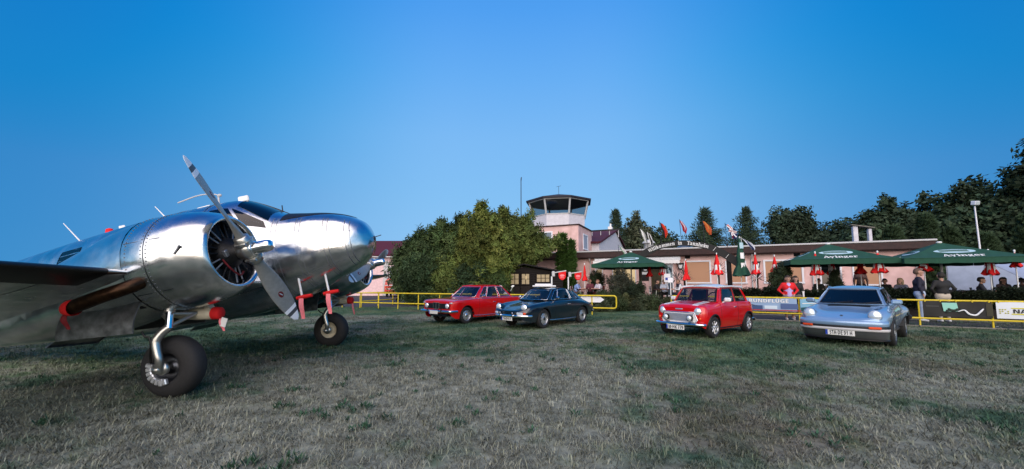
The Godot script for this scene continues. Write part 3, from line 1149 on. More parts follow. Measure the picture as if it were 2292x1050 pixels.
func column(called: String, label: String, cat: String, group: String, at: Vector3, h: float, r: float, mesh: Mesh, tone: Color, per := 260.0) -> Node3D:
	var t := thing(called, label, cat, at, 0.0, group)
	var s := Shape.new()
	s.tube(path([V(0, 0, 0), V(0, h * 0.9, 0)]), [r * 0.12, 0.01], 6)
	obj("stem", s, M.bark, t)
	var spots := []
	var tints := []
	var n := int(per * h * r)
	for k in n:
		var y := h * rng.randf_range(0.03, 1.0)
		var f := y / h
		var a := rng.randf() * TAU
		var prof := r * minf(1.0, 0.55 + f * 2.5) * pow(clampf(1.02 - f, 0.0, 1.0), 0.32) * (0.88 + 0.14 * sin(a * 3 + y * 1.1) + 0.1 * sin(a * 7.0 - y * 2.3))
		var d := V(cos(a), 0, sin(a))
		spots.append(Transform3D(Basis(Quaternion(Vector3.UP, (d * 0.45 + Vector3.UP).normalized())).scaled(Vector3.ONE * rng.randf_range(0.8, 1.25)), d * prof * rng.randf_range(0.7, 1.03) + V(0, y - 0.1, 0)))
		var w := rng.randf_range(0.7, 1.25)
		tints.append(Color(tone.r * w, tone.g * w, tone.b * w))
	copies("foliage", mesh, M.leaf, spots, tints, t)
	return t


func make_trees() -> void:
	var leaf_a := sprig(16, 0.24, 0.045, 0.14)
	var leaf_b := sprig(18, 0.16, 0.030, 0.10)
	var needle := sprig(22, 0.34, 0.022, 0.12)
	var needle_far := sprig(18, 0.55, 0.05, 0.22)
	var leaf_far := sprig(16, 0.42, 0.11, 0.36)
	var thuja := sprig(14, 0.22, 0.03, 0.08, -0.6)
	# the big group beside the tower
	var g := "feathery trees in front of the tower"
	var yg := Color(0.150, 0.185, 0.045)
	var mg := Color(0.080, 0.122, 0.038)
	var dg := Color(0.040, 0.070, 0.032)
	leafy("tree", "dark feathery tree at the left end of the group, nearest the red-roofed hall", "tree", g, V(-6.4, 0, -26.8), plume(5.0, 1.8, 0.5, 24), leaf_a, 125, dg.lerp(mg, 0.35), 0.10)
	leafy("tree", "dark tree with thin bare tip, second from the left in the group", "tree", g, V(-5.0, 0, -27.2), plume(5.9, 1.8, 0.6, 26), leaf_a, 125, dg.lerp(mg, 0.6), 0.11)
	leafy("tree", "dark pointed tree between the bare-tipped tree and the brightest tree", "tree", g, V(-3.7, 0, -27.8), plume(6.3, 1.7, 0.6, 26), leaf_a, 125, dg.lerp(mg, 0.5), 0.11)
	leafy("tree", "tallest pale yellow-green tree in the middle of the group", "tree", g, V(-2.15, 0, -26.4), plume(6.9, 1.9, 0.6, 30), leaf_a, 135, yg, 0.12)
	leafy("tree", "bright green tree right of the tallest one, above the log cabin's left eave", "tree", g, V(-0.6, 0, -28.9), plume(7.0, 1.7, 2.6, 26), leaf_a, 130, mg.lerp(yg, 0.55), 0.12)
	var reach := plume(6.3, 1.25, 3.0, 16)
	reach.append_array([[V(1.2, 4.6, 0.3), 0.6, 1.0], [V(1.9, 4.2, 0.4), 0.5, 0.9], [V(2.35, 4.65, 0.4), 0.38, 0.9], [V(0.9, 3.6, 0.3), 0.6, 0.8], [V(1.5, 3.7, 0.3), 0.45, 0.8], [V(0.5, 6.5, 0), 0.3, 1.2]])
	leafy("tree", "tree whose branches reach right across the tower's pink block", "tree", g, V(0.9, 0, -28.6), reach, leaf_a, 160, mg.lerp(yg, 0.4), 0.11)
	var hedge := "shrubs under the feathery trees"
	leafy("shrub", "dark shrub at the left foot of the tree group by the railing", "shrub", hedge, V(-6.1, 0, -25.2), bush_blobs(1.1, 2.6, 0.8, 16, 0.55), leaf_b, 240, dg, 0.05, ["stem", "foliage"])
	leafy("shrub", "yellowish shrub left of the dark ivy mass", "shrub", hedge, V(-4.3, 0, -25.0), bush_blobs(1.0, 2.2, 0.7, 14, 0.5), leaf_b, 250, mg.lerp(yg, 0.5), 0.05, ["stem", "foliage"])
	leafy("shrub", "wide dark ivy-like shrub behind the red sedan's roof", "shrub", hedge, V(-2.6, 0, -25.3), bush_blobs(1.5, 2.7, 0.8, 22, 0.55), leaf_b, 260, dg, 0.05, ["stem", "foliage"])
	leafy("shrub", "rounded mid-green shrub touching the log cabin", "shrub", hedge, V(-1.35, 0, -25.6), bush_blobs(0.8, 2.3, 0.7, 14, 0.5), leaf_b, 270, mg.lerp(dg, 0.3), 0.05, ["stem", "foliage"])
	# clipped columns by the restaurant
	column("columnar_cypress", "tall bright green columnar cypress against the pink wall, left of its twin", "cypress", "columnar cypresses by the wall", by_wall(2.75, 0, 1.6), 5.25, 0.62, thuja, Color(0.052, 0.105, 0.022))
	column("columnar_cypress", "slimmer columnar cypress touching the right side of its twin by the pink wall", "cypress", "columnar cypresses by the wall", by_wall(3.55, 0, 1.9), 4.7, 0.42, thuja, Color(0.058, 0.118, 0.026))
	# far trees behind the roofs
	var blk := Color(0.042, 0.068, 0.040)
	conifer("fir_tree", "dark double-topped fir left of the pale tree, behind the white gable", "firs behind the roofs", V(15.3, 0, -56), 12.4, 3.3, needle_far, blk, 24)
	leafy("poplar_tree", "pale grey-green tree beside the dark fir behind the flags", "tree", "", V(18.6, 0, -57), plume(11.6, 2.2, 2.5, 20), leaf_far, 46, Color(0.085, 0.105, 0.062), 0.2)
	leafy("round_tree", "dark rounded tree left of the first flag pole", "tree", "dark rounded trees behind the flags", V(22.4, 0, -60), bush_blobs(3.2, 8.0, 3.0, 18, 1.7), leaf_far, 40, blk.lerp(mg, 0.22), 0.2)
	leafy("round_tree", "low dark rounded tree behind the black and red flag", "tree", "dark rounded trees behind the flags", V(26.6, 0, -63), bush_blobs(3.2, 6.6, 3.0, 16, 1.6), leaf_far, 40, blk.lerp(mg, 0.15), 0.2)
	conifer("fir_tree", "broad black fir behind the orange flag", "firs behind the roofs", V(25.4, 0, -50), 11.4, 4.4, needle_far, blk, 22)
	conifer("fir_tree", "black fir with forked top right of the broad one", "firs behind the roofs", V(31.4, 0, -51), 11.6, 4.3, needle_far, blk, 22)
	leafy("broadleaf_tree", "open-crowned broadleaf tree with sky showing through, above the restaurant roof", "tree", "", V(37.6, 0, -51), bush_blobs(4.2, 10.2, 3.0, 26, 1.15), leaf_far, 34, Color(0.048, 0.074, 0.044), 0.22, ["trunk", "crown"], true, 4.0)
	leafy("broadleaf_tree", "dense black broadleaf tree left of the forest edge", "tree", "", V(42.0, 0, -49), bush_blobs(4.0, 7.6, 3.2, 22, 1.6), leaf_far, 42, blk, 0.2)
	# forest edge on the right
	var forest := "trees of the dark forest edge"
	var row := [
		[37.5, -40.0, 8.6, 2.6, "leftmost tree of the forest edge, sloping crown"], [40.0, -40.5, 10.6, 2.8, "ragged-topped forest tree above the chimney hood"], [42.0, -38.5, 10.2, 2.6, "forest tree right of the ragged-topped one"],
		[43.0, -36.0, 10.9, 2.8, "forest tree in the middle of the level treetops"], [45.4, -36.5, 11.3, 2.6, "forest tree at the right end of the level treetops"], [45.2, -33.5, 11.2, 2.8, "forest tree just left of the tall ones"],
		[46.2, -31.6, 16.0, 2.8, "first tall forest tree where the treetops step up"], [47.2, -29.6, 18.2, 3.2, "tall forest tree with a rounded shoulder"], [46.6, -27.0, 18.4, 3.0, "tallest forest tree at the right edge"], [50.0, -28.5, 20.5, 3.2, "tall forest tree cut off by the right edge of the view"]]
	for k in row.size():
		var q: Array = row[k]
		var blobs := plume(q[2], q[3], 0.8, 16)
		blobs.append_array(bush_blobs(q[3], q[2] * 0.75, q[3], 8, 1.3))
		leafy("forest_tree", "black-green " + q[4], "tree", forest, V(q[0], 0, q[1]), blobs, leaf_far, 44, Color(0.042, 0.068, 0.038), 0.25)
	# dim thuja hedge in front of the forest
	for k in 9:
		var x := 25.4 + k * 1.5
		column("thuja_tree", "dim green thuja, %s in the row before the dark forest" % ["first from the left", "second", "third", "fourth", "fifth, behind the right umbrella's peak", "sixth", "seventh, at the lamp mast", "eighth, right of the lamp mast", "last on the right"][k], "thuja", "thuja row before the forest", V(x + 1.0, 0, -26.5 + k * 0.55 + 0.3 * sin(k * 2.0)), 5.4 + 0.7 * sin(k * 1.7), 0.85, thuja, Color(0.042, 0.070, 0.032), 170.0)


# value of column c at x in rows sorted by falling x, by a cubic through the neighbours
func keyed(rows: Array, x: float, c: int) -> float:
	var n := rows.size()
	if x >= rows[0][0]:
		return rows[0][c]
	if x <= rows[n - 1][0]:
		return rows[n - 1][c]
	var i := 0
	while x < rows[i + 1][0]:
		i += 1
	var x0: float = rows[i][0]
	var x1: float = rows[i + 1][0]
	var y0: float = rows[i][c]
	var y1: float = rows[i + 1][c]
	var s := (y1 - y0) / (x1 - x0)
	var m0 := s
	var m1 := s
	if i > 0:
		var sp: float = (y0 - rows[i - 1][c]) / (x0 - rows[i - 1][0])
		m0 = (s + sp) / 2.0 if s * sp > 0 else 0.0
	if i < n - 2:
		var sn: float = (rows[i + 2][c] - y1) / (rows[i + 2][0] - x1)
		m1 = (s + sn) / 2.0 if s * sn > 0 else 0.0
	var t := (x - x0) / (x1 - x0)
	var h := x1 - x0
	return (2 * t * t * t - 3 * t * t + 1) * y0 + (t * t * t - 2 * t * t + t) * h * m0 + (-2 * t * t * t + 3 * t * t) * y1 + (t * t * t - t * t) * h * m1


# a rounded section: keys are [x, top, bottom, half width, middle]; t in degrees from the right side over the top
func hull(keys: Array, x: float, t: float, power := 2.4) -> Vector3:
	var top := keyed(keys, x, 1)
	var bot := keyed(keys, x, 2)
	var hw := keyed(keys, x, 3)
	var mid := keyed(keys, x, 4)
	var c := cos(deg_to_rad(t))
	var s := sin(deg_to_rad(t))
	var z := hw * signf(c) * pow(absf(c), 2.0 / power)
	var y := mid + (top - mid if s > 0 else mid - bot) * signf(s) * pow(absf(s), 2.0 / power)
	return V(x, y, z)


const FUSELAGE := [
	[0.925, 0.21, 0.19, 0.01, 0.20], [0.905, 0.29, 0.11, 0.09, 0.20], [0.84, 0.46, -0.03, 0.23, 0.18], [0.70, 0.60, -0.17, 0.37, 0.18], [0.52, 0.70, -0.27, 0.48, 0.18],
	[0.2, 0.80, -0.38, 0.58, 0.2], [-0.2, 0.87, -0.52, 0.67, 0.22], [-0.55, 0.95, -0.62, 0.73, 0.25], [-0.85, 1.13, -0.68, 0.76, 0.25], [-1.2, 1.31, -0.73, 0.77, 0.25],
	[-1.5, 1.36, -0.75, 0.78, 0.25], [-2.9, 1.33, -0.75, 0.77, 0.25], [-4.6, 1.19, -0.62, 0.66, 0.3], [-6.5, 0.98, -0.3, 0.45, 0.35], [-8.3, 0.8, 0.05, 0.24, 0.42], [-9.4, 0.66, 0.3, 0.06, 0.48]]
const NACELLE := [
	[-1.10, 0.615, -0.62, 0.615, 0.0], [-1.5, 0.55, -0.70, 0.58, -0.05], [-2.0, 0.40, -0.74, 0.50, -0.12], [-2.8, 0.15, -0.70, 0.40, -0.25], [-3.6, -0.15, -0.62, 0.25, -0.4], [-4.2, -0.45, -0.55, 0.04, -0.5]]
# z, leading edge x, y, trailing edge x, y, thickness
const WING := [
	[0.4, -0.70, -0.33, -3.40, -0.50, 0.42], [1.97, -0.88, -0.21, -3.45, -0.42, 0.40], [2.6, -1.02, -0.125, -3.4, -0.36, 0.40], [5.0, -1.12, 0.0, -3.05, -0.16, 0.32], [6.9, -1.40, 0.12, -2.65, 0.03, 0.15], [7.25, -1.75, 0.15, -2.4, 0.1, 0.03]]


func wing_at(z: float, u: float, grow := 0.0) -> Vector3:
	# u from 0 (trailing edge, below) over 1 (leading edge) to 2 (trailing edge, above)
	var q := []
	var a := absf(z)
	var i := 0
	while i < WING.size() - 2 and a > WING[i + 1][0]:
		i += 1
	var t: float = clampf((a - WING[i][0]) / (WING[i + 1][0] - WING[i][0]), 0, 1)
	for k in 6:
		q.append(lerpf(WING[i][k], WING[i + 1][k], t))
	var f := absf(u - 1.0)
	f = f * f
	var th: float = q[5] * 2.6 * (0.2969 * sqrt(f) - 0.126 * f - 0.3516 * f * f + 0.2843 * f * f * f - 0.1036 * f * f * f * f)
	var up := 1.0 if u > 1.0 else -0.72
	var p := V(lerpf(q[1], q[3], f), lerpf(q[2], q[4], f) + up * th + 0.25 * q[5] * f * (1 - f), z)
	if grow > 0.0:
		p += V(grow * (1.0 - f * 8.0), up * grow, 0)
	return p


func make_airplane() -> void:
	var plane := thing("airplane", "polished bare-metal twin-engine propeller airplane parked nose to the right", "airplane", V(-3.37, 0, -7.0), deg_to_rad(-2.6))
	var pt := Transform3D(Basis(Vector3(0, 0, 1), deg_to_rad(11.0)), V(0, 1.895, 0))
	var fus := func(u: float, t: float) -> Vector3: return hull(FUSELAGE, u, t)
	# fuselage
	var s := Shape.new()
	var rows := []
	var xs := []
	for k in 9:
		xs.append(0.925 - 0.225 * pow(k / 8.0, 1.7))
	var x := 0.62
	while x > -9.4:
		xs.append(x)
		x -= 0.09 if x > -1.6 else 0.3
	xs.append(-9.4)
	for q in xs:
		var ring := PackedVector3Array()
		for k in 56:
			ring.append(fus.call(q, k * 360.0 / 56))
		rows.append(ring)
	s.grid(rows, true)
	var fuselage := obj("fuselage", s, M.alu, plane, pt)
	var off := func(d: float) -> Callable:
		return func(u: float, t: float) -> Vector3:
			var p: Vector3 = fus.call(u, t)
			var n: Vector3 = (fus.call(u, t + 0.5) - fus.call(u, t - 0.5)).cross(fus.call(u - 0.01, t) - fus.call(u + 0.01, t)).normalized()
			return p + n * d
	# a patch of the hull between four corners (x, t)
	var patch := func(c: Array, d: float, nu: int, nv: int) -> Shape:
		var f: Callable = off.call(d)
		var sh := Shape.new()
		sh.slab(func(a: float, b: float) -> Vector3:
			var lo: Vector2 = c[0].lerp(c[1], a)
			var hi: Vector2 = c[3].lerp(c[2], a)
			var q2 := lo.lerp(hi, b)
			return f.call(q2.x, q2.y), 0, 1, 0, 1, 0.004, nu, nv)
		return sh
	for side in [1, -1]:
		var m := func(a: float) -> float: return a if side == 1 else 180.0 - a
		var mk := func(c: Array) -> Array:
			var o := []
			for p in c:
				o.append(Vector2(p.x, m.call(p.y)))
			return o
		obj("windshield", patch.call(mk.call([Vector2(-0.60, 38), Vector2(-1.17, 54), Vector2(-1.21, 86), Vector2(-0.63, 86)]), 0.006, 8, 6), M.pane, plane, pt)
		obj("cockpit_side_window", patch.call(mk.call([Vector2(-0.60, 25), Vector2(-0.98, 25), Vector2(-1.24, 48), Vector2(-0.66, 35)]), 0.006, 8, 6), M.pane, plane, pt)
		obj("cockpit_side_window", patch.call(mk.call([Vector2(-1.04, 25), Vector2(-1.55, 25), Vector2(-1.62, 48), Vector2(-1.30, 48)]), 0.006, 8, 6), M.pane, plane, pt)
		for k in 4:
			var x0 := -2.05 - k * 0.62
			obj("cabin_window", patch.call(mk.call([Vector2(x0, 22), Vector2(x0 - 0.42, 22), Vector2(x0 - 0.40, 39), Vector2(x0 - 0.02, 39)]), 0.004, 4, 4), M.pane, plane, pt)
	obj("antiglare_panel", patch.call([Vector2(-0.42, 40), Vector2(0.62, 80), Vector2(0.62, 100), Vector2(-0.42, 140)], 0.003, 16, 10), M.black, plane, pt)
	for x0 in [0.62, 0.30, -0.12, -0.48, -1.72, -2.9]:
		obj("panel_seam", patch.call([Vector2(x0, -80), Vector2(x0 - 0.010, -80), Vector2(x0 - 0.010, 46 if x0 > -0.5 else 84), Vector2(x0, 46 if x0 > -0.5 else 84)], 0.0015, 1, 24), M.alu_dark, plane, pt)
	for t0 in [-38.0, -8.0, 19.0]:
		obj("panel_seam", patch.call([Vector2(0.7, t0), Vector2(-2.6, t0), Vector2(-2.6, t0 + 0.7), Vector2(0.7, t0 + 0.9)], 0.0015, 24, 1), M.alu_dark, plane, pt)
	obj("access_plate", patch.call([Vector2(0.30, 14), Vector2(0.17, 14), Vector2(0.17, 26), Vector2(0.30, 26)], 0.003, 3, 3), M.alu_dull, plane, pt)
	# rivet rows beside the seams
	var dome := Shape.new()
	dome.ball(Vector3.ZERO, V(0.0075, 0.0075, 0.0045), Basis(), 6, 4)
	var dome_mesh := dome.mesh()
	var rv := []
	var skin: Callable = off.call(0.001)
	var rivet := func(u: float, t: float) -> void:
		var p: Vector3 = skin.call(u, t)
		var n: Vector3 = (skin.call(u, t + 0.5) - skin.call(u, t - 0.5)).cross(skin.call(u - 0.01, t) - skin.call(u + 0.01, t)).normalized()
		rv.append(Transform3D(Basis(Quaternion(V(0, 0, 1), n)), p))
	for x0 in [0.62, 0.30, -0.12, -0.48, -1.72, -2.3, -2.9]:
		for k in 60:
			for dx in [0.03, -0.04]:
				rivet.call(x0 + dx, -75.0 + k * (120.0 if x0 > -0.5 else 155.0) / 59.0)
	for t0 in [-38.0, -8.0, 19.0, 34.0]:
		for k in 90:
			if t0 < 30.0 or k > 30:
				rivet.call(0.66 - k * 0.042, t0 - 2.0)
	var rivets := copies("rivets", dome_mesh, M.alu_dull, rv, [], plane)
	rivets.transform = pt
	# nose lamp and probe
	s = Shape.new()
	s.tube(path([V(0.91, 0.22, 0), V(1.05, 0.235, 0.0)]), 0.008, 6)
	s.ball(V(0.905, 0.2, 0.0), V(0.035, 0.05, 0.05))
	obj("nose_probe", s, M.alu_dark, plane, pt)
	# wings
	for side in [1, -1]:
		s = Shape.new()
		rows = []
		var zs := [0.4, 0.9, 1.4, 1.97, 2.6, 3.0, 3.5, 4.2, 5.0, 5.9, 6.6, 6.9, 7.1, 7.25]
		for z in zs:
			var row := PackedVector3Array()
			for k in 41:
				row.append(wing_at(z * side, k * 0.05))
			rows.append(row)
		s.grid(rows)
		var wing := obj("wing", s, M.alu, plane, pt)
		s = Shape.new()
		s.sheet(func(u: float, w: float) -> Vector3: return wing_at(w * side, u, 0.005), 0.60, 1.28, 2.78, 6.9, 18, 14)
		obj("deicing_boot", s, M.boot, wing)
		s = Shape.new()
		s.slab(func(u: float, w: float) -> Vector3:
			var p := wing_at(w * side, 0.0)
			return p + V(0.55 - 0.62 * u, 0.02 - 0.30 * u, 0), 0, 1, 2.6, 4.3, 0.02, 4, 4)
		obj("flap", s, M.alu_dull, wing)
		s = Shape.new()
		s.slab(func(u: float, w: float) -> Vector3:
			var p := wing_at(w * side, 0.0)
			return p + V(0.55 - 0.62 * u, 0.02 - 0.30 * u, 0), 0, 1, 0.85, 1.5, 0.02, 4, 4)
		obj("flap", s, M.alu_dull, wing)
		for z0 in [3.1, 3.9, 4.8]:
			s = Shape.new()
			s.sheet(func(u: float, w: float) -> Vector3: return wing_at(w * side, u, 0.0015), 0.1, 0.70, z0, z0 + 0.012, 14, 1)
			obj("panel_seam", s, M.alu_dark, wing)
	# tail
	for side in [1, -1]:
		s = Shape.new()
		s.slab(func(u: float, w: float) -> Vector3: return V(-8.1 - 0.9 * u, 0.62, side * lerpf(0.1, 2.2, w)), 0, 1, 0, 1, 0.05, 4, 4)
		obj("stabilizer", s, M.alu, plane, pt)
		s = Shape.new()
		var fin := PackedVector2Array()
		for k in 18:
			var a := TAU * k / 18
			fin.append(Vector2(-8.55 + 0.55 * cos(a), 0.72 + 0.75 * sin(a)))
		s.prism(fin, 0.06, Transform3D(Basis(), V(0, 0, side * 2.2)))
		obj("tail_fin", s, M.alu, plane, pt)
	# nacelles with engines and propellers
	for side in [1, -1]:
		var nt := pt * Transform3D(Basis(), V(0, 0, 1.97 * side))
		s = Shape.new()
		rows = []
		for k in 20:
			var xx := -1.10 - 3.1 * k / 19.0
			var ring := PackedVector3Array()
			for j in 32:
				ring.append(hull(NACELLE, xx, j * 360.0 / 32, 2.1))
			rows.append(ring)
		s.grid(rows, true)
		obj("nacelle", s, M.alu, plane, nt)
		s = Shape.new()
		var to_x := Transform3D(Basis(V(0, 1, 0), V(1, 0, 0), V(0, 0, -1)), Vector3.ZERO)
		s.lathe([Vector2(0.415, -0.42), Vector2(0.415, -0.26), Vector2(0.425, -0.20), Vector2(0.445, -0.175), Vector2(0.47, -0.18), Vector2(0.505, -0.22), Vector2(0.55, -0.32), Vector2(0.59, -0.45), Vector2(0.615, -0.62), Vector2(0.628, -0.8), Vector2(0.628, -1.06), Vector2(0.622, -1.085), Vector2(0.60, -1.085)], to_x, 56, [11])
		var cowl := obj("engine_cowling", s, M.alu, plane, nt)
		s = Shape.new()
		s.lathe([Vector2(0.6295, -0.560 - 0.24), Vector2(0.6295, -0.812)], to_x, 56)
		obj("panel_seam", s, M.alu_dark, cowl)
		for a in [20.0, 100.0, 140.0, 220.0, 320.0]:
			s = Shape.new()
			var rad := deg_to_rad(a)
			s.bar(V(-0.63, sin(rad) * 0.618, cos(rad) * 0.618), V(-1.06, sin(rad) * 0.629, cos(rad) * 0.629), 0.008, 0.006, V(0, sin(rad), cos(rad)))
			obj("panel_seam", s, M.alu_dark, cowl)
		var cr := []
		for k in 84:
			var a := TAU * k / 84.0
			for xx in [-0.775, -0.835, -1.03]:
				cr.append(Transform3D(Basis(Quaternion(V(0, 0, 1), V(0, sin(a), cos(a)))), V(xx, sin(a) * 0.629, cos(a) * 0.629)))
		copies("rivets", dome_mesh, M.alu_dull, cr, [], cowl)
		s = Shape.new()
		s.bar(V(-0.40, 0.06, 0.582), V(-0.46, -0.02, 0.592), 0.022, 0.016)
		s.ball(V(-0.40, 0.06, 0.585), V(0.018, 0.018, 0.012), Basis(), 8, 6)
		obj("cowl_latch", s, M.alu_dark, cowl)
		# engine
		s = Shape.new()
		s.lathe([Vector2(0.0, -0.62), Vector2(0.60, -0.60)], to_x, 24)
		s.lathe([Vector2(0.0, -0.06), Vector2(0.075, -0.065), Vector2(0.10, -0.10), Vector2(0.12, -0.17), Vector2(0.19, -0.22), Vector2(0.21, -0.30), Vector2(0.21, -0.55)], to_x, 20)
		var engine := obj("engine", s, M.engine, plane, nt)
		for k in 9:
			var a := TAU * k / 9 + 0.12
			var cs := Shape.new()
			var r := V(0, cos(a), sin(a))
			var bs := Basis(V(1, 0, 0), r, V(1, 0, 0).cross(r))
			var prof := []
			for f in 8:
				prof.append(Vector2(0.092, 0.20 + f * 0.026))
				prof.append(Vector2(0.074, 0.212 + f * 0.026))
			prof.append(Vector2(0.10, 0.41))
			cs.lathe(prof, Transform3D(bs, V(-0.42, 0, 0)), 12)
			obj("cylinder", cs, M.engine, engine)
			for q in [-0.055, 0.055]:
				var rs := Shape.new()
				var sidev: Vector3 = V(1, 0, 0).cross(r) * q
				rs.tube(path([V(-0.26, 0, 0) + r * 0.17 + sidev * 0.5, V(-0.31, 0, 0) + r * 0.40 + sidev]), 0.011, 6)
				obj("pushrod_tube", rs, M.rim_dull if k in [1, 3, 5, 8] else M.engine, engine)
		s = Shape.new()
		s.tube(smooth_path([V(-0.24, -0.10, 0.16), V(-0.2, -0.22, 0.1), V(-0.22, -0.30, -0.08), V(-0.26, -0.24, -0.2)], 4), 0.012, 6)
		obj("ignition_harness", s, M.dark_red, engine)
		s = Shape.new()
		s.box(V(-0.2, -0.03, 0.15), V(0.05, 0.09, 0.06), Basis(V(1, 0, 0), 0.5), 0.01)
		obj("magneto_plate", s, M.rim_dull, engine)
		propeller(plane, nt, 40.0 if side == 1 else 108.0)
		# exhaust stack on the outer side and air scoop below
		s = Shape.new()
		s.tube(smooth_path([V(-0.92, -0.24, 0.50 * side), V(-1.03, -0.32, 0.66 * side), V(-1.25, -0.37, 0.73 * side), V(-1.57, -0.43, 0.75 * side)], 5), 0.078, 14, false)
		s.tube(path([V(-1.56, -0.43, 0.75 * side), V(-1.30, -0.38, 0.735 * side)]), 0.068, 14, true)
		obj("exhaust_stack", s, M.exhaust, plane, nt)
		s = Shape.new()
		var cz := -0.24 if side == 1 else -0.21
		s.lathe([Vector2(0.055, 0.0), Vector2(0.07, 0.005), Vector2(0.082, -0.12), Vector2(0.09, -0.3), Vector2(0.075, -0.5), Vector2(0.03, -0.72)], Transform3D(Basis(V(0, 1, 0), V(0.985, -0.17, 0), V(0, 0, 1)), V(-0.72, -0.73, cz)), 16)
		s.bar(V(-0.86, -0.56, cz), V(-0.80, -0.68, cz), 0.10, 0.06)
		obj("air_scoop", s, M.cream_paint, plane, nt)
	landing_gear(plane, 1)
	landing_gear(plane, -1)
	# fittings on the roof
	for w in [[V(-4.59, 1.19, 0.0), V(-4.94, 1.66, 0.0)], [V(-2.89, 1.31, 0.0), V(-3.12, 1.62, 0.0)], [V(-2.13, 1.34, 0.2), V(-1.9, 1.36, 0.2)]]:
		s = Shape.new()
		s.tube(path(w), [0.014, 0.007], 6)
		obj("whip_antenna", s, M.white, plane, pt)
	s = Shape.new()
	s.tube(smooth_path([V(-2.67, 1.60, 0.0), V(-2.25, 1.66, 0.0), V(-1.95, 1.62, 0.0), V(-1.86, 1.56, 0.0)], 5), 0.012, 6)
	s.tube(path([V(-1.88, 1.56, 0), V(-1.88, 1.32, 0)]), 0.016, 6)
	s.ball(V(-1.86, 1.58, 0), V(0.05, 0.03, 0.03), Basis(), 8, 6)
	obj("wire_antenna", s, M.trim, plane, pt)
	s = Shape.new()
	s.box(V(-1.37, 1.40, 0.05), V(0.20, 0.11, 0.06), Basis(), 0.02)
	obj("blade_antenna", s, M.white, plane, pt)
	s = Shape.new()
	s.lathe([Vector2(0.0, 0.12), Vector2(0.05, 0.10), Vector2(0.07, 0.0), Vector2(0.07, -0.06)], Transform3D(Basis(), V(-4.05, 1.27, 0)), 12)
	obj("beacon", s, M.red_umbrella, plane, pt)
	s = Shape.new()
	s.box(V(-3.8, 1.33, 0), V(0.12, 0.12, 0.03), Basis(), 0.012)
	obj("blade_antenna", s, M.white, plane, pt)
	s = Shape.new()
	s.tube(path([V(-0.70, 1.04, 0.0), V(-0.70, 1.15, 0.0)]), 0.01, 5)
	obj("thermometer_probe", s, M.dark, plane, pt)
	# pitot masts under the nose with covers and streamers
	var masts := [[V(-0.27, -0.30, 0.52), V(-0.25, -0.645, 0.52)], [V(0.10, -0.24, 0.36), V(0.13, -0.645, 0.36)]]
	for k in 2:
		s = Shape.new()
		s.tube(path([masts[k][0], masts[k][1]]), 0.018, 8)
		s.tube(path([masts[k][1] + V(-0.08, 0, 0), masts[k][1] + V(0.14, 0.0, 0)]), 0.016, 8)
		obj("pitot_mast", s, M.white, plane, pt)
	var all := plane.transform * pt
	for k in 2:
		var p: Vector3 = all * (masts[k][1] + V(0.03, 0, 0))
		var c := thing("pitot_cover", ["red pitot cover with pink streamer on the rear mast under the airplane's nose", "red pitot cover with pink streamer on the front mast under the airplane's nose"][k], "pitot cover", p, 0.0, "red pitot covers under the nose")
		s = Shape.new()
		s.tube(path([V(-0.12, -0.025, 0), V(-0.02, 0.0, 0), V(0.13, 0.03, 0.0)]), [0.03, 0.036, 0.028], 10)
		obj("sleeve", s, M.red_cloth, c)
		streamer(c, V(-0.03, -0.02, 0.035), 0.34, 0.07, M.pink_cloth)
	for side in [1, -1]:
		var nt2: Transform3D = all * Transform3D(Basis(), V(0, 0, 1.97 * side))
		var near: bool = side == 1
		var c := thing("intake_cover", "red cap with %s on the scoop under the %s engine" % (["pink ribbon and white tag", "nearer"] if near else ["pink ribbon", "farther"]), "intake cover", nt2 * V(-0.71, -0.73, -0.24 if near else -0.21), 0.0, "red caps on the air scoops")
		s = Shape.new()
		s.lathe([Vector2(0.0, 0.055), Vector2(0.06, 0.05), Vector2(0.082, 0.03), Vector2(0.086, -0.06)], Transform3D(Basis(V(0, 1, 0), V(1, 0, 0), V(0, 0, -1)), Vector3.ZERO), 16)
		obj("cap", s, M.red_cloth, c)
		streamer(c, V(0.05, -0.07, 0.02), 0.17 if near else 0.26, 0.035, M.pink_cloth)
		if near:
			s = Shape.new()
			s.box(V(0.10, -0.12, 0.03), V(0.08, 0.12, 0.006), Basis(V(0, 0, 1), -0.25))
			obj("paper_tag", s, M.white, c)
	var nt3: Transform3D = all * Transform3D(Basis(), V(0, 0, 1.97))
	var ec := thing("exhaust_cover", "dark red plug with hanging streamer in the near exhaust stack", "exhaust cover", nt3 * V(-1.57, -0.43, 0.75), 0.0)
	s = Shape.new()
	s.lathe([Vector2(0.0, 0.05), Vector2(0.08, 0.04), Vector2(0.092, 0.0), Vector2(0.092, -0.05)], Transform3D(Basis(V(0, 1, 0), V(-0.99, -0.1, 0), V(0, 0, 1)), Vector3.ZERO), 14)
	obj("plug", s, M.red_cloth, ec)
	streamer(ec, V(-0.04, -0.08, 0.02), 0.16, 0.05, M.dark_red)


func streamer(parent: Node, at: Vector3, long: float, wide: float, m: Material) -> void:
	var s := Shape.new()
	s.slab(func(u: float, w: float) -> Vector3:
		return at + V((u - 0.5) * wide * (1.0 - 0.2 * w) + 0.045 * w, -long * w, 0.018 * sin(w * 5.0) + 0.012 * sin(u * 4.0 + w * 3.0)), 0, 1, 0, 1, 0.003, 3, 9)
	obj("streamer", s, m, parent)


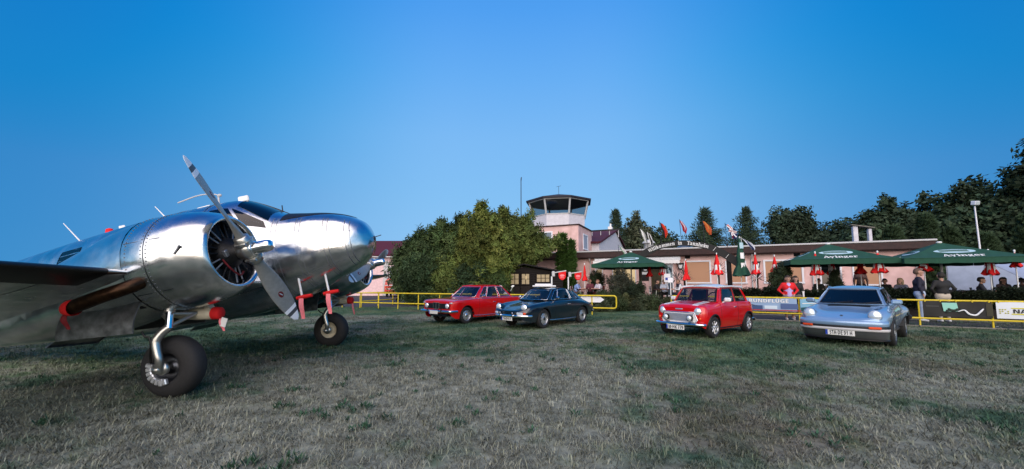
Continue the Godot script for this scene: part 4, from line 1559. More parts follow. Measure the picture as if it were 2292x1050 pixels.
func propeller(plane: Node3D, nt: Transform3D, deg: float) -> void:
	var to_x := Transform3D(Basis(V(0, 1, 0), V(1, 0, 0), V(0, 0, -1)), Vector3.ZERO)
	var s := Shape.new()
	s.lathe([Vector2(0.06, -0.12), Vector2(0.12, -0.10), Vector2(0.125, 0.04), Vector2(0.10, 0.07), Vector2(0.075, 0.08)], to_x, 20)
	for k in 2:
		var a := deg_to_rad(deg + 180.0 * k)
		var r := V(0, cos(a), sin(a))
		s.tube(path([r * 0.02, r * 0.10, r * 0.19, r * 0.20]), [0.10, 0.098, 0.09, 0.075], 16)
		s.tube(path([r * 0.105, r * 0.135]), 0.112, 16)
		var tang := V(1, 0, 0).cross(r)
		for q in [-1.0, 1.0]:
			s.tube(path([V(0.075, 0, 0) + r * 0.12 + tang * 0.085 * q, V(-0.07, 0, 0) + r * 0.12 + tang * 0.085 * q]), 0.02, 8)
	var p := obj("propeller", s, M.steel, plane, nt)
	s = Shape.new()
	s.lathe([Vector2(0.098, 0.05), Vector2(0.098, 0.085), Vector2(0.082, 0.09), Vector2(0.080, 0.24), Vector2(0.074, 0.285), Vector2(0.055, 0.312), Vector2(0.0, 0.322)], to_x, 24, [2])
	obj("hub_dome", s, M.chrome, p)
	var st := [[0.17, 0.13, 0.12, 56.0], [0.27, 0.145, 0.085, 48.0], [0.42, 0.20, 0.048, 38.0], [0.60, 0.255, 0.034, 31.0], [0.80, 0.275, 0.026, 26.0], [0.98, 0.255, 0.020, 22.0], [1.08, 0.225, 0.016, 20.0], [1.17, 0.175, 0.012, 19.0], [1.265, 0.11, 0.010, 18.0], [1.30, 0.05, 0.006, 18.0], [1.31, 0.01, 0.004, 18.0]]
	for k in 2:
		var a := deg_to_rad(deg + 180.0 * k)
		var r := V(0, cos(a), sin(a))
		var tang := V(1, 0, 0).cross(r)
		var section := func(rad: float, grow: float) -> PackedVector3Array:
			var i := 0
			while i < st.size() - 2 and rad > st[i + 1][0]:
				i += 1
			var t: float = clampf((rad - st[i][0]) / (st[i + 1][0] - st[i][0]), 0, 1)
			var ch: float = lerpf(st[i][1], st[i + 1][1], t) + grow
			var th: float = lerpf(st[i][2], st[i + 1][2], t) + grow
			var be := deg_to_rad(lerpf(st[i][3], st[i + 1][3], t))
			var c := V(1, 0, 0) * sin(be) + tang * cos(be)
			var n := V(1, 0, 0) * cos(be) - tang * sin(be)
			var ring := PackedVector3Array()
			for j in 16:
				var b := TAU * j / 16
				ring.append(r * rad + c * (cos(b) * ch / 2) + n * (sin(b) * th / 2))
			return ring
		var run := func(r0: float, r1: float, steps: int, grow := 0.0) -> Shape:
			var sh := Shape.new()
			var rows := []
			for i in steps + 1:
				rows.append(section.call(lerpf(r0, r1, float(i) / steps), grow))
			sh.grid(rows, true)
			return sh
		obj("blade", run.call(0.17, 1.31, 26), M.prop_grey, p)
		obj("tip_stripe", run.call(1.065, 1.125, 2, 0.002), M.blade_white, p)
		obj("tip_stripe", run.call(1.125, 1.185, 2, 0.002), M.blade_dark, p)
		obj("tip_stripe", run.call(1.185, 1.31, 6, 0.002), M.blade_white, p)
		# oval emblem on the face
		var be := deg_to_rad(26.0)
		var c2 := V(1, 0, 0) * sin(be) + tang * cos(be)
		var n2 := V(1, 0, 0) * cos(be) - tang * sin(be)
		for q in [1, -1]:
			var es := Shape.new()
			es.ball(r * 0.80 + n2 * 0.0125 * q, V(0.038, 0.056, 0.003), Basis(c2, r, n2), 16, 6)
			obj("emblem", es, M.emblem, p)
			es = Shape.new()
			es.bar(r * 0.775 + n2 * 0.0155 * q - c2 * 0.012, r * 0.825 + n2 * 0.0155 * q + c2 * 0.012, 0.010, 0.002, n2)
			obj("emblem_stripe", es, M.logo_pale, p)


func tyre_mesh(r: float, wide: float, rim: float, roundness := 2.4) -> Shape:
	var s := Shape.new()
	var prof := []
	var inner := rim
	for k in 19:
		var a := PI * k / 18.0
		var c := cos(a)
		var z := signf(c) * pow(absf(c), 2.0 / roundness) * wide / 2.0
		prof.append(Vector2(inner + (r - inner) * pow(maxf(sin(a), 0.0), 2.0 / roundness), z))
	prof.append(Vector2(inner - 0.02, -wide / 2.0 * 0.8))
	prof.insert(0, Vector2(inner - 0.02, wide / 2.0 * 0.8))
	s.lathe(prof, Transform3D(), 44)
	return s


func landing_gear(plane: Node3D, side: int) -> void:
	# axes of the parked airplane: x ahead, y up, z to its right; both legs stand on the right of their wheels
	var c := V(-0.90, 0.385, 1.97 * side)
	var across := Basis(V(1, 0, 0), V(0, 0, 1), V(0, -1, 0))
	var wheel := obj("main_wheel", tyre_mesh(0.392, 0.29, 0.20), M.rubber, plane, Transform3D(across, c))
	var s := Shape.new()
	s.lathe([Vector2(0.0, 0.05), Vector2(0.055, 0.05), Vector2(0.06, 0.035), Vector2(0.11, 0.028), Vector2(0.165, 0.06), Vector2(0.175, 0.108), Vector2(0.20, 0.118), Vector2(0.205, 0.10), Vector2(0.20, 0.05)], Transform3D(), 32)
	s.lathe([Vector2(0.0, -0.05), Vector2(0.11, -0.028), Vector2(0.175, -0.108), Vector2(0.20, -0.118), Vector2(0.20, -0.05)], Transform3D(), 32)
	obj("rim", s, M.alu_dark if side == 1 else M.cream_paint, wheel)
	var z := c.z + 0.20
	# brake
	s = Shape.new()
	var seg := []
	for k in 9:
		var a := deg_to_rad(160.0 + k * 17.0)
		seg.append(V(cos(a) * 0.17, sin(a) * 0.17, 0.0) + V(c.x, c.y, z - 0.035))
	for k in 8:
		s.bar(seg[k], seg[k + 1], 0.075 if k % 3 else 0.09, 0.05, V(0, 0, 1), 0.01)
	if side == 1:
		obj("brake_caliper", s, M.rim, plane)
	s = Shape.new()
	s.lathe([Vector2(0.0, 0.03), Vector2(0.07, 0.025), Vector2(0.085, 0.0), Vector2(0.085, -0.02)], Transform3D(across, V(c.x, c.y, z - 0.03)), 20)
	s.lathe([Vector2(0.0, 0.07), Vector2(0.045, 0.065), Vector2(0.05, 0.0)], Transform3D(across, V(c.x, c.y, z)), 12)
	obj("axle_hub", s, M.steel, plane)
	# leg
	s = Shape.new()
	s.tube(smooth_path([V(-0.84, 0.90, z - 0.02), V(-0.895, 0.83, z + 0.02), V(-0.925, 0.74, z + 0.05), V(-0.90, 0.62, z + 0.055), V(-0.865, 0.50, z + 0.05), V(c.x + 0.01, c.y + 0.01, z + 0.02)], 5), [0.05, 0.05, 0.05, 0.05, 0.05, 0.05, 0.05, 0.05, 0.05, 0.05, 0.048, 0.047, 0.046, 0.046, 0.046, 0.045, 0.045, 0.044, 0.044, 0.043, 0.043, 0.043, 0.043, 0.043, 0.043, 0.043], 12)
	obj("gear_fork", s, M.steel, plane)
	s = Shape.new()
	s.tube(path([V(-0.93, 1.30, z - 0.12), V(-0.885, 1.08, z - 0.06)]), 0.060, 12)
	s.tube(path([V(-1.02, 1.28, z - 0.32), V(-0.92, 1.04, z - 0.30)]), 0.045, 12)
	s.bar(V(-0.89, 1.06, z - 0.04), V(-0.91, 1.05, z - 0.34), 0.06, 0.05)
	obj("oleo_cylinder", s, M.steel, plane)
	s = Shape.new()
	s.tube(path([V(-0.89, 1.10, z - 0.065), V(-0.84, 0.88, z - 0.02)]), 0.042, 12)
	obj("oleo_piston", s, M.chrome, plane)
	for b in [[V(-0.88, 1.06, z - 0.06), V(-0.80, 1.05, z - 0.36)], [V(-0.84, 0.91, z - 0.03), V(-0.80, 1.05, z - 0.36)], [V(-0.90, 1.12, z - 0.08), V(-1.15, 1.25, z - 0.05)], [V(-0.84, 0.90, z - 0.10), V(-1.22, 1.12, z - 0.22)]]:
		s = Shape.new()
		s.tube(path(b), 0.027, 8)
		obj("brace", s, M.steel, plane)
	s = Shape.new()
	s.tube(smooth_path([V(-1.05, 0.86, z + 0.12), V(-1.0, 0.80, z + 0.12), V(-0.97, 0.79, z + 0.1), V(-0.95, 0.70, z + 0.09), V(-0.98, 0.58, z + 0.06), V(-1.02, 0.46, z + 0.0)], 4), 0.012, 6)
	obj("brake_hose", s, M.black, plane)
	# wheel well and doors
	var doorz := 2.45 if side == 1 else -1.50
	s = Shape.new()
	s.slab(func(u: float, w: float) -> Vector3: return V(-0.98 - 0.95 * u, lerpf(1.22, 0.86, w) - 0.10 * u, doorz - 0.06 * (1 - w) + 0.03 * sin(w * 3.0)), 0, 1, 0, 1, 0.012, 6, 6)
	obj("gear_door", s, M.alu_dull, plane)
	var dz2 := 1.66 if side == 1 else -2.30
	s = Shape.new()
	s.slab(func(u: float, w: float) -> Vector3: return V(-0.80 - 1.0 * u, lerpf(1.24, 0.92, w) - 0.12 * u, dz2 + 0.04 * (1 - w)), 0, 1, 0, 1, 0.012, 6, 6)
	obj("gear_door", s, M.black, plane)
	s = Shape.new()
	s.box(V(-1.42, 1.145, 1.97 * side + 0.06), V(0.86, 0.16, 0.62), Basis(V(0, 0, 1), deg_to_rad(11)), 0.03)
	obj("wheel_well", s, M.black, plane)


# half sections from the sill (0) to the centre line (1); keys: [along, [half width, height] x 7], sorted from the nose to the tail
func car_point(keys: Array, f: float, s: float, arches: Array, ar: float, wy: float) -> Vector3:
	var q := clampf(s, 0, 1) * 6.0
	var i := mini(int(q), 5)
	var t := q - i
	var p := []
	for k in [maxi(i - 1, 0), i, i + 1, mini(i + 2, 6)]:
		p.append(Vector2(keyed(keys, f, 1 + 2 * k), keyed(keys, f, 2 + 2 * k)))
	if i == 5:
		p[3] = Vector2(-p[1].x, p[1].y)
	var c: Vector2 = p[1].cubic_interpolate(p[2], p[0], p[3], t)
	var y := c.y
	if s < 0.62:
		for a in arches:
			var d: float = absf(f - a)
			if d < ar:
				y = maxf(y, wy + sqrt(ar * ar - d * d))
	return V(maxf(c.x, 0.0), y, f)


func wheel_set(car: Node3D, wb: float, track: float, r: float, wide: float, style: String, steer := 0.0) -> void:
	for f in [wb / 2, -wb / 2]:
		for sd in [1, -1]:
			var w := obj("wheel", tyre_mesh(r, wide, r * 0.66, 4.0), M.rubber, car, Transform3D(Basis(Vector3.UP, steer if f > 0 else 0.0) * Basis(V(0, 0, 1), -PI / 2 * sd), V(track / 2 * sd, r, f)))
			var s := Shape.new()
			var ri := r * 0.66
			s.lathe([Vector2(ri + 0.012, wide / 2 * 0.80), Vector2(ri + 0.01, wide / 2 * 0.9), Vector2(ri - 0.012, wide / 2 * 0.9), Vector2(ri - 0.022, wide / 2 * 0.55)], Transform3D(), 28)
			obj("rim", s, M.rim, w)
			s = Shape.new()
			if style == "steel":
				s.lathe([Vector2(0.0, wide * 0.42), Vector2(0.055, wide * 0.41), Vector2(0.075, wide * 0.30), Vector2(0.10, wide * 0.32), Vector2(ri - 0.04, wide * 0.30), Vector2(ri - 0.02, wide * 0.18)], Transform3D(), 28)
				obj("wheel_disc", s, M.rim, w)
				s = Shape.new()
				s.lathe([Vector2(0.0, wide * 0.47), Vector2(0.05, wide * 0.45), Vector2(0.062, wide * 0.36)], Transform3D(), 18)
				obj("hub_cap", s, M.dark if r > 0.305 else M.chrome, w)
				for k in 10:
					var hs := Shape.new()
					var a := TAU * k / 10
					hs.ball(V(cos(a) * (ri - 0.055), wide * 0.312, sin(a) * (ri - 0.055)), V(0.014, 0.006, 0.014), Basis(), 8, 4)
					obj("slot", hs, M.black, w)
			else:
				s.lathe([Vector2(0.0, wide * 0.20), Vector2(ri - 0.02, wide * 0.16)], Transform3D(), 24)
				obj("wheel_disc", s, M.dark, w)
				s = Shape.new()
				s.lathe([Vector2(0.0, wide * 0.42), Vector2(0.045, wide * 0.40), Vector2(0.055, wide * 0.22)], Transform3D(), 16)
				obj("hub_cap", s, M.rim, w)
				var n := 5 if style == "five" else 8
				for k in n:
					var ss := Shape.new()
					var a := TAU * k / n
					var d := V(cos(a), 0, sin(a))
					ss.bar(d * 0.045 + V(0, wide * 0.32, 0), d * (ri - 0.012) + V(0, wide * 0.36, 0), 0.085 if n == 5 else 0.05, 0.035, Vector3.UP, 0.012)
					obj("spoke", ss, M.rim, w)


func number_plate(car: Node3D, words: String, at: Vector3, tilt := 0.0, wide := 0.52) -> void:
	var s := Shape.new()
	var bs := Basis(V(1, 0, 0), tilt)
	s.box(at, V(wide, 0.115, 0.014), bs, 0.004)
	var p := obj("number_plate", s, M.plate, car)
	s = Shape.new()
	s.box(at + bs * V(-wide / 2 + 0.022, 0, 0.006), V(0.042, 0.105, 0.008), bs)
	obj("plate_band", s, M.plate_blue, p)
	lettering("plate_text", words, 0.085, M.ink, p, Transform3D(bs, at + bs * V(0.02, 0, 0.008)), 0.003, "Droid Sans", 700, minf(0.9, (wide - 0.09) / (0.064 * maxf(words.length(), 1))))


func car_shell(car: Node3D, keys: Array, wb: float, ar: float, wy: float, colour: Material, called := "body") -> MeshInstance3D:
	var fs := []
	var f0: float = keys[0][0]
	var f1: float = keys[keys.size() - 1][0]
	var n := 64
	for k in n + 1:
		var t := float(k) / n
		# closer stations near both ends
		fs.append(lerpf(f0, f1, 0.5 - 0.5 * cos(PI * t) * (0.75 + 0.25 * absf(cos(PI * t)))))
	for a in [wb / 2, -wb / 2]:
		for k in 15:
			fs.append(a + ar * cos(PI * k / 14.0) * 0.9999)
		fs.append(a + ar + 0.004)
		fs.append(a - ar - 0.004)
	fs.sort()
	fs.reverse()
	var s := Shape.new()
	var m := 30
	for sd in [1, -1]:
		var rows := []
		for f in fs:
			var row := PackedVector3Array()
			for k in m + 1:
				var p := car_point(keys, f, float(k) / m, [wb / 2, -wb / 2], ar, wy)
				row.append(V(p.x * sd + 0.0, p.y, p.z))
			if sd < 0:
				row.reverse()
			rows.append(row)
		s.grid(rows)
	for e in [f0, f1]:
		s.smooth()
		var ring := PackedVector3Array()
		for k in m + 1:
			var p := car_point(keys, e, float(k) / m, [], ar, wy)
			ring.append(p)
		for k in range(m - 1, -1, -1):
			var p := car_point(keys, e, float(k) / m, [], ar, wy)
			ring.append(V(-p.x, p.y, p.z))
		s.fan(ring)
	var b := obj(called, s, colour, car)
	# floor pan and arch linings
	s = Shape.new()
	var hw: float = keyed(keys, 0, 1)
	s.box(V(0, 0.26, 0), V(hw * 1.7, 0.14, wb * 0.9 - ar))
	s.box(V(0, 0.34, (f0 + wb / 2 + ar) / 2.0), V(hw * 1.25, 0.12, maxf(f0 - wb / 2 - ar - 0.1, 0.05)))
	obj("floor_pan", s, M.black, car)
	for a in [wb / 2, -wb / 2]:
		for sd in [1, -1]:
			s = Shape.new()
			var rows := []
			for k in 9:
				var g := PI * k / 8.0
				var outer: float = keyed(keys, a + cos(g) * ar, 5) - 0.015
				rows.append(PackedVector3Array([V(outer * sd, wy + sin(g) * (ar + 0.004), a + cos(g) * (ar + 0.004)), V((outer - 0.3) * sd, wy + sin(g) * (ar + 0.004), a + cos(g) * (ar + 0.004))]))
			s.grid(rows)
			s.flat()
			for k in 8:
				s.tri(V((keyed(keys, a, 5) - 0.3) * sd, wy, a), rows[k][1], rows[k + 1][1])
			obj("arch_lining", s, M.black, car)
	return b


# glazed upper body between base and top edges, each a list of [along, half width, height]
func greenhouse(car: Node3D, base: Array, top: Array, crown: float, paintwork: Material, roof: Material, glass: Material, cuts: Array, frame: Material, bulge := 0.06, rear_v := [0.1, 0.9], thick := 0.014) -> void:
	var edge := func(e: Array, u: float) -> Vector3:
		var q := u * (e.size() - 1)
		var i := mini(int(q), e.size() - 2)
		var a: Array = e[i]
		var b: Array = e[i + 1]
		var p: Array = e[maxi(i - 1, 0)]
		var n: Array = e[mini(i + 2, e.size() - 1)]
		return V(a[1], a[2], a[0]).cubic_interpolate(V(b[1], b[2], b[0]), V(p[1], p[2], p[0]), V(n[1], n[2], n[0]), q - i)
	for sd in [1, -1]:
		var f := func(u: float, w: float) -> Vector3:
			var p: Vector3 = edge.call(base, u).lerp(edge.call(top, u), w)
			return V((p.x + 0.02 * sin(PI * w)) * sd, p.y, p.z)
		var s := Shape.new()
		var us := [0.0]
		for c in cuts:
			us.append(c[0]); us.append(c[1])
		us.append(1.0)
		for k in range(0, us.size(), 2):
			s.slab(f, us[k], us[k + 1], 0.0, 1.0, thick * sd * -1, 3, 4)
		for c in cuts:
			s.slab(f, c[0], c[1], 0.0, 0.09, thick * sd * -1, 5, 1)
			s.slab(f, c[0], c[1], 0.9, 1.0, thick * sd * -1, 5, 1)
		obj("pillars", s, paintwork, car)
		s = Shape.new()
		s.slab(f, 0.0, 1.0, 0.86, 1.02, (thick + .003) * sd * -1, 10, 2)
		obj("roof_band", s, roof, car)
		for c in cuts:
			s = Shape.new()
			s.sheet(f, c[0], c[1], 0.08, 0.91, 8, 4)
			obj("side_window", s, glass, car)
			s = Shape.new()
			for v in [0.09, 0.9]:
				var pts := []
				for k in 7:
					pts.append(f.call(lerpf(c[0], c[1], k / 6.0), v) + V(0.006 * sd, 0, 0))
				s.tube(path(pts), 0.009, 5, false)
			for u in [c[0], c[1]]:
				s.tube(path([f.call(u, 0.09) + V(0.006 * sd, 0, 0), f.call(u, 0.9) + V(0.006 * sd, 0, 0)]), 0.009, 5, false)
			obj("window_trim", s, frame, car)
	for e in 2:
		var u0 := float(e)
		var sg := 1.0 if e == 0 else -1.0
		var f := func(u: float, w: float) -> Vector3:
			var a: Vector3 = edge.call(base, u0).lerp(edge.call(top, u0), w)
			return V(lerpf(-a.x, a.x, u), a.y + 0.0, a.z + sg * bulge * (1.0 - pow(2 * u - 1, 2.0)) * (1.0 - 0.35 * w))
		var lo: float = 0.07 if e == 0 else rear_v[0]
		var hi: float = 0.93 if e == 0 else rear_v[1]
		var s := Shape.new()
		var th := -thick * sg
		s.slab(f, 0, 1, 0, lo, th, 10, 1)
		s.slab(f, 0, 1, hi, 1, th, 10, 1)
		s.slab(f, 0, 0.045, lo, hi, th, 1, 4)
		s.slab(f, 0.955, 1, lo, hi, th, 1, 4)
		obj("screen_frame", s, paintwork, car)
		s = Shape.new()
		s.slab(f, 0, 1, hi - 0.03, 1.02, th * 1.2, 10, 1)
		obj("roof_band", s, roof, car)
		s = Shape.new()
		s.sheet(f, 0.035, 0.965, lo - 0.01, hi + 0.01, 10, 5)
		obj("windscreen" if e == 0 else "rear_window", s, glass, car)
		var ring := []
		for k in 11:
			ring.append(f.call(lerpf(0.045, 0.955, k / 10.0), lo) + V(0, 0, sg * 0.008))
		for k in 11:
			ring.append(f.call(lerpf(0.955, 0.045, k / 10.0), hi) + V(0, 0, sg * 0.008))
		ring.append(ring[0])
		s = Shape.new()
		s.tube(path(ring), 0.010, 5, false)
		obj("screen_seal", s, frame, car)
	var rf := func(u: float, w: float) -> Vector3:
		var a: Vector3 = edge.call(top, u)
		var x := lerpf(-1.0, 1.0, w)
		var endz := bulge * 0.65 * (1.0 - x * x) * (1.0 if u < 0.5 else -1.0) * pow(absf(2 * u - 1), 3.0)
		return V(a.x * x, a.y + crown * (1.0 - pow(absf(x), 2.6)) * (0.35 + 0.65 * sin(PI * clampf(u, 0.02, 0.98))), a.z + endz)
	var s := Shape.new()
	s.slab(rf, 0, 1, 0, 1, 0.018, 14, 12)
	obj("roof", s, roof, car)


func interior(car: Node3D, y: float, f: float, hw: float, deck: Array) -> void:
	var s := Shape.new()
	s.slab(func(u: float, w: float) -> Vector3: return V(lerpf(-hw, hw, w), y, lerpf(deck[0], deck[1], u)), 0, 1, 0, 1, 0.006, 3, 3)
	obj("cabin_lining", s, M.black, car)
	for x in [-0.34, 0.34]:
		s = Shape.new()
		s.box(V(x, y + 0.12, f), V(0.42, 0.42, 0.12), Basis(V(1, 0, 0), -0.25), 0.05)
		s.box(V(x, y + 0.34, f - 0.05), V(0.24, 0.14, 0.09), Basis(V(1, 0, 0), -0.25), 0.04)
		obj("seat", s, M.seat, car)
	s = Shape.new()
	var ring := []
	for k in 17:
		var a := TAU * k / 16
		ring.append(V(0.34 + cos(a) * 0.18, y + 0.07 + sin(a) * 0.16, f + 0.52 + sin(a) * -0.07))
	s.tube(path(ring), 0.014, 5, false)
	obj("steering_wheel", s, M.black, car)
	s = Shape.new()
	s.box(V(0, y + 0.29, f + 0.62), V(0.22, 0.06, 0.03), Basis(), 0.01)
	obj("inside_mirror", s, M.dark, car)


func round_lamp(car: Node3D, at: Vector3, r: float, tilt: float, turn: float, ring: Material, called := "headlight", deep := 0.06, bowl: Material = null) -> void:
	var bs := Basis(Vector3.UP, turn) * Basis(V(1, 0, 0), PI / 2 - tilt)
	var s := Shape.new()
	s.lathe([Vector2(r * 1.0, -deep if bowl == null else -0.03), Vector2(r * 1.06, -0.015), Vector2(r * 1.08, 0.012), Vector2(r * 0.95, 0.022)], Transform3D(bs, at), 24)
	var l := obj(called, s, ring, car)
	if bowl:
		s = Shape.new()
		s.lathe([Vector2(r * 0.70, -deep), Vector2(r * 1.0, -deep * 0.6), Vector2(r * 1.10, -0.05), Vector2(r * 1.09, -0.015)], Transform3D(bs, at), 24)
		obj("bowl", s, bowl, l)
	s = Shape.new()
	s.lathe([Vector2(0.0, 0.055), Vector2(r * 0.4, 0.050), Vector2(r * 0.75, 0.035), Vector2(r * 0.96, 0.012)], Transform3D(bs, at), 24)
	obj("lens", s, M.lens, l)


func door_lines(car: Node3D, keys: Array, fs: Array, s0: float, s1: float) -> void:
	for sd in [1, -1]:
		for f in fs:
			var s := Shape.new()
			var pts := []
			for k in 9:
				var p := car_point(keys, f, lerpf(s0, s1, k / 8.0), [], 0, 0)
				pts.append(V((p.x + 0.001) * sd, p.y, p.z))
			s.tube(path(pts), 0.004, 4, false)
			obj("door_gap", s, M.ink, car)


func along_side(keys: Array, fa: float, fb: float, sv: float, sd: int, out: float, n := 14) -> PackedVector3Array:
	var pts := PackedVector3Array()
	for k in n + 1:
		var p := car_point(keys, lerpf(fa, fb, float(k) / n), sv, [], 0, 0)
		pts.append(V((p.x + out) * sd, p.y, p.z))
	return pts


func make_cars() -> void:
	make_red_sedan()
	make_dark_coupe()
	make_small_car()
	make_blue_coupe()


func mirror(car: Node3D, x: float, y: float, f: float, m: Material, w := 0.16, h := 0.10) -> void:
	for sd in [1, -1]:
		var s := Shape.new()
		s.box(V((x + 0.10) * sd, y + 0.06, f), V(w, h, 0.09), Basis(Vector3.UP, 0.15 * sd), 0.03)
		s.bar(V((x - 0.03) * sd, y - 0.01, f), V((x + 0.08) * sd, y + 0.04, f), 0.04, 0.03)
		var mm := obj("wing_mirror", s, m, car)
		s = Shape.new()
		s.box(V((x + 0.10) * sd, y + 0.06, f - 0.048), V(w * 0.85, h * 0.8, 0.006), Basis(Vector3.UP, 0.15 * sd))
		obj("mirror_glass", s, M.chrome, mm)


func make_red_sedan() -> void:
	var car := thing("parked_car", "bright red two-door sedan with chrome trim and upright dark grille, farthest left of the cars", "car", V(-1.44, 0, -15.37), deg_to_rad(-38.3), "classic cars on the grass")
	var K := [
		[1.98, .64, .40, .69, .46, .71, .56, .71, .74, .69, .79, .35, .81, 0, .815], [1.93, .69, .31, .74, .45, .76, .58, .765, .77, .73, .82, .35, .845, 0, .85],
		[1.25, .72, .24, .77, .42, .795, .60, .785, .80, .73, .865, .35, .89, 0, .895], [.7, .72, .21, .77, .42, .80, .60, .785, .83, .72, .90, .35, .925, 0, .93],
		[0, .72, .20, .77, .42, .80, .60, .785, .84, .74, .885, .35, .89, 0, .89], [-1.25, .72, .22, .77, .42, .80, .60, .785, .84, .72, .89, .35, .90, 0, .90],
		[-2.05, .69, .32, .74, .45, .765, .60, .76, .80, .70, .865, .35, .88, 0, .88], [-2.22, .64, .40, .69, .47, .71, .58, .70, .74, .66, .79, .35, .81, 0, .81]]
	car_shell(car, K, 2.5, 0.36, 0.30, M.car_red)
	greenhouse(car, [[.72, .69, .905], [-.4, .72, .885], [-1.50, .68, .885]], [[.20, .54, 1.345], [-.4, .56, 1.375], [-.92, .53, 1.345]], 0.05, M.car_red, M.car_red, M.glass, [[.10, .24], [.27, .56], [.61, .90]], M.chrome, 0.09)
	interior(car, 0.90, -0.35, 0.66, [0.6, -1.4])
	wheel_set(car, 2.5, 1.36, 0.305, 0.17, "steel")
	# grille, lamps, bumper
	var s := Shape.new()
	s.box(V(0, .645, 1.985), V(1.30, .185, .03), Basis(), 0.01)
	obj("grille", s, M.black, car)
	for y in [.58, .625, .67, .715]:
		s = Shape.new()
		s.box(V(0, y, 2.003), V(1.26, .006, .012))
		obj("grille_bar", s, M.dark, car)
	s = Shape.new()
	var kid := PackedVector2Array([Vector2(-.17, .12), Vector2(.17, .12), Vector2(.15, -.09), Vector2(.10, -.115), Vector2(-.10, -.115), Vector2(-.15, -.09)])
	s.prism(kid, .05, Transform3D(Basis(), V(0, .65, 2.01)))
	var kg := obj("grille_surround", s, M.chrome, car)
	for x in [-.078, .078]:
		s = Shape.new()
		s.prism(PackedVector2Array([Vector2(-.065, .10), Vector2(.065, .10), Vector2(.055, -.095), Vector2(-.055, -.095)]), .054, Transform3D(Basis(), V(x, .65, 2.012)))
		obj("grille_opening", s, M.black, kg)
	for x in [-.54, .54]:
		round_lamp(car, V(x, .65, 2.0), .088, 0.0, 0.0, M.chrome)
	s = Shape.new()
	s.tube(along_side(K, 1.95, -2.15, .62, 1, .002, 30), 0.011, 6)
	obj("waist_strip", s, M.chrome, car)
	s = Shape.new()
	s.tube(along_side(K, 1.95, -2.15, .62, -1, .002, 30), 0.011, 6)
	obj("waist_strip", s, M.chrome, car)
	for sd in [1, -1]:
		s = Shape.new()
		s.tube(along_side(K, .85, -.85, .06, sd, .004), 0.013, 6)
		obj("sill_strip", s, M.chrome, car)
	for e in [1, -1]:
		s = Shape.new()
		var z: float = 2.07 if e == 1 else -2.30
		s.tube(smooth_path([V(-.79, .47, z - .32 * e), V(-.77, .47, z - .06 * e), V(-.66, .47, z), V(0, .47, z + .03 * e), V(.66, .47, z), V(.77, .47, z - .06 * e), V(.79, .47, z - .32 * e)], 4), 0.045, 8)
		var bp := obj("bumper", s, M.chrome, car)
		s = Shape.new()
		s.bar(V(-.66, .47, z + .035 * e), V(.66, .47, z + .055 * e), .03, .03)
		for x in [-.36, .36]:
			s = Shape.new()
			s.box(V(x, .48, z + .05 * e), V(.05, .14, .07), Basis(), .02)
			obj("overrider", s, M.black, bp)
	number_plate(car, "", V(-.02, .43, 2.14), 0.0, .46)
	for x in [-.70, .70]:
		s = Shape.new()
		s.box(V(x, .755, 1.965), V(.13, .05, .05), Basis(), .015)
		obj("indicator", s, M.lens, car)
	mirror(car, .74, .92, .45, M.chrome, .14, .09)
	door_lines(car, K, [.62, -.42], .05, .64)
	for sd in [1, -1]:
		s = Shape.new()
		s.bar(V(.803 * sd, .74, -.28), V(.803 * sd, .74, -.14), .025, .025, Vector3.UP, .008)
		obj("door_handle", s, M.chrome, car)
	s = Shape.new()
	s.tube(path([V(-.5, 1.36, -.3), V(-.25, 1.95, -.75)]), [.006, .003], 5)
	obj("aerial", s, M.dark, car)
	for x in [-.3, .2]:
		s = Shape.new()
		s.tube(path([V(x, .93, .73), V(x + .34, 1.02, .72)]), .007, 5)
		obj("wiper", s, M.black, car)


func coupe_shape(wf: float, wr: float) -> Array:
	return [
		[2.02, .40, .40, .43, .44, .44, .49, .42, .54, .36, .565, .18, .575, 0, .575], [1.97, .54, .32, .58, .41, .60, .49, .58, .57, .50, .605, .27, .605, 0, .60],
		[1.84, .64, .27, .69, .40, .72, .51, .70, .63, .61, .68, .36, .64, 0, .64], [1.62, .69, .24, .745, .40, .77 + wf * .6, .55, .755 + wf * .5, .70, .63, .765, .40, .70, 0, .70],
		[1.1, .70, .22, .765, .40, .79 + wf, .58, .775 + wf * .8, .75, .655, .83, .42, .78, 0, .79], [.65, .70, .20, .76, .40, .79 + wf * .3, .58, .785, .755, .69, .855, .42, .87, 0, .88],
		[-.2, .70, .19, .76, .40, .795, .58, .795, .77, .72, .875, .35, .885, 0, .885], [-.7, .70, .20, .765, .40, .80 + wr * .35, .59, .795 + wr * .2, .77, .71, .87, .35, .90, 0, .91],
		[-1.1, .70, .22, .77, .40, .81 + wr, .60, .80 + wr * .85, .765, .69, .85, .36, .89, 0, .90], [-1.65, .66, .30, .735, .42, .78 + wr * .8, .56, .75 + wr * .6, .69, .63, .76, .33, .80, 0, .81],
		[-2.02, .56, .36, .61, .43, .64, .51, .61, .58, .52, .62, .27, .645, 0, .65], [-2.12, .46, .40, .49, .44, .50, .49, .48, .53, .42, .555, .2, .57, 0, .57]]


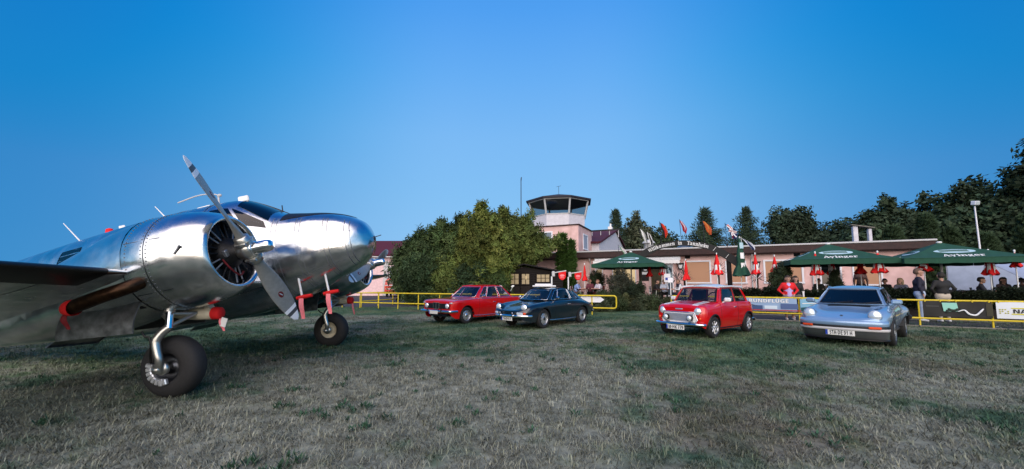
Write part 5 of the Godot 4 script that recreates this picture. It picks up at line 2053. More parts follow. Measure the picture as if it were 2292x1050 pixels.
func make_dark_coupe() -> void:
	var car := thing("parked_car", "dark green-blue rear-engined coupe with round headlights and chrome bumper, beside the red sedan", "car", V(1.25, 0, -13.84), deg_to_rad(-43.4), "classic cars on the grass")
	var K := coupe_shape(0.0, 0.0)
	car_shell(car, K, 2.21, 0.345, 0.31, M.car_green)
	coupe_top(car, M.car_green, M.glass, M.chrome)
	interior(car, 0.89, -0.3, 0.62, [0.6, -1.0])
	wheel_set(car, 2.21, 1.37, 0.31, 0.16, "steel", 0.06)
	var s: Shape
	for sd in [1, -1]:
		round_lamp(car, V(.560 * sd, .682, 1.875), .110, .14, .08 * sd, M.chrome, "headlight", .34, M.car_green)
		# indicator cluster with amber end, horn grille
		s = Shape.new()
		s.box(V(.505 * sd, .505, 2.005), V(.22, .075, .05), Basis(Vector3.UP, .42 * sd), .02)
		var ic := obj("front_lamp", s, M.lens, car)
		s = Shape.new()
		s.box(V(.632 * sd, .505, 1.925), V(.10, .072, .07), Basis(Vector3.UP, .75 * sd), .02)
		obj("indicator", s, M.amber, ic)
		s = Shape.new()
		s.box(V(.36 * sd, .50, 2.035), V(.12, .06, .03), Basis(Vector3.UP, .2 * sd), .01)
		obj("horn_grille", s, M.dark, car)
		s = Shape.new()
		s.tube(along_side(K, .78, -.76, .05, sd, .006), .014, 6)
		obj("sill_strip", s, M.chrome, car)
		s = Shape.new()
		s.bar(V(.805 * sd, .74, -.30), V(.805 * sd, .74, -.15), .03, .028, Vector3.UP, .008)
		obj("door_handle", s, M.chrome, car)
	for e in [1, -1]:
		var z: float = 2.07 if e == 1 else -2.16
		s = Shape.new()
		s.tube(smooth_path([V(-.74, .425, z - .36 * e), V(-.66, .425, z - .18 * e), V(-.45, .425, z - .05 * e), V(0, .425, z), V(.45, .425, z - .05 * e), V(.66, .425, z - .18 * e), V(.74, .425, z - .36 * e)], 5), .043, 8)
		var bp := obj("bumper", s, M.chrome, car)
		for x in [-.27, .27]:
			s = Shape.new()
			s.box(V(x, .46, z + .02 * e), V(.045, .15, .06), Basis(), .018)
			obj("overrider", s, M.chrome, bp)
	number_plate(car, "TA·AR 912 H", V(0, .33, 2.06), 0.0, .46)
	mirror(car, .74, .90, .50, M.chrome, .12, .09)
	door_lines(car, K, [.52, -.45], .05, .66)
	for x in [-.28, .25]:
		s = Shape.new()
		s.tube(path([V(x, .90, .80), V(x + .36, .97, .77)]), .007, 5)
		obj("wiper", s, M.black, car)


func coupe_top(car: Node3D, body: Material, glass: Material, frame: Material) -> void:
	greenhouse(car, [[.76, .665, .875], [.1, .70, .88], [-.55, .69, .885], [-1.10, .60, .885]], [[.28, .50, 1.235], [-.05, .535, 1.28], [-.45, .515, 1.262], [-.84, .45, 1.17]], 0.045, body, body, glass, [[.07, .20], [.225, .60], [.65, .90]], frame, 0.12, [0.03, 0.97])
	# sloping tail with its window
	var f := func(u: float, w: float) -> Vector3:
		var x := lerpf(-1.0, 1.0, w)
		var hw := lerpf(.46, .40, u)
		var y := 1.17 + 0.018 - 0.385 * pow(maxf(u, 0.0), 1.15) + .045 * (1 - x * x)
		return V(hw * x, y, lerpf(-.82, -1.76, u))
	var s := Shape.new()
	s.slab(f, 0, .09, 0, 1, .014, 2, 8)
	s.slab(f, .60, 1.0, 0, 1, .014, 6, 8)
	s.slab(f, .09, .60, 0, .13, .014, 5, 2)
	s.slab(f, .09, .60, .87, 1, .014, 5, 2)
	for sd in [0.0, 1.0]:
		var sx := -1.0 if sd == 0.0 else 1.0
		s.smooth()
		var rows := []
		for k in 9:
			var a: Vector3 = f.call(k / 8.0, sd)
			rows.append(PackedVector3Array([a, V(lerpf(.60, .62, k / 8.0) * sx, lerpf(.885, .76, k / 8.0), lerpf(-1.0, -1.66, k / 8.0))]))
		s.grid(rows)
	obj("tail_panel", s, body, car)
	s = Shape.new()
	s.sheet(f, .08, .61, .12, .88, 6, 8)
	obj("tail_window", s, glass, car)
	s = Shape.new()
	for k in 6:
		s.box(f.call(.68 + k * .04, .5) + V(0, .014, 0), V(.5, .012, .02))
	obj("engine_grille", s, M.dark, car)


func make_small_car() -> void:
	var car := thing("parked_car", "small red hatchback with white roof and white bonnet stripes", "car", V(5.69, 0.02, -11.33), deg_to_rad(-53.1), "classic cars on the grass")
	car.scale = V(1, 1.045, 1)
	var K := [
		[1.50, .50, .36, .545, .43, .56, .54, .54, .66, .46, .725, .25, .75, 0, .755], [1.45, .58, .29, .625, .41, .64, .56, .62, .71, .53, .78, .28, .805, 0, .81],
		[1.2, .62, .23, .68, .40, .695, .60, .665, .765, .54, .83, .28, .85, 0, .855], [.75, .63, .20, .69, .40, .705, .60, .675, .79, .56, .87, .28, .895, 0, .90],
		[.3, .63, .19, .69, .40, .705, .60, .69, .81, .62, .885, .3, .90, 0, .90], [-.9, .63, .20, .69, .40, .705, .60, .69, .80, .62, .87, .3, .88, 0, .88],
		[-1.35, .60, .25, .66, .41, .69, .58, .665, .78, .59, .85, .3, .86, 0, .86], [-1.54, .52, .34, .57, .43, .60, .55, .58, .69, .50, .77, .28, .79, 0, .79]]
	car_shell(car, K, 2.036, 0.305, 0.27, M.car_red)
	greenhouse(car, [[.64, .635, .865], [-.2, .665, .855], [-1.20, .625, .85]], [[.32, .525, 1.255], [-.3, .535, 1.268], [-1.03, .49, 1.245]], 0.10, M.car_red, M.car_white, M.glass, [[.12, .50], [.56, .88]], M.dark, 0.09)
	var s := Shape.new()
	var gut := [[.36, .535, 1.27], [-.3, .555, 1.285], [-1.1, .51, 1.26]]
	for sd in [1, -1]:
		s = Shape.new()
		s.tube(path([V(gut[0][1] * sd, gut[0][2], gut[0][0]), V(gut[1][1] * sd, gut[1][2], gut[1][0]), V(gut[2][1] * sd, gut[2][2], gut[2][0])]), .026, 6)
		obj("roof_gutter", s, M.car_white, car)
	interior(car, 0.895, -0.25, 0.60, [0.45, -1.1])
	wheel_set(car, 2.036, 1.26, 0.27, 0.17, "eight", -0.05)
	for sd in [1, -1]:
		round_lamp(car, V(.49 * sd, .665, 1.475), .092, .10, .06 * sd, M.chrome, "headlight", .10)
		round_lamp(car, V(.33 * sd, .50, 1.60), .073, 0.0, 0.0, M.black, "spot_lamp", .07)
		s = Shape.new()
		s.ball(V(.565 * sd, .49, 1.515), V(.035, .035, .02), Basis(), 10, 6)
		obj("indicator", s, M.amber, car)
		# bonnet stripe, laid on the hull
		s = Shape.new()
		s.slab(func(u: float, w: float) -> Vector3:
			var p := car_point(K, lerpf(1.47, .80, u), lerpf(.715, .805, w), [], 0, 0)
			return V(p.x * sd, p.y + .003, p.z), 0, 1, 0, 1, .002 * -sd, 14, 4)
		obj("bonnet_stripe", s, M.car_white, car)
		# black arch lips
		for a in [1.018, -1.018]:
			s = Shape.new()
			var pts := []
			for k in 15:
				var g := PI * k / 14.0
				var f: float = a + cos(g) * .312
				var y := .27 + sin(g) * .312
				var best := 0.0
				for q in 31:
					var p := car_point(K, f, q / 60.0, [], 0, 0)
					if p.y <= y:
						best = p.x
				pts.append(V((best + .012) * sd, y, f))
			s.tube(path(pts), .022, 6)
			obj("arch_lip", s, M.black, car)
		s = Shape.new()
		s.tube(along_side(K, .72, -.70, .04, sd, .006), .016, 6)
		obj("sill_strip", s, M.black, car)
		s = Shape.new()
		s.bar(V(.712 * sd, .74, -.25), V(.712 * sd, .74, -.13), .025, .025, Vector3.UP, .008)
		obj("door_handle", s, M.chrome, car)
	# grille with slats and its surround
	s = Shape.new()
	s.prism(PackedVector2Array([Vector2(-.41, .62), Vector2(.41, .62), Vector2(.48, .45), Vector2(.44, .40), Vector2(-.44, .40), Vector2(-.48, .45)]), .03, Transform3D(Basis(), V(0, 0, 1.505)))
	var gr := obj("grille", s, M.car_white, car)
	for k in 8:
		s = Shape.new()
		var y := .43 + k * .024
		s.box(V(0, y, 1.525), V(.80, .013, .03), Basis(V(1, 0, 0), .3), .004)
		obj("slat", s, M.rim, gr)
	s = Shape.new()
	s.tube(path([V(-.42, .64, 1.52), V(.42, .64, 1.52), V(.50, .45, 1.51), V(.45, .385, 1.52), V(-.45, .385, 1.52), V(-.50, .45, 1.51), V(-.42, .64, 1.52)]), .014, 6)
	obj("grille_surround", s, M.chrome, gr)
	s = Shape.new()
	s.box(V(0, .715, 1.508), V(.20, .03, .012), Basis(V(1, 0, 0), -.2), .005)
	obj("badge", s, M.rim, car)
	for e in [1, -1]:
		var z: float = 1.60 if e == 1 else -1.62
		s = Shape.new()
		s.tube(smooth_path([V(-.67, .345, z - .14 * e), V(-.58, .345, z - .02 * e), V(0, .345, z + .02 * e), V(.58, .345, z - .02 * e), V(.67, .345, z - .14 * e)], 4), .036, 8)
		obj("bumper", s, M.chrome, car)
	number_plate(car, "M·HK 779", V(-.05, .26, 1.635), 0.0, .50)
	mirror(car, .68, .88, .42, M.car_white, .17, .11)
	door_lines(car, K, [.62, -.38], .05, .64)
	for x in [-.3, .15]:
		s = Shape.new()
		s.tube(path([V(x, .905, .745), V(x + .30, 1.0, .70)]), .007, 5)
		obj("wiper", s, M.black, car)


func make_blue_coupe() -> void:
	var car := thing("parked_car", "light blue wide-hipped coupe with dark windscreen, nearest and farthest right of the cars", "car", V(9.15, 0.0, -10.33), deg_to_rad(-49.8), "classic cars on the grass")
	car.scale = V(1, 1.06, 1)
	var K := coupe_shape(0.035, 0.085)
	car_shell(car, K, 2.272, 0.345, 0.31, M.car_blue)
	coupe_top(car, M.car_blue, M.glass_dark, M.black)
	interior(car, 0.89, -0.3, 0.62, [0.6, -1.0])
	wheel_set(car, 2.272, 1.46, 0.31, 0.21, "five")
	var s: Shape
	for sd in [1, -1]:
		round_lamp(car, V(.592 * sd, .682, 1.885), .116, .16, .08 * sd, M.car_blue, "headlight", .34, M.car_blue)
		s = Shape.new()
		s.box(V(.60 * sd, .435, 2.065), V(.22, .05, .03), Basis(Vector3.UP, .34 * sd), .012)
		obj("indicator", s, M.amber, car)
		s = Shape.new()
		s.tube(along_side(K, .78, -.76, .06, sd, .0), .03, 6)
		obj("sill", s, M.grey_sill, car)
	# deep bumper: painted cap, black insert, grey apron
	var curve := func(z: float, w: float, y: float) -> PackedVector3Array:
		return smooth_path([V(-w, y, z - .46), V(-w * .97, y, z - .24), V(-w * .70, y, z - .07), V(0, y, z), V(w * .70, y, z - .07), V(w * .97, y, z - .24), V(w, y, z - .46)], 5)
	for q in [[.515, 2.12, .80, .055, M.car_blue, "bumper"], [.435, 2.11, .80, .045, M.black, "bumper_insert"], [.385, 2.12, .80, .030, M.trim, "bumper_strip"]]:
		s = Shape.new()
		var c0: PackedVector3Array = curve.call(q[1], q[2], q[0] + q[3])
		var c1: PackedVector3Array = curve.call(q[1] + .025, q[2] + .01, q[0])
		var c2: PackedVector3Array = curve.call(q[1], q[2], q[0] - q[3])
		var c3: PackedVector3Array = curve.call(q[1] - .12, q[2] - .04, q[0] + q[3])
		s.grid([c3, c0, c1, c2])
		obj(q[5], s, q[4], car)
	s = Shape.new()
	var rows := []
	for k in 6:
		var t := k / 5.0
		rows.append(curve.call(2.10 - .05 * t - .10 * t * t, .80 - .03 * t, .385 - .22 * t))
	s.grid(rows)
	obj("front_apron", s, M.grey_sill, car)
	s = Shape.new()
	s.tube(curve.call(1.98, .77, .16), .016, 6)
	obj("apron_lip", s, M.black, car)
	# rear bumper and tray spoiler
	s = Shape.new()
	s.tube(smooth_path([V(-.84, .48, -1.75), V(-.76, .48, -2.02), V(0, .48, -2.16), V(.76, .48, -2.02), V(.84, .48, -1.75)], 5), .07, 8)
	obj("rear_bumper", s, M.black, car)
	s = Shape.new()
	s.slab(func(u: float, w: float) -> Vector3: return V(lerpf(-.62, .62, w), .93 - .02 * u + .03 * pow(absf(2 * w - 1), 2.0), lerpf(-1.55, -2.05, u)), 0, 1, 0, 1, .03, 4, 8)
	obj("rear_spoiler", s, M.black, car)
	number_plate(car, "STA·DE 91 H", V(.0, .30, 2.10), 0.0, .52)
	mirror(car, .74, .88, .55, M.car_blue, .20, .11)
	door_lines(car, K, [.52, -.45], .05, .66)
	s = Shape.new()
	s.slab(func(u: float, w: float) -> Vector3:
		var x := lerpf(-1.0, 1.0, w)
		var p := car_point(K, lerpf(.92, .84, u), 0.999 - .16 * absf(x), [], 0, 0)
		return V(p.x * signf(x), p.y + .004, p.z), 0, 1, 0, 1, -.004, 2, 8)
	obj("cowl_vent", s, M.black, car)
	s = Shape.new()
	s.ball(V(0, .66, 1.79), V(.03, .008, .036), Basis(), 8, 4)
	obj("badge", s, M.dark, car)
	for x in [-.28, .25]:
		s = Shape.new()
		s.tube(path([V(x, .90, .84), V(x + .36, .95, .80)]), .007, 5)
		obj("wiper", s, M.black, car)


func make_terrace() -> void:
	var turn := deg_to_rad(WALL_TURN)
	var s := Shape.new()
	s.flat()
	var poly := [V(5.6, 0, -25.6), V(9.4, 0, -22.2), V(11.3, 0, -19.2), V(30.0, 0, -9.2), V(36.0, 0, -14.0), V(30.0, 0, -18.0), V(8.0, 0, -28.6)]
	var p2 := PackedVector2Array()
	for q in poly:
		p2.append(Vector2(q.x, -q.z))
	s.prism(p2, 0.35, Transform3D(Basis(V(1, 0, 0), V(0, 0, -1), V(0, 1, 0)), V(0, 0.175, 0)))
	tag(obj("terrace", s, M.concrete), "low paved beer-garden terrace before the restaurant", "terrace", "", "structure")
	railings()
	arch()
	big_umbrellas()
	red_umbrellas()
	banners()
	terrace_plants()
	furniture()
	small_things()


func pipe(parent: Node, called: String, pts: PackedVector3Array, r: float, m: Material) -> void:
	var s := Shape.new()
	s.tube(pts, r, 8)
	obj(called, s, m, parent)


# top rail, rounded end and bottom rail bent from one pipe
func rail_loop(d: Vector3, long: float, top: float, low: float) -> PackedVector3Array:
	var o := PackedVector3Array([d * long + V(0, top, 0), d * 0.12 + V(0, top, 0)])
	for k in 6:
		var a := PI / 2 * (k + 1) / 6.0
		o.append(d * (0.12 - 0.12 * sin(a)) + V(0, top - 0.12 + 0.12 * cos(a), 0))
	for k in 6:
		var a := PI / 2 * k / 6.0
		o.append(d * (0.12 - 0.12 * cos(a)) + V(0, low + 0.12 - 0.12 * sin(a), 0))
	o.append(d * 0.12 + V(0, low, 0))
	o.append(d * long + V(0, low, 0))
	return o


func railings() -> void:
	# left run, with a rounded end towards the entrance
	var e := V(4.70, 0, -17.44)
	var d := V(-0.931, 0, -0.366)
	var r := thing("yellow_railing", "yellow tubular railing on the left, ending in a rounded corner by the entrance", "railing", e, 0.0, "yellow railings")
	var n := 14
	pipe(r, "rail", rail_loop(d, 19.0, .88, .32), 0.034, M.yellow)
	for k in n:
		var t := 1.08 + k * 1.36
		pipe(r, "post", path([d * t + V(0, -0.02, -0.05), d * t + V(0, .86, -0.05)]), 0.030, M.yellow)
	# a second run going back to the paved yard
	var b := thing("yellow_railing", "yellow railing running back across the paved yard behind the left run", "railing", V(-9.1, 0, -23.4), 0.0, "yellow railings")
	pipe(b, "rail", path([V(0, .86, 0), V(1.9, .86, -6.2)]), 0.032, M.yellow)
	pipe(b, "rail", path([V(0, .36, 0), V(1.9, .36, -6.2)]), 0.032, M.yellow)
	for k in 5:
		pipe(b, "post", path([V(0.47, 0, -1.55) * k, V(0.47, 0, -1.55) * k + V(0, .86, 0)]), 0.03, M.yellow)
	# right run
	e = V(7.16, 0, -17.4)
	d = V(0.843, 0, 0.538)
	r = thing("yellow_railing", "yellow tubular railing on the right, hung with banners", "railing", e, 0.0, "yellow railings")
	pipe(r, "rail", rail_loop(d, 15.5, .88, .28), 0.030, M.yellow)
	for k in 10:
		var t := 1.36 + k * 1.64
		pipe(r, "post", path([d * t + V(0, -0.02, -0.05), d * t + V(0, .86, -0.05)]), 0.026, M.yellow)


func on_fence(t: float, y: float, out := 0.0) -> Transform3D:
	var d := V(0.843, 0, 0.538)
	var z := V(-0.538, 0, 0.843)
	return Transform3D(Basis(d, Vector3.UP, z), V(7.16, y, -17.4) + d * t + z * out)


func banners() -> void:
	var list := [
		[2.62, 4.55, "blue and white banner printed with large white letters, behind the small red car", 0],
		[4.65, 5.9, "pale blue and sea-green banner left of the blue coupe", 1],
		[7.97, 9.52, "black banner with a pale figure and white sweep, right of the blue coupe", 2],
		[9.60, 12.0, "white banner with black lettering between yellow lines, at the right edge", 3]]
	for b in list:
		var t := thing("banner", b[2], "banner", Vector3.ZERO, 0.0, "banners on the right railing")
		t.transform = on_fence((b[0] + b[1]) / 2.0, 0.33, 0.045)
		var w: float = b[1] - b[0]
		var h := 0.50
		var s := Shape.new()
		s.slab(func(u: float, v: float) -> Vector3: return V((u - .5) * w, .02 + v * h + .012 * sin(u * 9.0) * v, .012 * sin(u * 14.0) * sin(v * 3.0)), 0, 1, 0, 1, 0.004, 24, 4)
		var base: Material = [paint(Color(.56, .66, .78), .7), paint(Color(.50, .70, .80), .7), paint(Color(.03, .03, .035), .6), paint(Color(.84, .86, .88), .7)][b[3]]
		obj("sheet", s, base, t)
		for k in 5:
			s = Shape.new()
			var x := lerpf(-w / 2 + .06, w / 2 - .06, k / 4.0)
			s.box(V(x, h + .035, 0), V(.035, .07, .03), Basis(), .008)
			obj("tie", s, M.yellow, t)
		if b[3] == 0:
			lettering("words", "RUNDFLÜGE", .13, M.white, t, Transform3D(Basis(), V(.05, .42, .022)), .004, "Droid Sans", 700, 1.25)
			for q in [[-.55, .16, .8, .16, Color(.22, .32, .48)], [.12, .17, .42, .13, Color(.80, .86, .90)], [.72, .22, .55, .20, Color(.30, .38, .55)], [0.0, .06, 2.2, .035, Color(.70, .18, .20)]]:
				s = Shape.new()
				s.box(V(q[0], q[1], .018), V(q[2], q[3], .006))
				obj("print", s, paint(q[4], .7), t)
			s = Shape.new()
			s.slab(func(u: float, v: float) -> Vector3: return V(-.95 + .62 * u, .24 + .05 * sin(u * 3.0) - .03 * u + (v - .5) * .05 * (1.2 - u), .024), 0, 1, 0, 1, .003, 10, 2)
			obj("print", s, M.dark, t)
		elif b[3] == 1:
			s = Shape.new()
			s.slab(func(u: float, v: float) -> Vector3: return V((u - .5) * w * .98, .04 + v * (.15 + .03 * sin(u * 5.0)), .018), 0, 1, 0, 1, .003, 14, 2)
			obj("print", s, paint(Color(.10, .30, .32), .7), t)
			s = Shape.new()
			s.slab(func(u: float, v: float) -> Vector3: return V((u - .5) * w * .9, .33 + v * .03 + .02 * sin(u * 4.0), .018), 0, 1, 0, 1, .003, 14, 1)
			obj("print", s, M.white, t)
		elif b[3] == 2:
			s = Shape.new()
			s.slab(func(u: float, v: float) -> Vector3: return V(-.30 + .34 * u - .03 * v, .20 + .28 * v, .020), 0, 1, 0, 1, .003, 3, 3)
			obj("print", s, paint(Color(.55, .78, .72), .7), t)
			s = Shape.new()
			for k in 7:
				s.ball(V(-.22 + .055 * k, .20 + .06 * absf(sin(k * 1.9)), .026), V(.04, .06, .004), Basis(V(0, 0, 1), k * .6), 8, 4)
			obj("print", s, paint(Color(.05, .13, .10), .7), t)
			s = Shape.new()
			s.tube(smooth_path([V(.02, .20, .026), V(.16, .25, .026), V(.26, .13, .026), V(.40, .10, .026), V(.50, .20, .026), V(.58, .31, .026)], 5), [.012, .014, .016, .018, .02, .022, .024, .026, .028, .03, .03, .03, .03, .03, .028, .026, .026, .026, .026, .026, .026, .026, .026, .022, .018, .012], 6)
			obj("print", s, M.blade_white, t)
			s = Shape.new()
			s.box(V(-.55, .36, .018), V(.30, .022, .005))
			obj("print", s, paint(Color(.28, .28, .28), .7), t)
			s = Shape.new()
			s.slab(func(u: float, v: float) -> Vector3: return V(.64 + .14 * u, .08 + .40 * v, .018), 0, 1, 0, 1, .003, 2, 3)
			obj("print", s, paint(Color(.20, .19, .12), .7), t)
		else:
			var tx := lettering("words", "NATO-TIC", .12, M.ink, t, Transform3D(Basis(), V(-.40, .25, .022)), .004, "Droid Sans", 700, 1.25)
			tx.position.x = -w / 2 + .80
			for y in [.345, .165]:
				s = Shape.new()
				s.box(V(.1, y, .018), V(w - .4, .030, .005))
				obj("print", s, paint(Color(.80, .76, .20), .7), t)
			for k in 9:
				s = Shape.new()
				s.ball(V(-w / 2 + .07 + .055 * (k % 4), .19 + .055 * (k % 3), .02), V(.02, .02, .004), Basis(), 8, 4)
				obj("print", s, paint(Color(.68, .66, .22), .7), t)


func arch_frame() -> Transform3D:
	return Transform3D(Basis(Vector3.UP, deg_to_rad(-37.1)), V(8.2, 0, -24.8))


func arch() -> void:
	var fr := arch_frame()
	var a := thing("welcome_arch", "dark wooden arch board lettered in white over two posts at the entrance", "arch", fr.origin, deg_to_rad(-37.1))
	var top := [Vector2(-.95, 2.62), Vector2(-.55, 2.95), Vector2(.0, 3.36), Vector2(.65, 3.72), Vector2(1.6, 3.96), Vector2(2.8, 4.04), Vector2(4.1, 3.75), Vector2(4.8, 3.40), Vector2(5.4, 2.98), Vector2(5.85, 2.66)]
	var bot := [Vector2(-.58, 2.36), Vector2(-.22, 2.66), Vector2(.25, 2.98), Vector2(.8, 3.34), Vector2(1.65, 3.64), Vector2(2.8, 3.71), Vector2(3.95, 3.45), Vector2(4.52, 3.12), Vector2(5.0, 2.76), Vector2(5.48, 2.36)]
	var pl := PackedVector2Array()
	for k in top.size() - 1:
		for j in 4:
			pl.append(top[k].cubic_interpolate(top[k + 1], top[maxi(k - 1, 0)], top[mini(k + 2, 9)], j / 4.0))
	pl.append(top[9])
	for k in range(bot.size() - 1, 0, -1):
		for j in 4:
			pl.append(bot[k].cubic_interpolate(bot[k - 1], bot[mini(k + 1, 9)], bot[maxi(k - 2, 0)], j / 4.0))
	pl.append(bot[0])
	var s := Shape.new()
	s.prism(pl, 0.06)
	obj("arch_board", s, M.arch_board, a)
	for k in 2:
		s = Shape.new()
		var x: float = [0.02, 5.08][k]
		s.tube(path([V(x, -0.1, -0.12), V(x + .02, 1.2, -0.13), V(x, 3.1 if k == 0 else 2.9, -0.12)]), [0.10, 0.095, 0.09] if k == 0 else [0.14, 0.13, 0.12], 10)
		obj("post", s, M.post_wood if k == 0 else M.post_dark, a)
	# letters along the curve
	var mid := func(x: float) -> Vector2:
		var i := 0
		while i < 8 and x > (top[i + 1].x + bot[i + 1].x) / 2:
			i += 1
		var p0: Vector2 = (top[i] + bot[i]) / 2
		var p1: Vector2 = (top[i + 1] + bot[i + 1]) / 2
		var pm: Vector2 = (top[maxi(i - 1, 0)] + bot[maxi(i - 1, 0)]) / 2
		var pn: Vector2 = (top[mini(i + 2, 9)] + bot[mini(i + 2, 9)]) / 2
		return p0.cubic_interpolate(p1, pm, pn, clampf((x - p0.x) / (p1.x - p0.x), 0, 1))
	for w in [["Willkommen", 0.62, 2.26], ["in", 2.44, 2.66], ["Tannheim", 2.96, 4.10]]:
		var f := SystemFont.new()
		f.font_names = PackedStringArray(["Droid Serif"])
		f.font_weight = 700
		var total := f.get_string_size(w[0], HORIZONTAL_ALIGNMENT_LEFT, -1, 64).x
		var run := 0.0
		for c in w[0]:
			var cw := f.get_string_size(c, HORIZONTAL_ALIGNMENT_LEFT, -1, 64).x
			var x: float = lerpf(w[1], w[2], (run + cw / 2) / total)
			run += cw
			var p: Vector2 = mid.call(x)
			var q: Vector2 = mid.call(x + .05) - mid.call(x - .05)
			lettering("letter", c, 0.205, M.white, a, Transform3D(Basis(V(0, 0, 1), atan2(q.y, q.x)), V(p.x, p.y, 0.036)), 0.012, "Droid Serif", 700, 0.86)
	for q in [[4.42, 3.42, .9], [5.05, 2.98, .9]]:
		s = Shape.new()
		s.bar(V(q[0] - .08, q[1] - .10, .04), V(q[0] + .08, q[1] + .10, .04), .035, .02)
		obj("lamp_tube", s, M.white, a)
	# flags on and beside the arch
	var fl := [
		["white flag with a grey streak, leftmost of the pair on the arch's left shoulder", [8.27, 4.95, -24.6], [.30, -1.0], .24, [Color(.86, .87, .86), Color(.84, .85, .84), Color(.55, .56, .56)]],
		["white and black flag, right one of the pair on the arch's left shoulder", [8.60, 4.72, -24.35], [.26, -.95], .24, [Color(.86, .87, .86), Color(.08, .08, .09), Color(.75, .75, .75)]],
		["black, red and gold flag above the arch", [9.28, 5.25, -23.9], [.28, -1.02], .34, [Color(.05, .05, .05), Color(.72, .10, .06), Color(.78, .30, .08)]],
		["red, white and red flag on the middle of the arch", [10.24, 5.28, -23.2], [.28, -.85], .26, [Color(.62, .06, .12), Color(.80, .74, .78), Color(.62, .06, .14)]],
		["orange and yellow flag right of the red and white one", [11.35, 5.15, -22.6], [.30, -.90], .32, [Color(.70, .32, .12), Color(.78, .50, .22), Color(.66, .30, .14)]],
		["union flag in blue, white and red, right of the orange flag", [12.28, 4.85, -21.9], [.38, -.92], .40, [Color(.10, .12, .34), Color(.10, .12, .34), Color(.10, .12, .34)]],
		["blue and white striped flag at the arch's right end", [12.85, 3.98, -21.4], [.62, -.72], .36, [Color(.72, .74, .78), Color(.08, .16, .36), Color(.74, .76, .80)]],
		["white and green flag hanging left of the arch", [7.10, 3.95, -25.5], [.45, -.72], .30, [Color(.40, .55, .44), Color(.84, .85, .84), Color(.80, .76, .78)]]]
	for k in fl.size():
		var q: Array = fl[k]
		var o := V(q[1][0], q[1][1], q[1][2])
		var t := thing("flag", q[0], "flag", o, 0.0, "flags over the entrance")
		s = Shape.new()
		var foot := V(0.06, -1.35 if k != 6 else -.9, 0.0)
		s.tube(path([V(-.02, .06, 0), foot]), 0.014, 6)
		obj("flag_pole", s, M.slate if k != 6 else M.white, t)
		var dx: float = q[2][0] * .85
		var dy: float = q[2][1] * .85
		var wd: float = q[3] * 1.1
		var cloth := func(u: float, v: float) -> Vector3:
			# u across the folded width, v down
			return V(dx * v + wd * u * (0.25 + 0.75 * sin(PI * clampf(v * 0.8 + .12, 0, 1))) + .02 * sin(v * 9.0 + k), dy * v - 0.10 * u, .10 * sin(u * 7.0 + v * 3.0 + k) * v)
		for j in 3:
			s = Shape.new()
			s.slab(cloth, j / 3.0, (j + 1) / 3.0, 0, 1, .004, 3, 9)
			obj("cloth", s, paint(q[4][j], .85), t)
		if k == 5:
			for bar in [[.10, .9, .12, .88, Color(.85, .85, .86), .07], [.9, .1, .12, .88, Color(.85, .85, .86), .07], [.5, .5, 0.0, 1.0, Color(.86, .86, .86), .12], [.5, .5, 0.0, 1.0, Color(.72, .08, .12), .06], [.0, 1.0, .5, .5, Color(.86, .86, .86), .14], [.0, 1.0, .5, .5, Color(.72, .08, .12), .07]]:
				var pts := []
				for i in 7:
					var p: Vector3 = cloth.call(lerpf(bar[0], bar[1], i / 6.0), lerpf(bar[2], bar[3], i / 6.0))
					pts.append(p + V(0, 0, .012))
				s = Shape.new()
				for i in 6:
					s.bar(pts[i], pts[i + 1], bar[5], .006 if bar[5] > .065 else .012, V(0, 0, 1))
				obj("cross", s, paint(bar[4], .85), t)


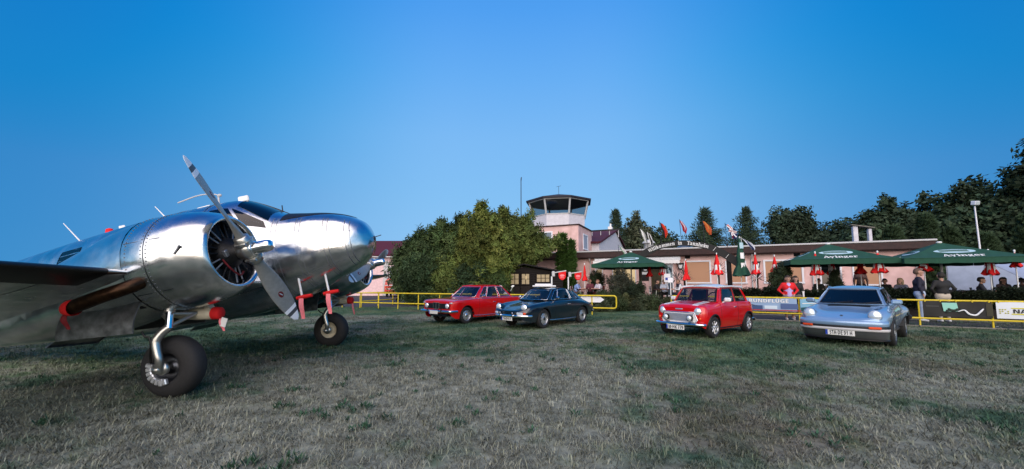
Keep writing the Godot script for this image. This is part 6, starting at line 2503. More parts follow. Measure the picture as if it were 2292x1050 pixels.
func big_umbrellas() -> void:
	var list := [
		["big green parasol behind the arch's left post", V(7.75, 0, -25.0), 4.2, 2.62, 3.48], ["big green parasol in the middle, its lettering above the blue coupe", V(15.2, 0, -18.4), 3.8, 2.50, 3.32], ["big green parasol farthest right, before the white tarpaulin", V(18.55, 0, -16.6), 3.8, 2.45, 3.20]]
	for q in list:
		var u := thing("green_parasol", q[0], "parasol", q[1], deg_to_rad(WALL_TURN), "big green parasols")
		var w: float = q[2] / 2
		var h: float = q[3]
		var top: float = q[4]
		for k in 4:
			var bs := Basis(Vector3.UP, PI / 2 * k)
			var s := Shape.new()
			s.slab(func(a: float, b: float) -> Vector3:
				var r := 1.0 - b
				return bs * V(lerpf(-w, w, a) * r, h + (top - h) * pow(maxf(b, 0.0), 1.18) - .05 * sin(PI * a) * sin(PI * clampf(b, 0, 1)), w * r), 0, 1, 0, 0.97, .012, 10, 8)
			obj("canopy_panel", s, M.green_cloth, u)
			s = Shape.new()
			s.slab(func(a: float, b: float) -> Vector3: return bs * V(lerpf(-w, w, a), h - .20 * b - .02 * absf(sin(a * 5.0 * PI)) * b, w + .01), 0, 1, 0, 1, .008, 20, 1)
			obj("valance", s, M.green_cloth, u)
			s = Shape.new()
			s.bar(bs * V(w, h - .03, w) * 0.99, bs * V(.05, top - .12, .05), .04, .03)
			obj("rib", s, M.post_wood, u)
			if k in [0, 3]:
				# oval emblem and lettering on the cloth
				var slope := atan2(w, top - h)
				var lie := bs * Basis(V(1, 0, 0), -slope + 0.06)
				var c := func(b: float) -> Vector3: return bs * V(0, h + (top - h) * pow(maxf(b, 0.0), 1.18) - .05 * sin(PI * b) + .035, w * (1.0 - b) + .015)
				s = Shape.new()
				var oval := PackedVector2Array()
				for j in 24:
					var a := TAU * j / 24
					oval.append(Vector2(.62 * cos(a) * (1.0 + .12 * signf(cos(a)) * absf(sin(a))), .20 * sin(a)))
				s.prism(oval, .006, Transform3D(lie, c.call(.50)))
				var em := obj("emblem", s, M.logo_pale, u)
				for j in 3:
					s = Shape.new()
					s.tube(smooth_path([lie * V(-.45, -.09 + j * .08, .006) + c.call(.50), lie * V(-.1, -.04 + j * .07, .006) + c.call(.50), lie * V(.42, -.08 + j * .08, .006) + c.call(.50)], 4), .014, 4)
					obj("emblem_line", s, M.green_cloth, em)
				lettering("words", "Ayinger", .20, M.white, u, Transform3D(lie, c.call(.19)), .006, "Droid Serif", 700, 1.1, true)
		var s := Shape.new()
		s.tube(path([V(0, 0.1, 0), V(0, top - .05, 0)]), .045, 10)
		obj("pole", s, M.trim, u)
		s = Shape.new()
		s.ball(V(0, top + .01, 0), V(.10, .05, .10), Basis(), 10, 6)
		obj("finial", s, M.white, u)


func closed_parasol(label: String, at: Vector3, h0: float, h1: float, r: float, m: Material, mark: int, group: String) -> void:
	var u := thing("closed_parasol", label, "parasol", at, rng.randf() * TAU * 0.0, group)
	var s := Shape.new()
	s.tube(path([V(0, 0, 0), V(0, h1 + .05, 0)]), .022, 8)
	obj("pole", s, M.white, u)
	s = Shape.new()
	s.smooth()
	var rows := []
	var ph := at.x * 3.0
	for k in 13:
		var t := k / 12.0
		var y := lerpf(h1, h0, t)
		var rad := r * (0.12 + 0.70 * sin(t * 1.4) * (1.0 - 0.42 * exp(-pow((t - .68) / .10, 2.0))) + .30 * pow(t, 5.0))
		var ring := PackedVector3Array()
		for j in 20:
			var a := TAU * j / 20
			var f := rad * (1.0 + .26 * sin(a * 5.0 + ph + t * .8) * t)
			ring.append(V(cos(a) * f, y + .05 * sin(a * 5.0 + ph) * pow(t, 4.0), sin(a) * f))
		rows.append(ring)
	s.grid(rows, true)
	s.fan(rows[0])
	s.fan(rows[12])
	obj("cloth", s, m, u)
	s = Shape.new()
	s.tube(path([V(-.01, lerpf(h1, h0, .665), 0), V(.01, lerpf(h1, h0, .69), 0)]), r * .62, 12)
	obj("strap", s, m, u)
	s = Shape.new()
	s.ball(V(0, h1 + .06, 0), V(.035, .05, .035), Basis(), 8, 6)
	obj("finial", s, M.white, u)
	if mark == 1:
		for j in 5:
			var ms := Shape.new()
			var a := TAU * j / 5 - ph / 5.0 + .3
			ms.slab(func(p: float, q: float) -> Vector3: return V(cos(a + (p - .5) * .7), 0, sin(a + (p - .5) * .7)) * r * (.62 + .25 * q) + V(0, lerpf(h1, h0, .52 + .42 * q * (0.6 + .4 * p)), 0), 0, 1, 0, 1, .006, 4, 5)
			obj("pale_fold", ms, M.white, u)
	elif mark == 2:
		lettering("words", "5", .34, M.white, u, Transform3D(Basis(Vector3.UP, -.75), V(-r * .75, lerpf(h1, h0, .70), r * .72)), .006)
	elif mark == 3:
		for j in 3:
			var ms := Shape.new()
			ms.slab(func(p: float, q: float) -> Vector3: return V(lerpf(-.10, .10, p), lerpf(h1, h0, .12 + .27 * j + .16 * q), r * (.45 + .25 * (j + q) / 3.0) + .03 - .05 * pow(2 * p - 1, 2.0)), 0, 1, 0, 1, .006, 3, 3)
			obj("print", ms, [M.logo_pale, M.white, M.white][j], u)


func red_umbrellas() -> void:
	var g := "closed red parasols"
	var list := [
		["slim closed red parasol right of the cypresses", V(4.53, 0, -24.0), 1.62, 2.6, .14, 0, 0], ["closed red parasol under the left end of the green canopy by the arch", V(9.05, .35, -25.3), 1.55, 2.45, .18, 0, 0],
		["closed red and white parasol under the right end of the green canopy by the arch", V(9.72, .35, -25.0), 1.65, 2.40, .17, 0, 1], ["slim closed red parasol standing before the big blinded window", V(10.18, .35, -22.5), 1.30, 2.42, .17, 0, 0],
		["broad bright red closed parasol beside the arch's right post", V(11.21, .35, -21.0), 1.58, 2.66, .25, 0, 1], ["closed red parasol just right of the closed green one", V(12.62, .35, -19.9), 1.58, 2.58, .17, 0, 1],
		["closed red parasol behind the two women", V(13.41, .35, -19.6), 1.68, 2.45, .17, 0, 1], ["closed red parasol with long white folds, left of the middle green canopy's lettering", V(13.92, .35, -17.6), 1.48, 2.45, .22, 0, 1],
		["slim closed red parasol second from the left under the middle green canopy", V(15.57, .35, -18.7), 1.52, 2.32, .19, 1, 1], ["closed red parasol under the right half of the middle green canopy", V(16.5, .35, -18.2), 1.55, 2.38, .19, 1, 0],
		["brightest red closed parasol at the right end of the middle green canopy", V(15.84, .35, -16.6), 1.56, 2.40, .24, 0, 1], ["closed red parasol with a white figure five, behind the standing men", V(17.37, .35, -16.2), 1.62, 2.28, .22, 1, 2],
		["closed red parasol in front of the white tarpaulin", V(19.15, .35, -15.4), 1.44, 2.36, .19, 1, 1], ["closed red parasol at the right edge of the view", V(19.94, .35, -15.2), 1.75, 2.32, .14, 1, 0]]
	for q in list:
		closed_parasol(q[0], q[1], q[2], q[3], q[4], M.red_umbrella, q[6], g)
	closed_parasol("tall closed green parasol with white lettering at the arch's right end", V(12.45, .35, -20.9), 1.50, 3.55, .34, M.green_cloth, 3, "")


func spiky(called: String, label: String, at: Vector3, trunk: float, r: float, n: int, tone: Color, group := "") -> void:
	var t := thing(called, label, "potted palm", at, 0.0, group)
	var s := Shape.new()
	s.lathe([Vector2(0, 0), Vector2(.17, 0), Vector2(.22, .36), Vector2(.24, .38), Vector2(.19, .36), Vector2(0, .34)], Transform3D(), 14)
	obj("pot", s, M.dark, t)
	s = Shape.new()
	s.tube(path([V(0, .3, 0), V(.02, .38 + trunk, 0)]), .06, 7)
	obj("trunk", s, M.bark, t)
	var m := paint(tone.linear_to_srgb(), .6)
	m.cull_mode = BaseMaterial3D.CULL_DISABLED
	for k in n:
		var a := k * 2.4
		var up := lerpf(-.25, 1.3, float(k) / n)
		var d := V(cos(a) * cos(up), sin(up), sin(a) * cos(up))
		var side := d.cross(Vector3.UP).normalized() * .030
		var o := V(.02, .38 + trunk, 0)
		s = Shape.new()
		s.flat()
		var mid := o + d * r * .55
		var tip := o + d * r + V(0, -.22 * r * cos(up), 0)
		s.tri(o, mid + side, mid - side)
		s.tri(mid + side, tip, mid - side)
		s.tri(o, mid + side + V(0, .012, 0), mid)
		obj("frond", s, m, t)


func terrace_plants() -> void:
	var leaf := sprig(18, 0.11, 0.022, 0.09)
	var fine := sprig(20, 0.16, 0.012, 0.08)
	var dg := Color(0.026, 0.040, 0.022)
	var mg := Color(0.060, 0.082, 0.034)
	var gg := Color(0.070, 0.082, 0.058)
	var ps := ["stem", "foliage"]
	leafy("shrub", "dark tall shrub against the pink wall, right of the cypresses", "shrub", "", V(5.65, 0, -25.6), bush_blobs(.55, 2.0, .4, 12, .26), fine, 620, dg.lerp(mg, .4), .03, ps)
	leafy("shrub", "grey-green feathery shrub under the left green canopy", "shrub", "", V(6.7, 0, -23.4), bush_blobs(.8, 1.85, .5, 16, .34), fine, 560, gg, .03, ps)
	leafy("shrub", "black-green spreading shrub at the arch's left post", "shrub", "", V(7.3, 0, -22.9), bush_blobs(.75, 1.35, .5, 14, .32), leaf, 620, dg, .03, ps)
	# planted bank before the arch
	var bank := [[4.4, -19.9, .55, "yellow-green mound behind the white arrow sign"], [5.4, -20.1, .65, "green mound right of the arrow sign"], [6.2, -21.2, .70, "tawny mound behind the railing's rounded end"], [7.0, -20.9, .62, "green mound left of the arch's post"], [8.0, -21.0, .60, "olive mound right of the arch's post"], [8.7, -20.4, .55, "low olive mound left of the small red car"], [3.2, -20.6, .95, "yellowish fern-like mound behind the dark coupe"], [5.0, -22.2, .8, "dim mound below the beer-garden tables"]]
	for k in bank.size():
		var q: Array = bank[k]
		leafy("border_plant", q[3], "plant", "border plants at the entrance", V(q[0], 0, q[1]), bush_blobs(.75, q[2], .45, 9, .24), fine if k % 2 else leaf, 560, mg.lerp([gg, dg, Color(0.10, 0.095, 0.04)][k % 3], .45), .02, ps)
	# dark planter hedge along the path
	for k in 13:
		var a := V(11.4, 0, -19.0).lerp(V(27.5, 0, -10.3), k / 12.0)
		var pl := thing("planter_hedge", "dark clipped hedge block, %s along the terrace edge" % ["first from the entrance", "second", "third, behind the two women", "fourth", "fifth, left of the blue coupe", "sixth, above the blue coupe", "seventh, above the blue coupe's roof", "eighth", "ninth, left of the standing men", "tenth, behind the standing men", "eleventh, before the tarpaulin", "twelfth", "last on the right"][k], "hedge", a, deg_to_rad(-28.4), "hedge blocks along the terrace")
		var s := Shape.new()
		s.box(V(0, .22, 0), V(1.36, .44, .5), Basis(), .02)
		obj("trough", s, M.post_dark, pl)
		var spots := []
		var tints := []
		var high := .72 + .08 * sin(k * 2.3)
		for i in 620:
			var p := V(rng.randf_range(-.70, .70), .42 + high * rng.randf(), rng.randf_range(-.28, .28))
			spots.append(Transform3D(Basis(Vector3.UP, rng.randf() * TAU).scaled(Vector3.ONE * rng.randf_range(.7, 1.2)), p))
			var w := rng.randf_range(.6, 1.3)
			tints.append(Color(dg.r * w * .7, dg.g * w * .7, dg.b * w * .7))
		copies("foliage", leaf, M.leaf, spots, tints, pl)
	spiky("potted_palm", "dark potted palm beside the leaf-patterned door", V(10.0, .35, -23.4), .95, .75, 26, Color(.022, .034, .024), "potted palms")
	spiky("potted_palm", "taller dark potted palm right of the leaf-patterned door", V(10.55, .35, -23.6), 1.15, .7, 26, Color(.020, .030, .022), "potted palms")
	spiky("potted_palm", "spiky dark plant behind the broad red parasol", V(11.9, .35, -22.2), 1.45, .75, 30, Color(.018, .03, .022), "potted palms")
	spiky("potted_palm", "grey-brown spiky plant below the red and white notice", V(12.9, .35, -20.3), .95, .62, 30, Color(.07, .065, .05), "potted palms")
	leafy("shrub", "leafy green bush left of the woman in red", "shrub", "", V(13.35, .35, -19.0), bush_blobs(.65, 1.75, .4, 14, .30), leaf, 600, dg.lerp(mg, .35), .03, ps)
	conifer("potted_conifer", "small dark conical conifer right of the white-folded parasol", "", V(15.1, .35, -18.0), 1.75, .42, fine, dg.lerp(mg, .2), 14)


func chair(label: String, at: Vector3, turn: float, m: Material, legs: Material) -> void:
	var c := thing("garden_chair", label, "chair", at, turn, "beer-garden chairs")
	var s := Shape.new()
	s.box(V(0, .45, 0), V(.44, .035, .42), Basis(), .012)
	obj("seat", s, m, c)
	for k in 4:
		s = Shape.new()
		s.box(V(0, .60 + k * .09, -.215 - k * .012), V(.42, .06, .02), Basis(V(1, 0, 0), -.12), .006)
		obj("back_slat", s, m, c)
	for x in [-.19, .19]:
		s = Shape.new()
		s.tube(path([V(x, 0, -.20), V(x, .45, -.19), V(x, .92, -.26)]), .016, 6)
		obj("leg", s, legs, c)
		s = Shape.new()
		s.tube(path([V(x, 0, .19), V(x, .45, .18)]), .016, 6)
		obj("leg", s, legs, c)


func table(label: String, at: Vector3, turn: float, w := 1.5) -> void:
	var t := thing("garden_table", label, "table", at, turn, "beer-garden tables")
	for k in 5:
		var s := Shape.new()
		s.box(V(0, .735, -.30 + k * .15), V(w, .03, .14), Basis(), .006)
		obj("plank", s, M.table_wood, t)
	for x in [-w / 2 + .15, w / 2 - .15]:
		for z in [-.26, .26]:
			var s := Shape.new()
			s.tube(path([V(x + .05 * signf(x), 0, z * 1.15), V(x, .72, z * .8)]), .02, 6)
			obj("leg", s, M.white, t)
		var s := Shape.new()
		s.bar(V(x, .70, -.3), V(x, .70, .3), .04, .03)
		obj("cross_bar", s, M.table_wood, t)


func furniture() -> void:
	table("reddish table in front of the cypresses, people sitting round it", V(4.75, .35, -23.9), 0.1)
	table("table between the person in black and the one in stripes", V(9.15, .35, -22.8), -.3)
	table("table under the middle green canopy, left half", V(14.9, .35, -19.6), -.4)
	table("table under the middle green canopy, right half", V(17.3, .35, -19.4), -.4)
	table("table before the white tarpaulin", V(20.3, .35, -16.8), -.4)
	table("table under the left green canopy by the lit window", V(8.3, .35, -26.4), -.4)


func small_things() -> void:
	var s := Shape.new()
	# white direction board on the left railing
	var d := V(0.931, 0, 0.366)
	var arrow := thing("arrow_sign", "blank white arrow board pointing right on the yellow railing", "sign", V(4.70, 0, -17.44) - d * 1.62 + V(0, .70, 0), 0.0)
	arrow.transform.basis = Basis(d, Vector3.UP, V(-0.366, 0, 0.931))
	s.prism(PackedVector2Array([Vector2(0, -.13), Vector2(.90, -.13), Vector2(1.08, 0), Vector2(.90, .13), Vector2(0, .13)]), .02, Transform3D(Basis(), V(0, 0, -.06)))
	obj("board", s, M.frame_white, arrow)
	for x in [.2, .8]:
		s = Shape.new()
		s.box(V(x, .15, -.02), V(.04, .08, .05), Basis(), .008)
		obj("clamp", s, M.trim, arrow)
	# boards with red pennants
	for k in 2:
		var o := V([2.06, 3.14][k], 0, [-20.0, -21.5][k])
		var p := thing("pennant_post", ["white post whose arm carries a red tongue-shaped pennant, nearer one seen over the dark coupe", "farther white post with red tongue-shaped pennant, right of the nearer one"][k], "pennant post", o, 0.0, "red pennant posts")
		s = Shape.new()
		s.tube(path([V(0, 0, 0), V(0, 1.8, 0)]), .04, 8)
		obj("post", s, M.white, p)
		s = Shape.new()
		s.box(V(.09, 1.93, 0), V(.16, .28, .12), Basis(), .03)
		obj("lamp_box", s, M.trim, p)
		s = Shape.new()
		s.bar(V(.16, 2.0, 0), V(.76, 2.10, .0), .04, .05)
		obj("arm", s, M.trim, p)
		s = Shape.new()
		var tongue := PackedVector2Array([Vector2(.36, 2.02), Vector2(.74, 2.09), Vector2(.74, 1.80), Vector2(.70, 1.70), Vector2(.60, 1.62), Vector2(.50, 1.62), Vector2(.40, 1.70), Vector2(.36, 1.82)])
		s.prism(tongue, .012)
		var cl := obj("pennant", s, M.red_umbrella, p)
		s = Shape.new()
		s.ball(V(.55, 1.84, .008), V(.13, .07, .004), Basis(), 16, 4)
		obj("pennant_print", s, M.pink_cloth, cl)
		s = Shape.new()
		s.box(V(.55, 1.73, .008), V(.20, .03, .004))
		obj("pennant_print", s, M.pink_cloth, cl)
	# low white sign on the dark coupe's roof
	var rs := thing("roof_sign", "low white two-step sign lying on the dark coupe's roof", "roof sign", V(1.16, 1.315, -13.95), deg_to_rad(-43.4 + 90))
	s = Shape.new()
	s.box(V(0, .03, 0), V(.30, .05, .85), Basis(Vector3.UP, .7), .02)
	obj("base", s, M.white, rs)
	s = Shape.new()
	s.box(V(0.02, .085, -.06), V(.24, .06, .60), Basis(Vector3.UP, .7), .025)
	obj("top", s, M.white, rs)
	# small white board on a pole, by the striped sitter
	var wb := thing("white_sign", "small white square board on a white pole left of the small red car", "sign", V(9.0, 0, -21.9), -.3)
	s = Shape.new()
	s.tube(path([V(0, 0, 0), V(0, 1.5, 0)]), .028, 8)
	obj("pole", s, M.white, wb)
	s = Shape.new()
	s.box(V(0, 1.62, .03), V(.27, .27, .02), Basis(), .006)
	obj("board", s, M.frame_white, wb)
	var wb2 := thing("info_sign", "blue and white notice on a stand behind the small white board", "sign", V(9.35, .35, -23.2), -.3)
	s = Shape.new()
	s.tube(path([V(0, 0, 0), V(0, 1.2, 0)]), .025, 8)
	obj("pole", s, M.trim, wb2)
	s = Shape.new()
	s.box(V(0, 1.42, .02), V(.36, .50, .02), Basis(), .006)
	obj("board", s, M.frame_white, wb2)
	s = Shape.new()
	s.box(V(.02, 1.36, .034), V(.26, .16, .006))
	obj("print", s, M.plate_blue, wb2)
	# white tarpaulin walls on a frame
	var tp := thing("tarpaulin", "pale blue-white tarpaulin wall behind the right parasol", "tarpaulin", V(22.2, 0, -19.6), deg_to_rad(-28))
	s = Shape.new()
	s.slab(func(u: float, v: float) -> Vector3: return V(lerpf(0, 4.2, u), lerpf(1.10, 2.62, v), .05 * sin(u * 8.0) * (1 - v)), 0, 1, 0, 1, .01, 20, 5)
	obj("sheet", s, M.tarp, tp)
	for k in 4:
		s = Shape.new()
		s.tube(path([V(k * 1.4, 0, -.06), V(k * 1.4, 2.66, -.06)]), .03, 8)
		obj("post", s, M.trim, tp)
	s = Shape.new()
	s.tube(path([V(-.1, 2.66, -.02), V(4.3, 2.66, -.02)]), .03, 8)
	obj("rail", s, M.trim, tp)
	s = Shape.new()
	s.box(V(2.1, .55, -.2), V(4.2, 1.1, .08), Basis(), .02)
	obj("plinth", s, M.black, tp)
	var aw := thing("tent_awning", "sloping white tent cloth at the right edge of the terrace", "awning", V(22.0, 0, -15.8), deg_to_rad(-28))
	s = Shape.new()
	s.slab(func(u: float, v: float) -> Vector3: return V(lerpf(-1.5, 3.5, u) + .2 * v, lerpf(2.35, 1.55, v) - .15 * sin(u * PI), lerpf(-.3, 1.6, v)), 0, 1, 0, 1, .01, 12, 8)
	obj("cloth", s, M.tarp, aw)
	for x in [-1.45, 3.4]:
		s = Shape.new()
		s.tube(path([V(x, 0, -.3), V(x, 2.36, -.3)]), .03, 8)
		obj("post", s, M.trim, aw)
	# floodlight mast
	var fm := thing("floodlight_mast", "thin white mast with boxy floodlight before the dark forest", "floodlight", V(29.3, 0, -24.0))
	s = Shape.new()
	s.tube(path([V(0.12, 0, 0), V(0, 6.3, 0)]), [.055, .038], 8)
	obj("mast", s, M.frame_white, fm)
	s = Shape.new()
	s.box(V(0, 6.5, .05), V(.30, .26, .28), Basis(V(1, 0, 0), .2), .03)
	var fb := obj("floodlight", s, M.frame_white, fm)
	s = Shape.new()
	s.box(V(0.0, 6.48, .195), V(.24, .20, .02), Basis(V(1, 0, 0), .2))
	obj("lens", s, M.lens, fb)
	s = Shape.new()
	s.box(V(.18, 6.5, .0), V(.10, .18, .16), Basis(), .02)
	obj("ballast", s, M.dark, fb)
	# scooter behind the red sedan
	var sc := thing("scooter", "white scooter with mirrors, mostly hidden behind the red sedan's tail", "scooter", V(-0.1, 0, -20.5), -.4)
	s = Shape.new()
	s.tube(smooth_path([V(-.32, 1.02, .5), V(-.1, 1.06, .52), V(.1, 1.06, .52), V(.32, 1.02, .5)], 3), .018, 6)
	s.tube(path([V(0, 1.05, .5), V(0, .35, .62)]), .04, 8)
	var bar := obj("handlebar", s, M.dark, sc)
	for x in [-.34, .34]:
		s = Shape.new()
		s.tube(path([V(x * .7, 1.05, .5), V(x, 1.25, .46)]), .01, 5)
		s.ball(V(x, 1.29, .46), V(.10, .05, .02), Basis(V(0, 0, 1), .4 * signf(x)), 12, 6)
		obj("mirror", s, M.white, bar)
	s = Shape.new()
	s.ball(V(0, .78, .58), V(.17, .24, .09), Basis(V(1, 0, 0), -.2), 14, 10)
	obj("front_shield", s, M.white, sc)
	s = Shape.new()
	s.ball(V(0, .55, -.25), V(.17, .20, .48), Basis(), 14, 10)
	obj("body", s, M.white, sc)
	s = Shape.new()
	s.box(V(0, .78, -.2), V(.26, .10, .70), Basis(), .045)
	obj("seat", s, M.black, sc)
	s = Shape.new()
	s.box(V(0, .30, .22), V(.28, .06, .5), Basis(), .02)
	obj("footboard", s, M.dark, sc)
	for z in [.68, -.5]:
		obj("wheel", tyre_mesh(.23, .11, .13), M.rubber, sc, Transform3D(Basis(V(0, 0, 1), PI / 2), V(0, .23, z)))
	# scrap of paper on the grass
	s = Shape.new()
	s.slab(func(u: float, v: float) -> Vector3: return V(u * .16 - .08, .03 + .03 * sin(u * 3.0 + v * 2.0), v * .12), 0, 1, 0, 1, .004, 4, 4)
	var pp := obj("paper_scrap", s, M.white)
	pp.position = V(15.7, 0, -12.6)
	tag(pp, "crumpled white scrap on the grass below the white banner", "paper scrap")


# surface nets over bones: [from, to, radius from, radius to, colour]
func net(s: Shape, bones: Array, cell: float, blend: float) -> void:
	var lo := Vector3.INF
	var hi := -Vector3.INF
	for b in bones:
		var r := maxf(b[2], b[3]) + cell * 2.0
		lo = lo.min(b[0] - Vector3.ONE * r).min(b[1] - Vector3.ONE * r)
		hi = hi.max(b[0] + Vector3.ONE * r).max(b[1] + Vector3.ONE * r)
	var nx := int((hi.x - lo.x) / cell) + 2
	var ny := int((hi.y - lo.y) / cell) + 2
	var nz := int((hi.z - lo.z) / cell) + 2
	var field := PackedFloat32Array()
	field.resize(nx * ny * nz)
	field.fill(1.0)
	var best := PackedFloat32Array()
	best.resize(nx * ny * nz)
	best.fill(9.0)
	var owner_ := PackedByteArray()
	owner_.resize(nx * ny * nz)
	for bi in bones.size():
		var b: Array = bones[bi]
		var a: Vector3 = b[0]
		var ab: Vector3 = b[1] - a
		var ll := maxf(ab.length_squared(), 1e-8)
		var r0: float = b[2]
		var r1: float = b[3]
		var pad := maxf(r0, r1) + blend + cell
		var c0 := ((a.min(b[1]) - Vector3.ONE * pad - lo) / cell).floor()
		var c1 := ((a.max(b[1]) + Vector3.ONE * pad - lo) / cell).ceil()
		for k in range(maxi(int(c0.z), 0), mini(int(c1.z) + 1, nz)):
			for j in range(maxi(int(c0.y), 0), mini(int(c1.y) + 1, ny)):
				for i in range(maxi(int(c0.x), 0), mini(int(c1.x) + 1, nx)):
					var p := lo + V(i, j, k) * cell
					var t := clampf((p - a).dot(ab) / ll, 0.0, 1.0)
					var d := p.distance_to(a + ab * t) - lerpf(r0, r1, t)
					var id := (k * ny + j) * nx + i
					if d < best[id]:
						best[id] = d
						owner_[id] = bi
					var f := field[id]
					var h := clampf(0.5 + 0.5 * (f - d) / blend, 0.0, 1.0)
					field[id] = lerpf(f, d, h) - blend * h * (1.0 - h)
	var verts := {}
	var off := [0, 1, nx, nx + 1, nx * ny, nx * ny + 1, nx * ny + nx, nx * ny + nx + 1]
	var pos := [V(0, 0, 0), V(1, 0, 0), V(0, 1, 0), V(1, 1, 0), V(0, 0, 1), V(1, 0, 1), V(0, 1, 1), V(1, 1, 1)]
	var edges := [[0, 1], [2, 3], [4, 5], [6, 7], [0, 2], [1, 3], [4, 6], [5, 7], [0, 4], [1, 5], [2, 6], [3, 7]]
	for k in nz - 1:
		for j in ny - 1:
			for i in nx - 1:
				var id := (k * ny + j) * nx + i
				if absf(field[id]) > cell * 2.5:
					continue
				var m := 0
				for q in 8:
					if field[id + off[q]] < 0.0:
						m |= 1 << q
				if m == 0 or m == 255:
					continue
				var sum := Vector3.ZERO
				var n := 0
				for e in edges:
					var fa := field[id + off[e[0]]]
					var fb := field[id + off[e[1]]]
					if (fa < 0.0) != (fb < 0.0):
						sum += (pos[e[0]] as Vector3).lerp(pos[e[1]], fa / (fa - fb))
						n += 1
				verts[id] = lo + (V(i, j, k) + sum / n) * cell
	s.smooth()
	var ax := [[1, nx, nx * ny], [nx, nx * ny, 1], [nx * ny, 1, nx]]
	for id in verts:
		for q in ax:
			var f0 := field[id]
			var f1 := field[id + q[0]]
			if (f0 < 0.0) == (f1 < 0.0):
				continue
			var c0: int = id - q[1] - q[2]
			var c1: int = id - q[2]
			var c2: int = id - q[1]
			if not (verts.has(c0) and verts.has(c1) and verts.has(c2)):
				continue
			s.col = bones[owner_[id if f0 < 0.0 else id + q[0]]][4]
			if f0 < 0.0:
				s.quad(verts[c0], verts[c2], verts[id], verts[c1])
			else:
				s.quad(verts[c0], verts[c1], verts[id], verts[c2])


const SKIN := Color(0.42, 0.24, 0.17)


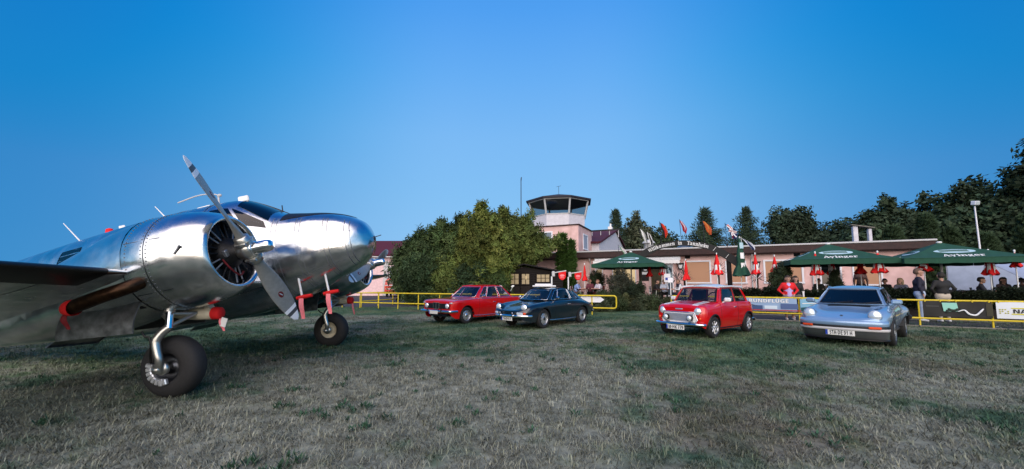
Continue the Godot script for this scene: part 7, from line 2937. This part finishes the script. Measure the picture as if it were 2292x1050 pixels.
# style: top, trousers, hair, bare (1 short sleeves), size, long hair, jacket opening colour
func person(label: String, at: Vector3, turn: float, pose: String, st: Dictionary, group := "people on the terrace") -> void:
	var t := thing("person", label, "person", at, turn, group)
	var k: float = st.get("tall", 1.72) / 1.72
	var top: Color = st.top
	var leg: Color = st.leg
	var girth: float = st.get("girth", 1.0)
	var seated := pose == "sit" or pose == "lean"
	var hip := V(0, .92, 0) if not seated else V(0, .50, -.05)
	var lean := 0.0
	if pose == "lean": lean = .28
	if pose == "sit": lean = .06
	var up := V(0, cos(lean), sin(lean))
	var waist := hip + up * .16
	var chest := hip + up * .38
	var neck := hip + up * .56
	var head := neck + up * .15 + V(st.get("look", 0.0) * .02, 0, .02)
	var b := []
	b.append([hip + V(-.06, 0, 0), hip + V(.06, 0, 0), .125 * girth, .125 * girth, leg])
	b.append([waist + V(-.03, 0, 0), waist + V(.03, 0, 0), .122 * girth, .122 * girth, top])
	b.append([chest + V(-.07, 0, 0), chest + V(.07, 0, 0), .125 * girth, .125 * girth, top])
	b.append([chest, waist, .125 * girth, .125 * girth, st.get("inner", top)])
	b.append([neck + V(-.13, -.05, 0), neck + V(.13, -.05, 0), .062, .062, top])
	b.append([neck + up * -.02, head, .052, .05, SKIN])
	if st.has("inner"):
		b.append([chest + V(0, .09, .062), waist + V(0, -.10, .085), .075, .085, st.inner])
	if st.has("stripe"):
		for q in 4:
			var c: Vector3 = waist.lerp(neck, q / 4.0 + .05)
			b.append([c + V(-.08, 0, 0), c + V(.08, 0, 0), .132 * girth, .132 * girth, st.stripe if q % 2 else top])
	for sd in [-1.0, 1.0]:
		var knee: Vector3
		var ank: Vector3
		if seated:
			knee = V(.13 * sd, .52, .38)
			ank = V(.12 * sd, .09, .34)
		elif pose == "walk":
			knee = V(.09 * sd, .50, .10 * sd)
			ank = V(.09 * sd, .09, .18 * sd)
		else:
			knee = V(.10 * sd, .50, .02)
			ank = V(.11 * sd, .09, -.01)
		var root := hip + V(.085 * sd, -.02, 0)
		b.append([root, knee, .088 * girth, .062, leg])
		b.append([knee, ank + V(0, .04, 0), .060, .042, st.get("shin", leg)])
		b.append([ank + V(0, -.03, -.03), ank + V(.01 * sd, -.05, .13), .045, .038, st.get("shoe", Color(.03, .03, .03))])
		var sh := neck + V(.175 * sd, -.055, 0)
		var el: Vector3
		var wr: Vector3
		if seated:
			el = sh + V(.05 * sd, -.25, .12)
			wr = el + V(-.10 * sd, .02, .22)
		elif st.get("arms", "") == "crossed":
			el = sh + V(.06 * sd, -.27, .05)
			wr = el + V(-.24 * sd, .03, .16)
		elif st.get("arms", "") == "hips":
			el = sh + V(.15 * sd, -.24, -.05)
			wr = el + V(-.14 * sd, -.16, .10)
		else:
			el = sh + V(.06 * sd, -.28, -.02)
			wr = el + V(.0, -.24, .07)
		b.append([sh, el, .056 * girth, .046, top])
		b.append([el, wr, .043, .030, SKIN if st.get("bare", 0) == 1 else st.get("sleeve", top)])
		# hand: palm, four fingers and a thumb
		var d := (wr - el).normalized()
		var across := d.cross(V(0, 0, 1) if absf(d.z) < .8 else V(1, 0, 0)).normalized()
		var hb := []
		var palm := wr + d * .075
		hb.append([wr - d * .01, wr + d * .02, .027, .026, SKIN])
		for f in 4:
			var o := across * (-.027 + .018 * f)
			var l: float = [.058, .070, .066, .050][f]
			hb.append([wr + d * .015 + o * .5, palm + o, .014, .0115, SKIN])
			var bend := d.rotated(across, .35 * sd)
			hb.append([palm + o, palm + o + bend * l * .55, .0100, .0092, SKIN])
			hb.append([palm + o + bend * l * .55, palm + o + bend * l * .55 + bend.rotated(across, .5 * sd) * l * .5, .0092, .0080, SKIN])
		var th := across * -.036
		hb.append([wr + d * .03 + th * .5, wr + d * .065 + th * 1.25, .0115, .0105, SKIN])
		hb.append([wr + d * .065 + th * 1.25, wr + d * .10 + th * 1.35, .0100, .0085, SKIN])
		st["hand%d" % int(sd)] = hb
	var s := Shape.new(true)
	s.xf = Transform3D(Basis().scaled(Vector3.ONE * k), Vector3.ZERO)
	net(s, b, .021, .030)
	net(s, st["hand-1"], .0058, .006)
	net(s, st["hand1"], .0058, .006)
	# head with brow, nose, jaw and ears
	var look: float = st.get("look", 0.0)
	var hr := Basis(Vector3.UP, look)
	var h := []
	h.append([head + hr * V(0, .03, -.02), head + hr * V(0, .035, .01), .092, .088, SKIN])
	h.append([head + hr * V(0, -.03, .035), head + hr * V(0, -.075, .055), .062, .040, SKIN])
	h.append([head + hr * V(0, .02, .09), head + hr * V(0, -.012, .112), .011, .016, SKIN])
	h.append([head + hr * V(-.035, .036, .082), head + hr * V(.035, .036, .082), .014, .014, SKIN])
	h.append([head + hr * V(-.018, -.045, .092), head + hr * V(.018, -.045, .092), .009, .009, Color(.36, .14, .12)])
	for sd in [-1.0, 1.0]:
		h.append([head + hr * V(.092 * sd, .02, -.005), head + hr * V(.088 * sd, -.02, .0), .016, .012, SKIN])
		h.append([head + hr * V(.032 * sd, .016, .086), head + hr * V(.034 * sd, .016, .086), .010, .010, Color(.05, .04, .04)])
	net(s, h, .0095, .014)
	obj("body", s, M.tinted, t)
	# hair
	var hs := Shape.new(true)
	hs.xf = s.xf
	var hc: Color = st.hair
	var hb2 := []
	hb2.append([head + hr * V(0, .065, -.035), head + hr * V(0, .075, .02), .088, .078, hc])
	hb2.append([head + hr * V(-.03, .02, -.055), head + hr * V(.03, .02, -.055), .075, .075, hc])
	if st.get("long", false):
		for sd in [-1.0, 1.0]:
			hb2.append([head + hr * V(.07 * sd, .04, -.03), head + hr * V(.085 * sd, -.14, -.03), .045, .035, hc])
		hb2.append([head + hr * V(0, .0, -.08), head + hr * V(0, -.18, -.07), .07, .05, hc])
	net(hs, hb2, .0125, .02)
	obj("hair", hs, M.tinted, t)


func make_people() -> void:
	var black := Color(.012, .012, .014)
	var dark_hair := Color(.018, .012, .010)
	var blond := Color(.30, .22, .12)
	person("woman in a bright red cardigan over a lilac top standing behind the railing", V(10.98, 0, -15.35), -.35, "stand", {top = Color(.62, .008, .012), inner = Color(.46, .36, .66), leg = Color(.20, .16, .17), shin = SKIN, shoe = Color(.60, .50, .46), hair = Color(.05, .03, .022), long = true, tall = 1.70, girth = 1.18, arms = "hips"}, "")
	person("dark-haired woman in black with one white sleeve behind the woman in red", V(11.62, 0, -15.8), -.5, "stand", {top = black, sleeve = Color(.70, .70, .70), leg = Color(.10, .08, .08), shin = SKIN, shoe = Color(.60, .52, .48), hair = dark_hair, long = true, tall = 1.70}, "")
	person("tall man in navy jumper and pale blue jeans standing in profile by the railing", V(15.55, 0, -14.75), .9, "stand", {top = Color(.012, .014, .028), leg = Color(.36, .44, .58), hair = Color(.10, .06, .04), tall = 1.95, girth = 1.12, shoe = Color(.5, .5, .5)}, "")
	person("man in black jacket and light trousers seen from behind, right of the man in navy", V(16.1, 0, -14.45), PI - .3, "stand", {top = black, leg = Color(.46, .40, .32), hair = dark_hair, tall = 1.80, girth = 1.2, arms = "hips", shoe = Color(.6, .6, .6)}, "")
	var sit := [
		["fair-haired person in grey-blue sitting left of the standing men", V(17.0, .35, -16.8), -1.2, "lean", {top = Color(.13, .13, .18), leg = black, hair = blond, long = true}],
		["dark-haired person in a dark top sitting left of the tarpaulin's red parasol", V(19.6, .35, -16.1), .6, "sit", {top = Color(.03, .03, .04), leg = black, hair = dark_hair}],
		["person with long dark hair sitting right of the tarpaulin's red parasol", V(20.65, .35, -16.2), -.3, "sit", {top = Color(.05, .035, .035), leg = black, hair = dark_hair, long = true}],
		["person in dark clothes sitting at the right edge of the view", V(21.0, .35, -15.9), -.8, "lean", {top = Color(.03, .03, .03), leg = black, hair = dark_hair}],
		["grey-haired man in a light blue shirt sitting right of the log cabin", V(4.0, .35, -24.1), 1.1, "lean", {top = Color(.22, .32, .58), leg = Color(.10, .04, .05), hair = Color(.25, .22, .20), bare = 1, girth = 1.2}],
		["person in a dark red top sitting at the reddish table", V(5.0, .35, -24.7), -.2, "sit", {top = Color(.14, .03, .045), leg = black, hair = Color(.18, .08, .05)}],
		["stout person in a white shirt leaning over the reddish table", V(5.5, .35, -24.2), -1.1, "lean", {top = Color(.62, .58, .64), leg = Color(.12, .02, .03), hair = Color(.20, .10, .07), bare = 1, girth = 1.3}],
		["person in black leaning forward under the left green canopy's right end", V(8.62, .35, -23.3), .9, "lean", {top = black, leg = black, hair = dark_hair}],
		["person in a black and white striped shirt sitting left of the small red car", V(9.75, .35, -22.3), -1.5, "lean", {top = Color(.60, .60, .62), stripe = Color(.03, .03, .05), leg = Color(.015, .016, .03), hair = Color(.14, .08, .05)}],
		["person in a white shirt bending behind the white pole sign", V(9.3, .35, -23.6), -.3, "lean", {top = Color(.50, .55, .66), leg = black, hair = blond}],
		["person in a maroon top sitting by the lit window under the left green canopy", V(8.0, .35, -26.9), .5, "sit", {top = Color(.13, .02, .025), leg = black, hair = dark_hair}],
		["dark-clothed person sitting left under the middle green canopy", V(14.3, .35, -19.9), .6, "sit", {top = Color(.10, .06, .06), leg = black, hair = Color(.10, .07, .05)}],
		["dark-haired person sitting in the middle of the middle green canopy", V(15.9, .35, -20.0), -.4, "sit", {top = Color(.03, .035, .03), leg = black, hair = dark_hair}],
		["person in black sitting right under the middle green canopy, before the wall sheet", V(18.3, .35, -18.9), -.9, "lean", {top = black, leg = black, hair = dark_hair}]]
	for q in sit:
		person(q[0], q[1], q[2], q[3], q[4])
		var f := V(sin(q[2]), 0, cos(q[2]))
		chair("chair of %s" % String(q[0]).replace("sitting ", "").replace("leaning ", "").replace("bending ", ""), q[1] - f * .05, q[2], M.dark_red if q[1].x < 8 else M.dark, M.white if q[1].x < 10 else M.dark)
	person("tall person in a pinkish-brown top standing under the middle green canopy", V(18.0, .35, -19.9), -.7, "stand", {top = Color(.20, .12, .10), leg = black, hair = dark_hair, tall = 1.85}, "")
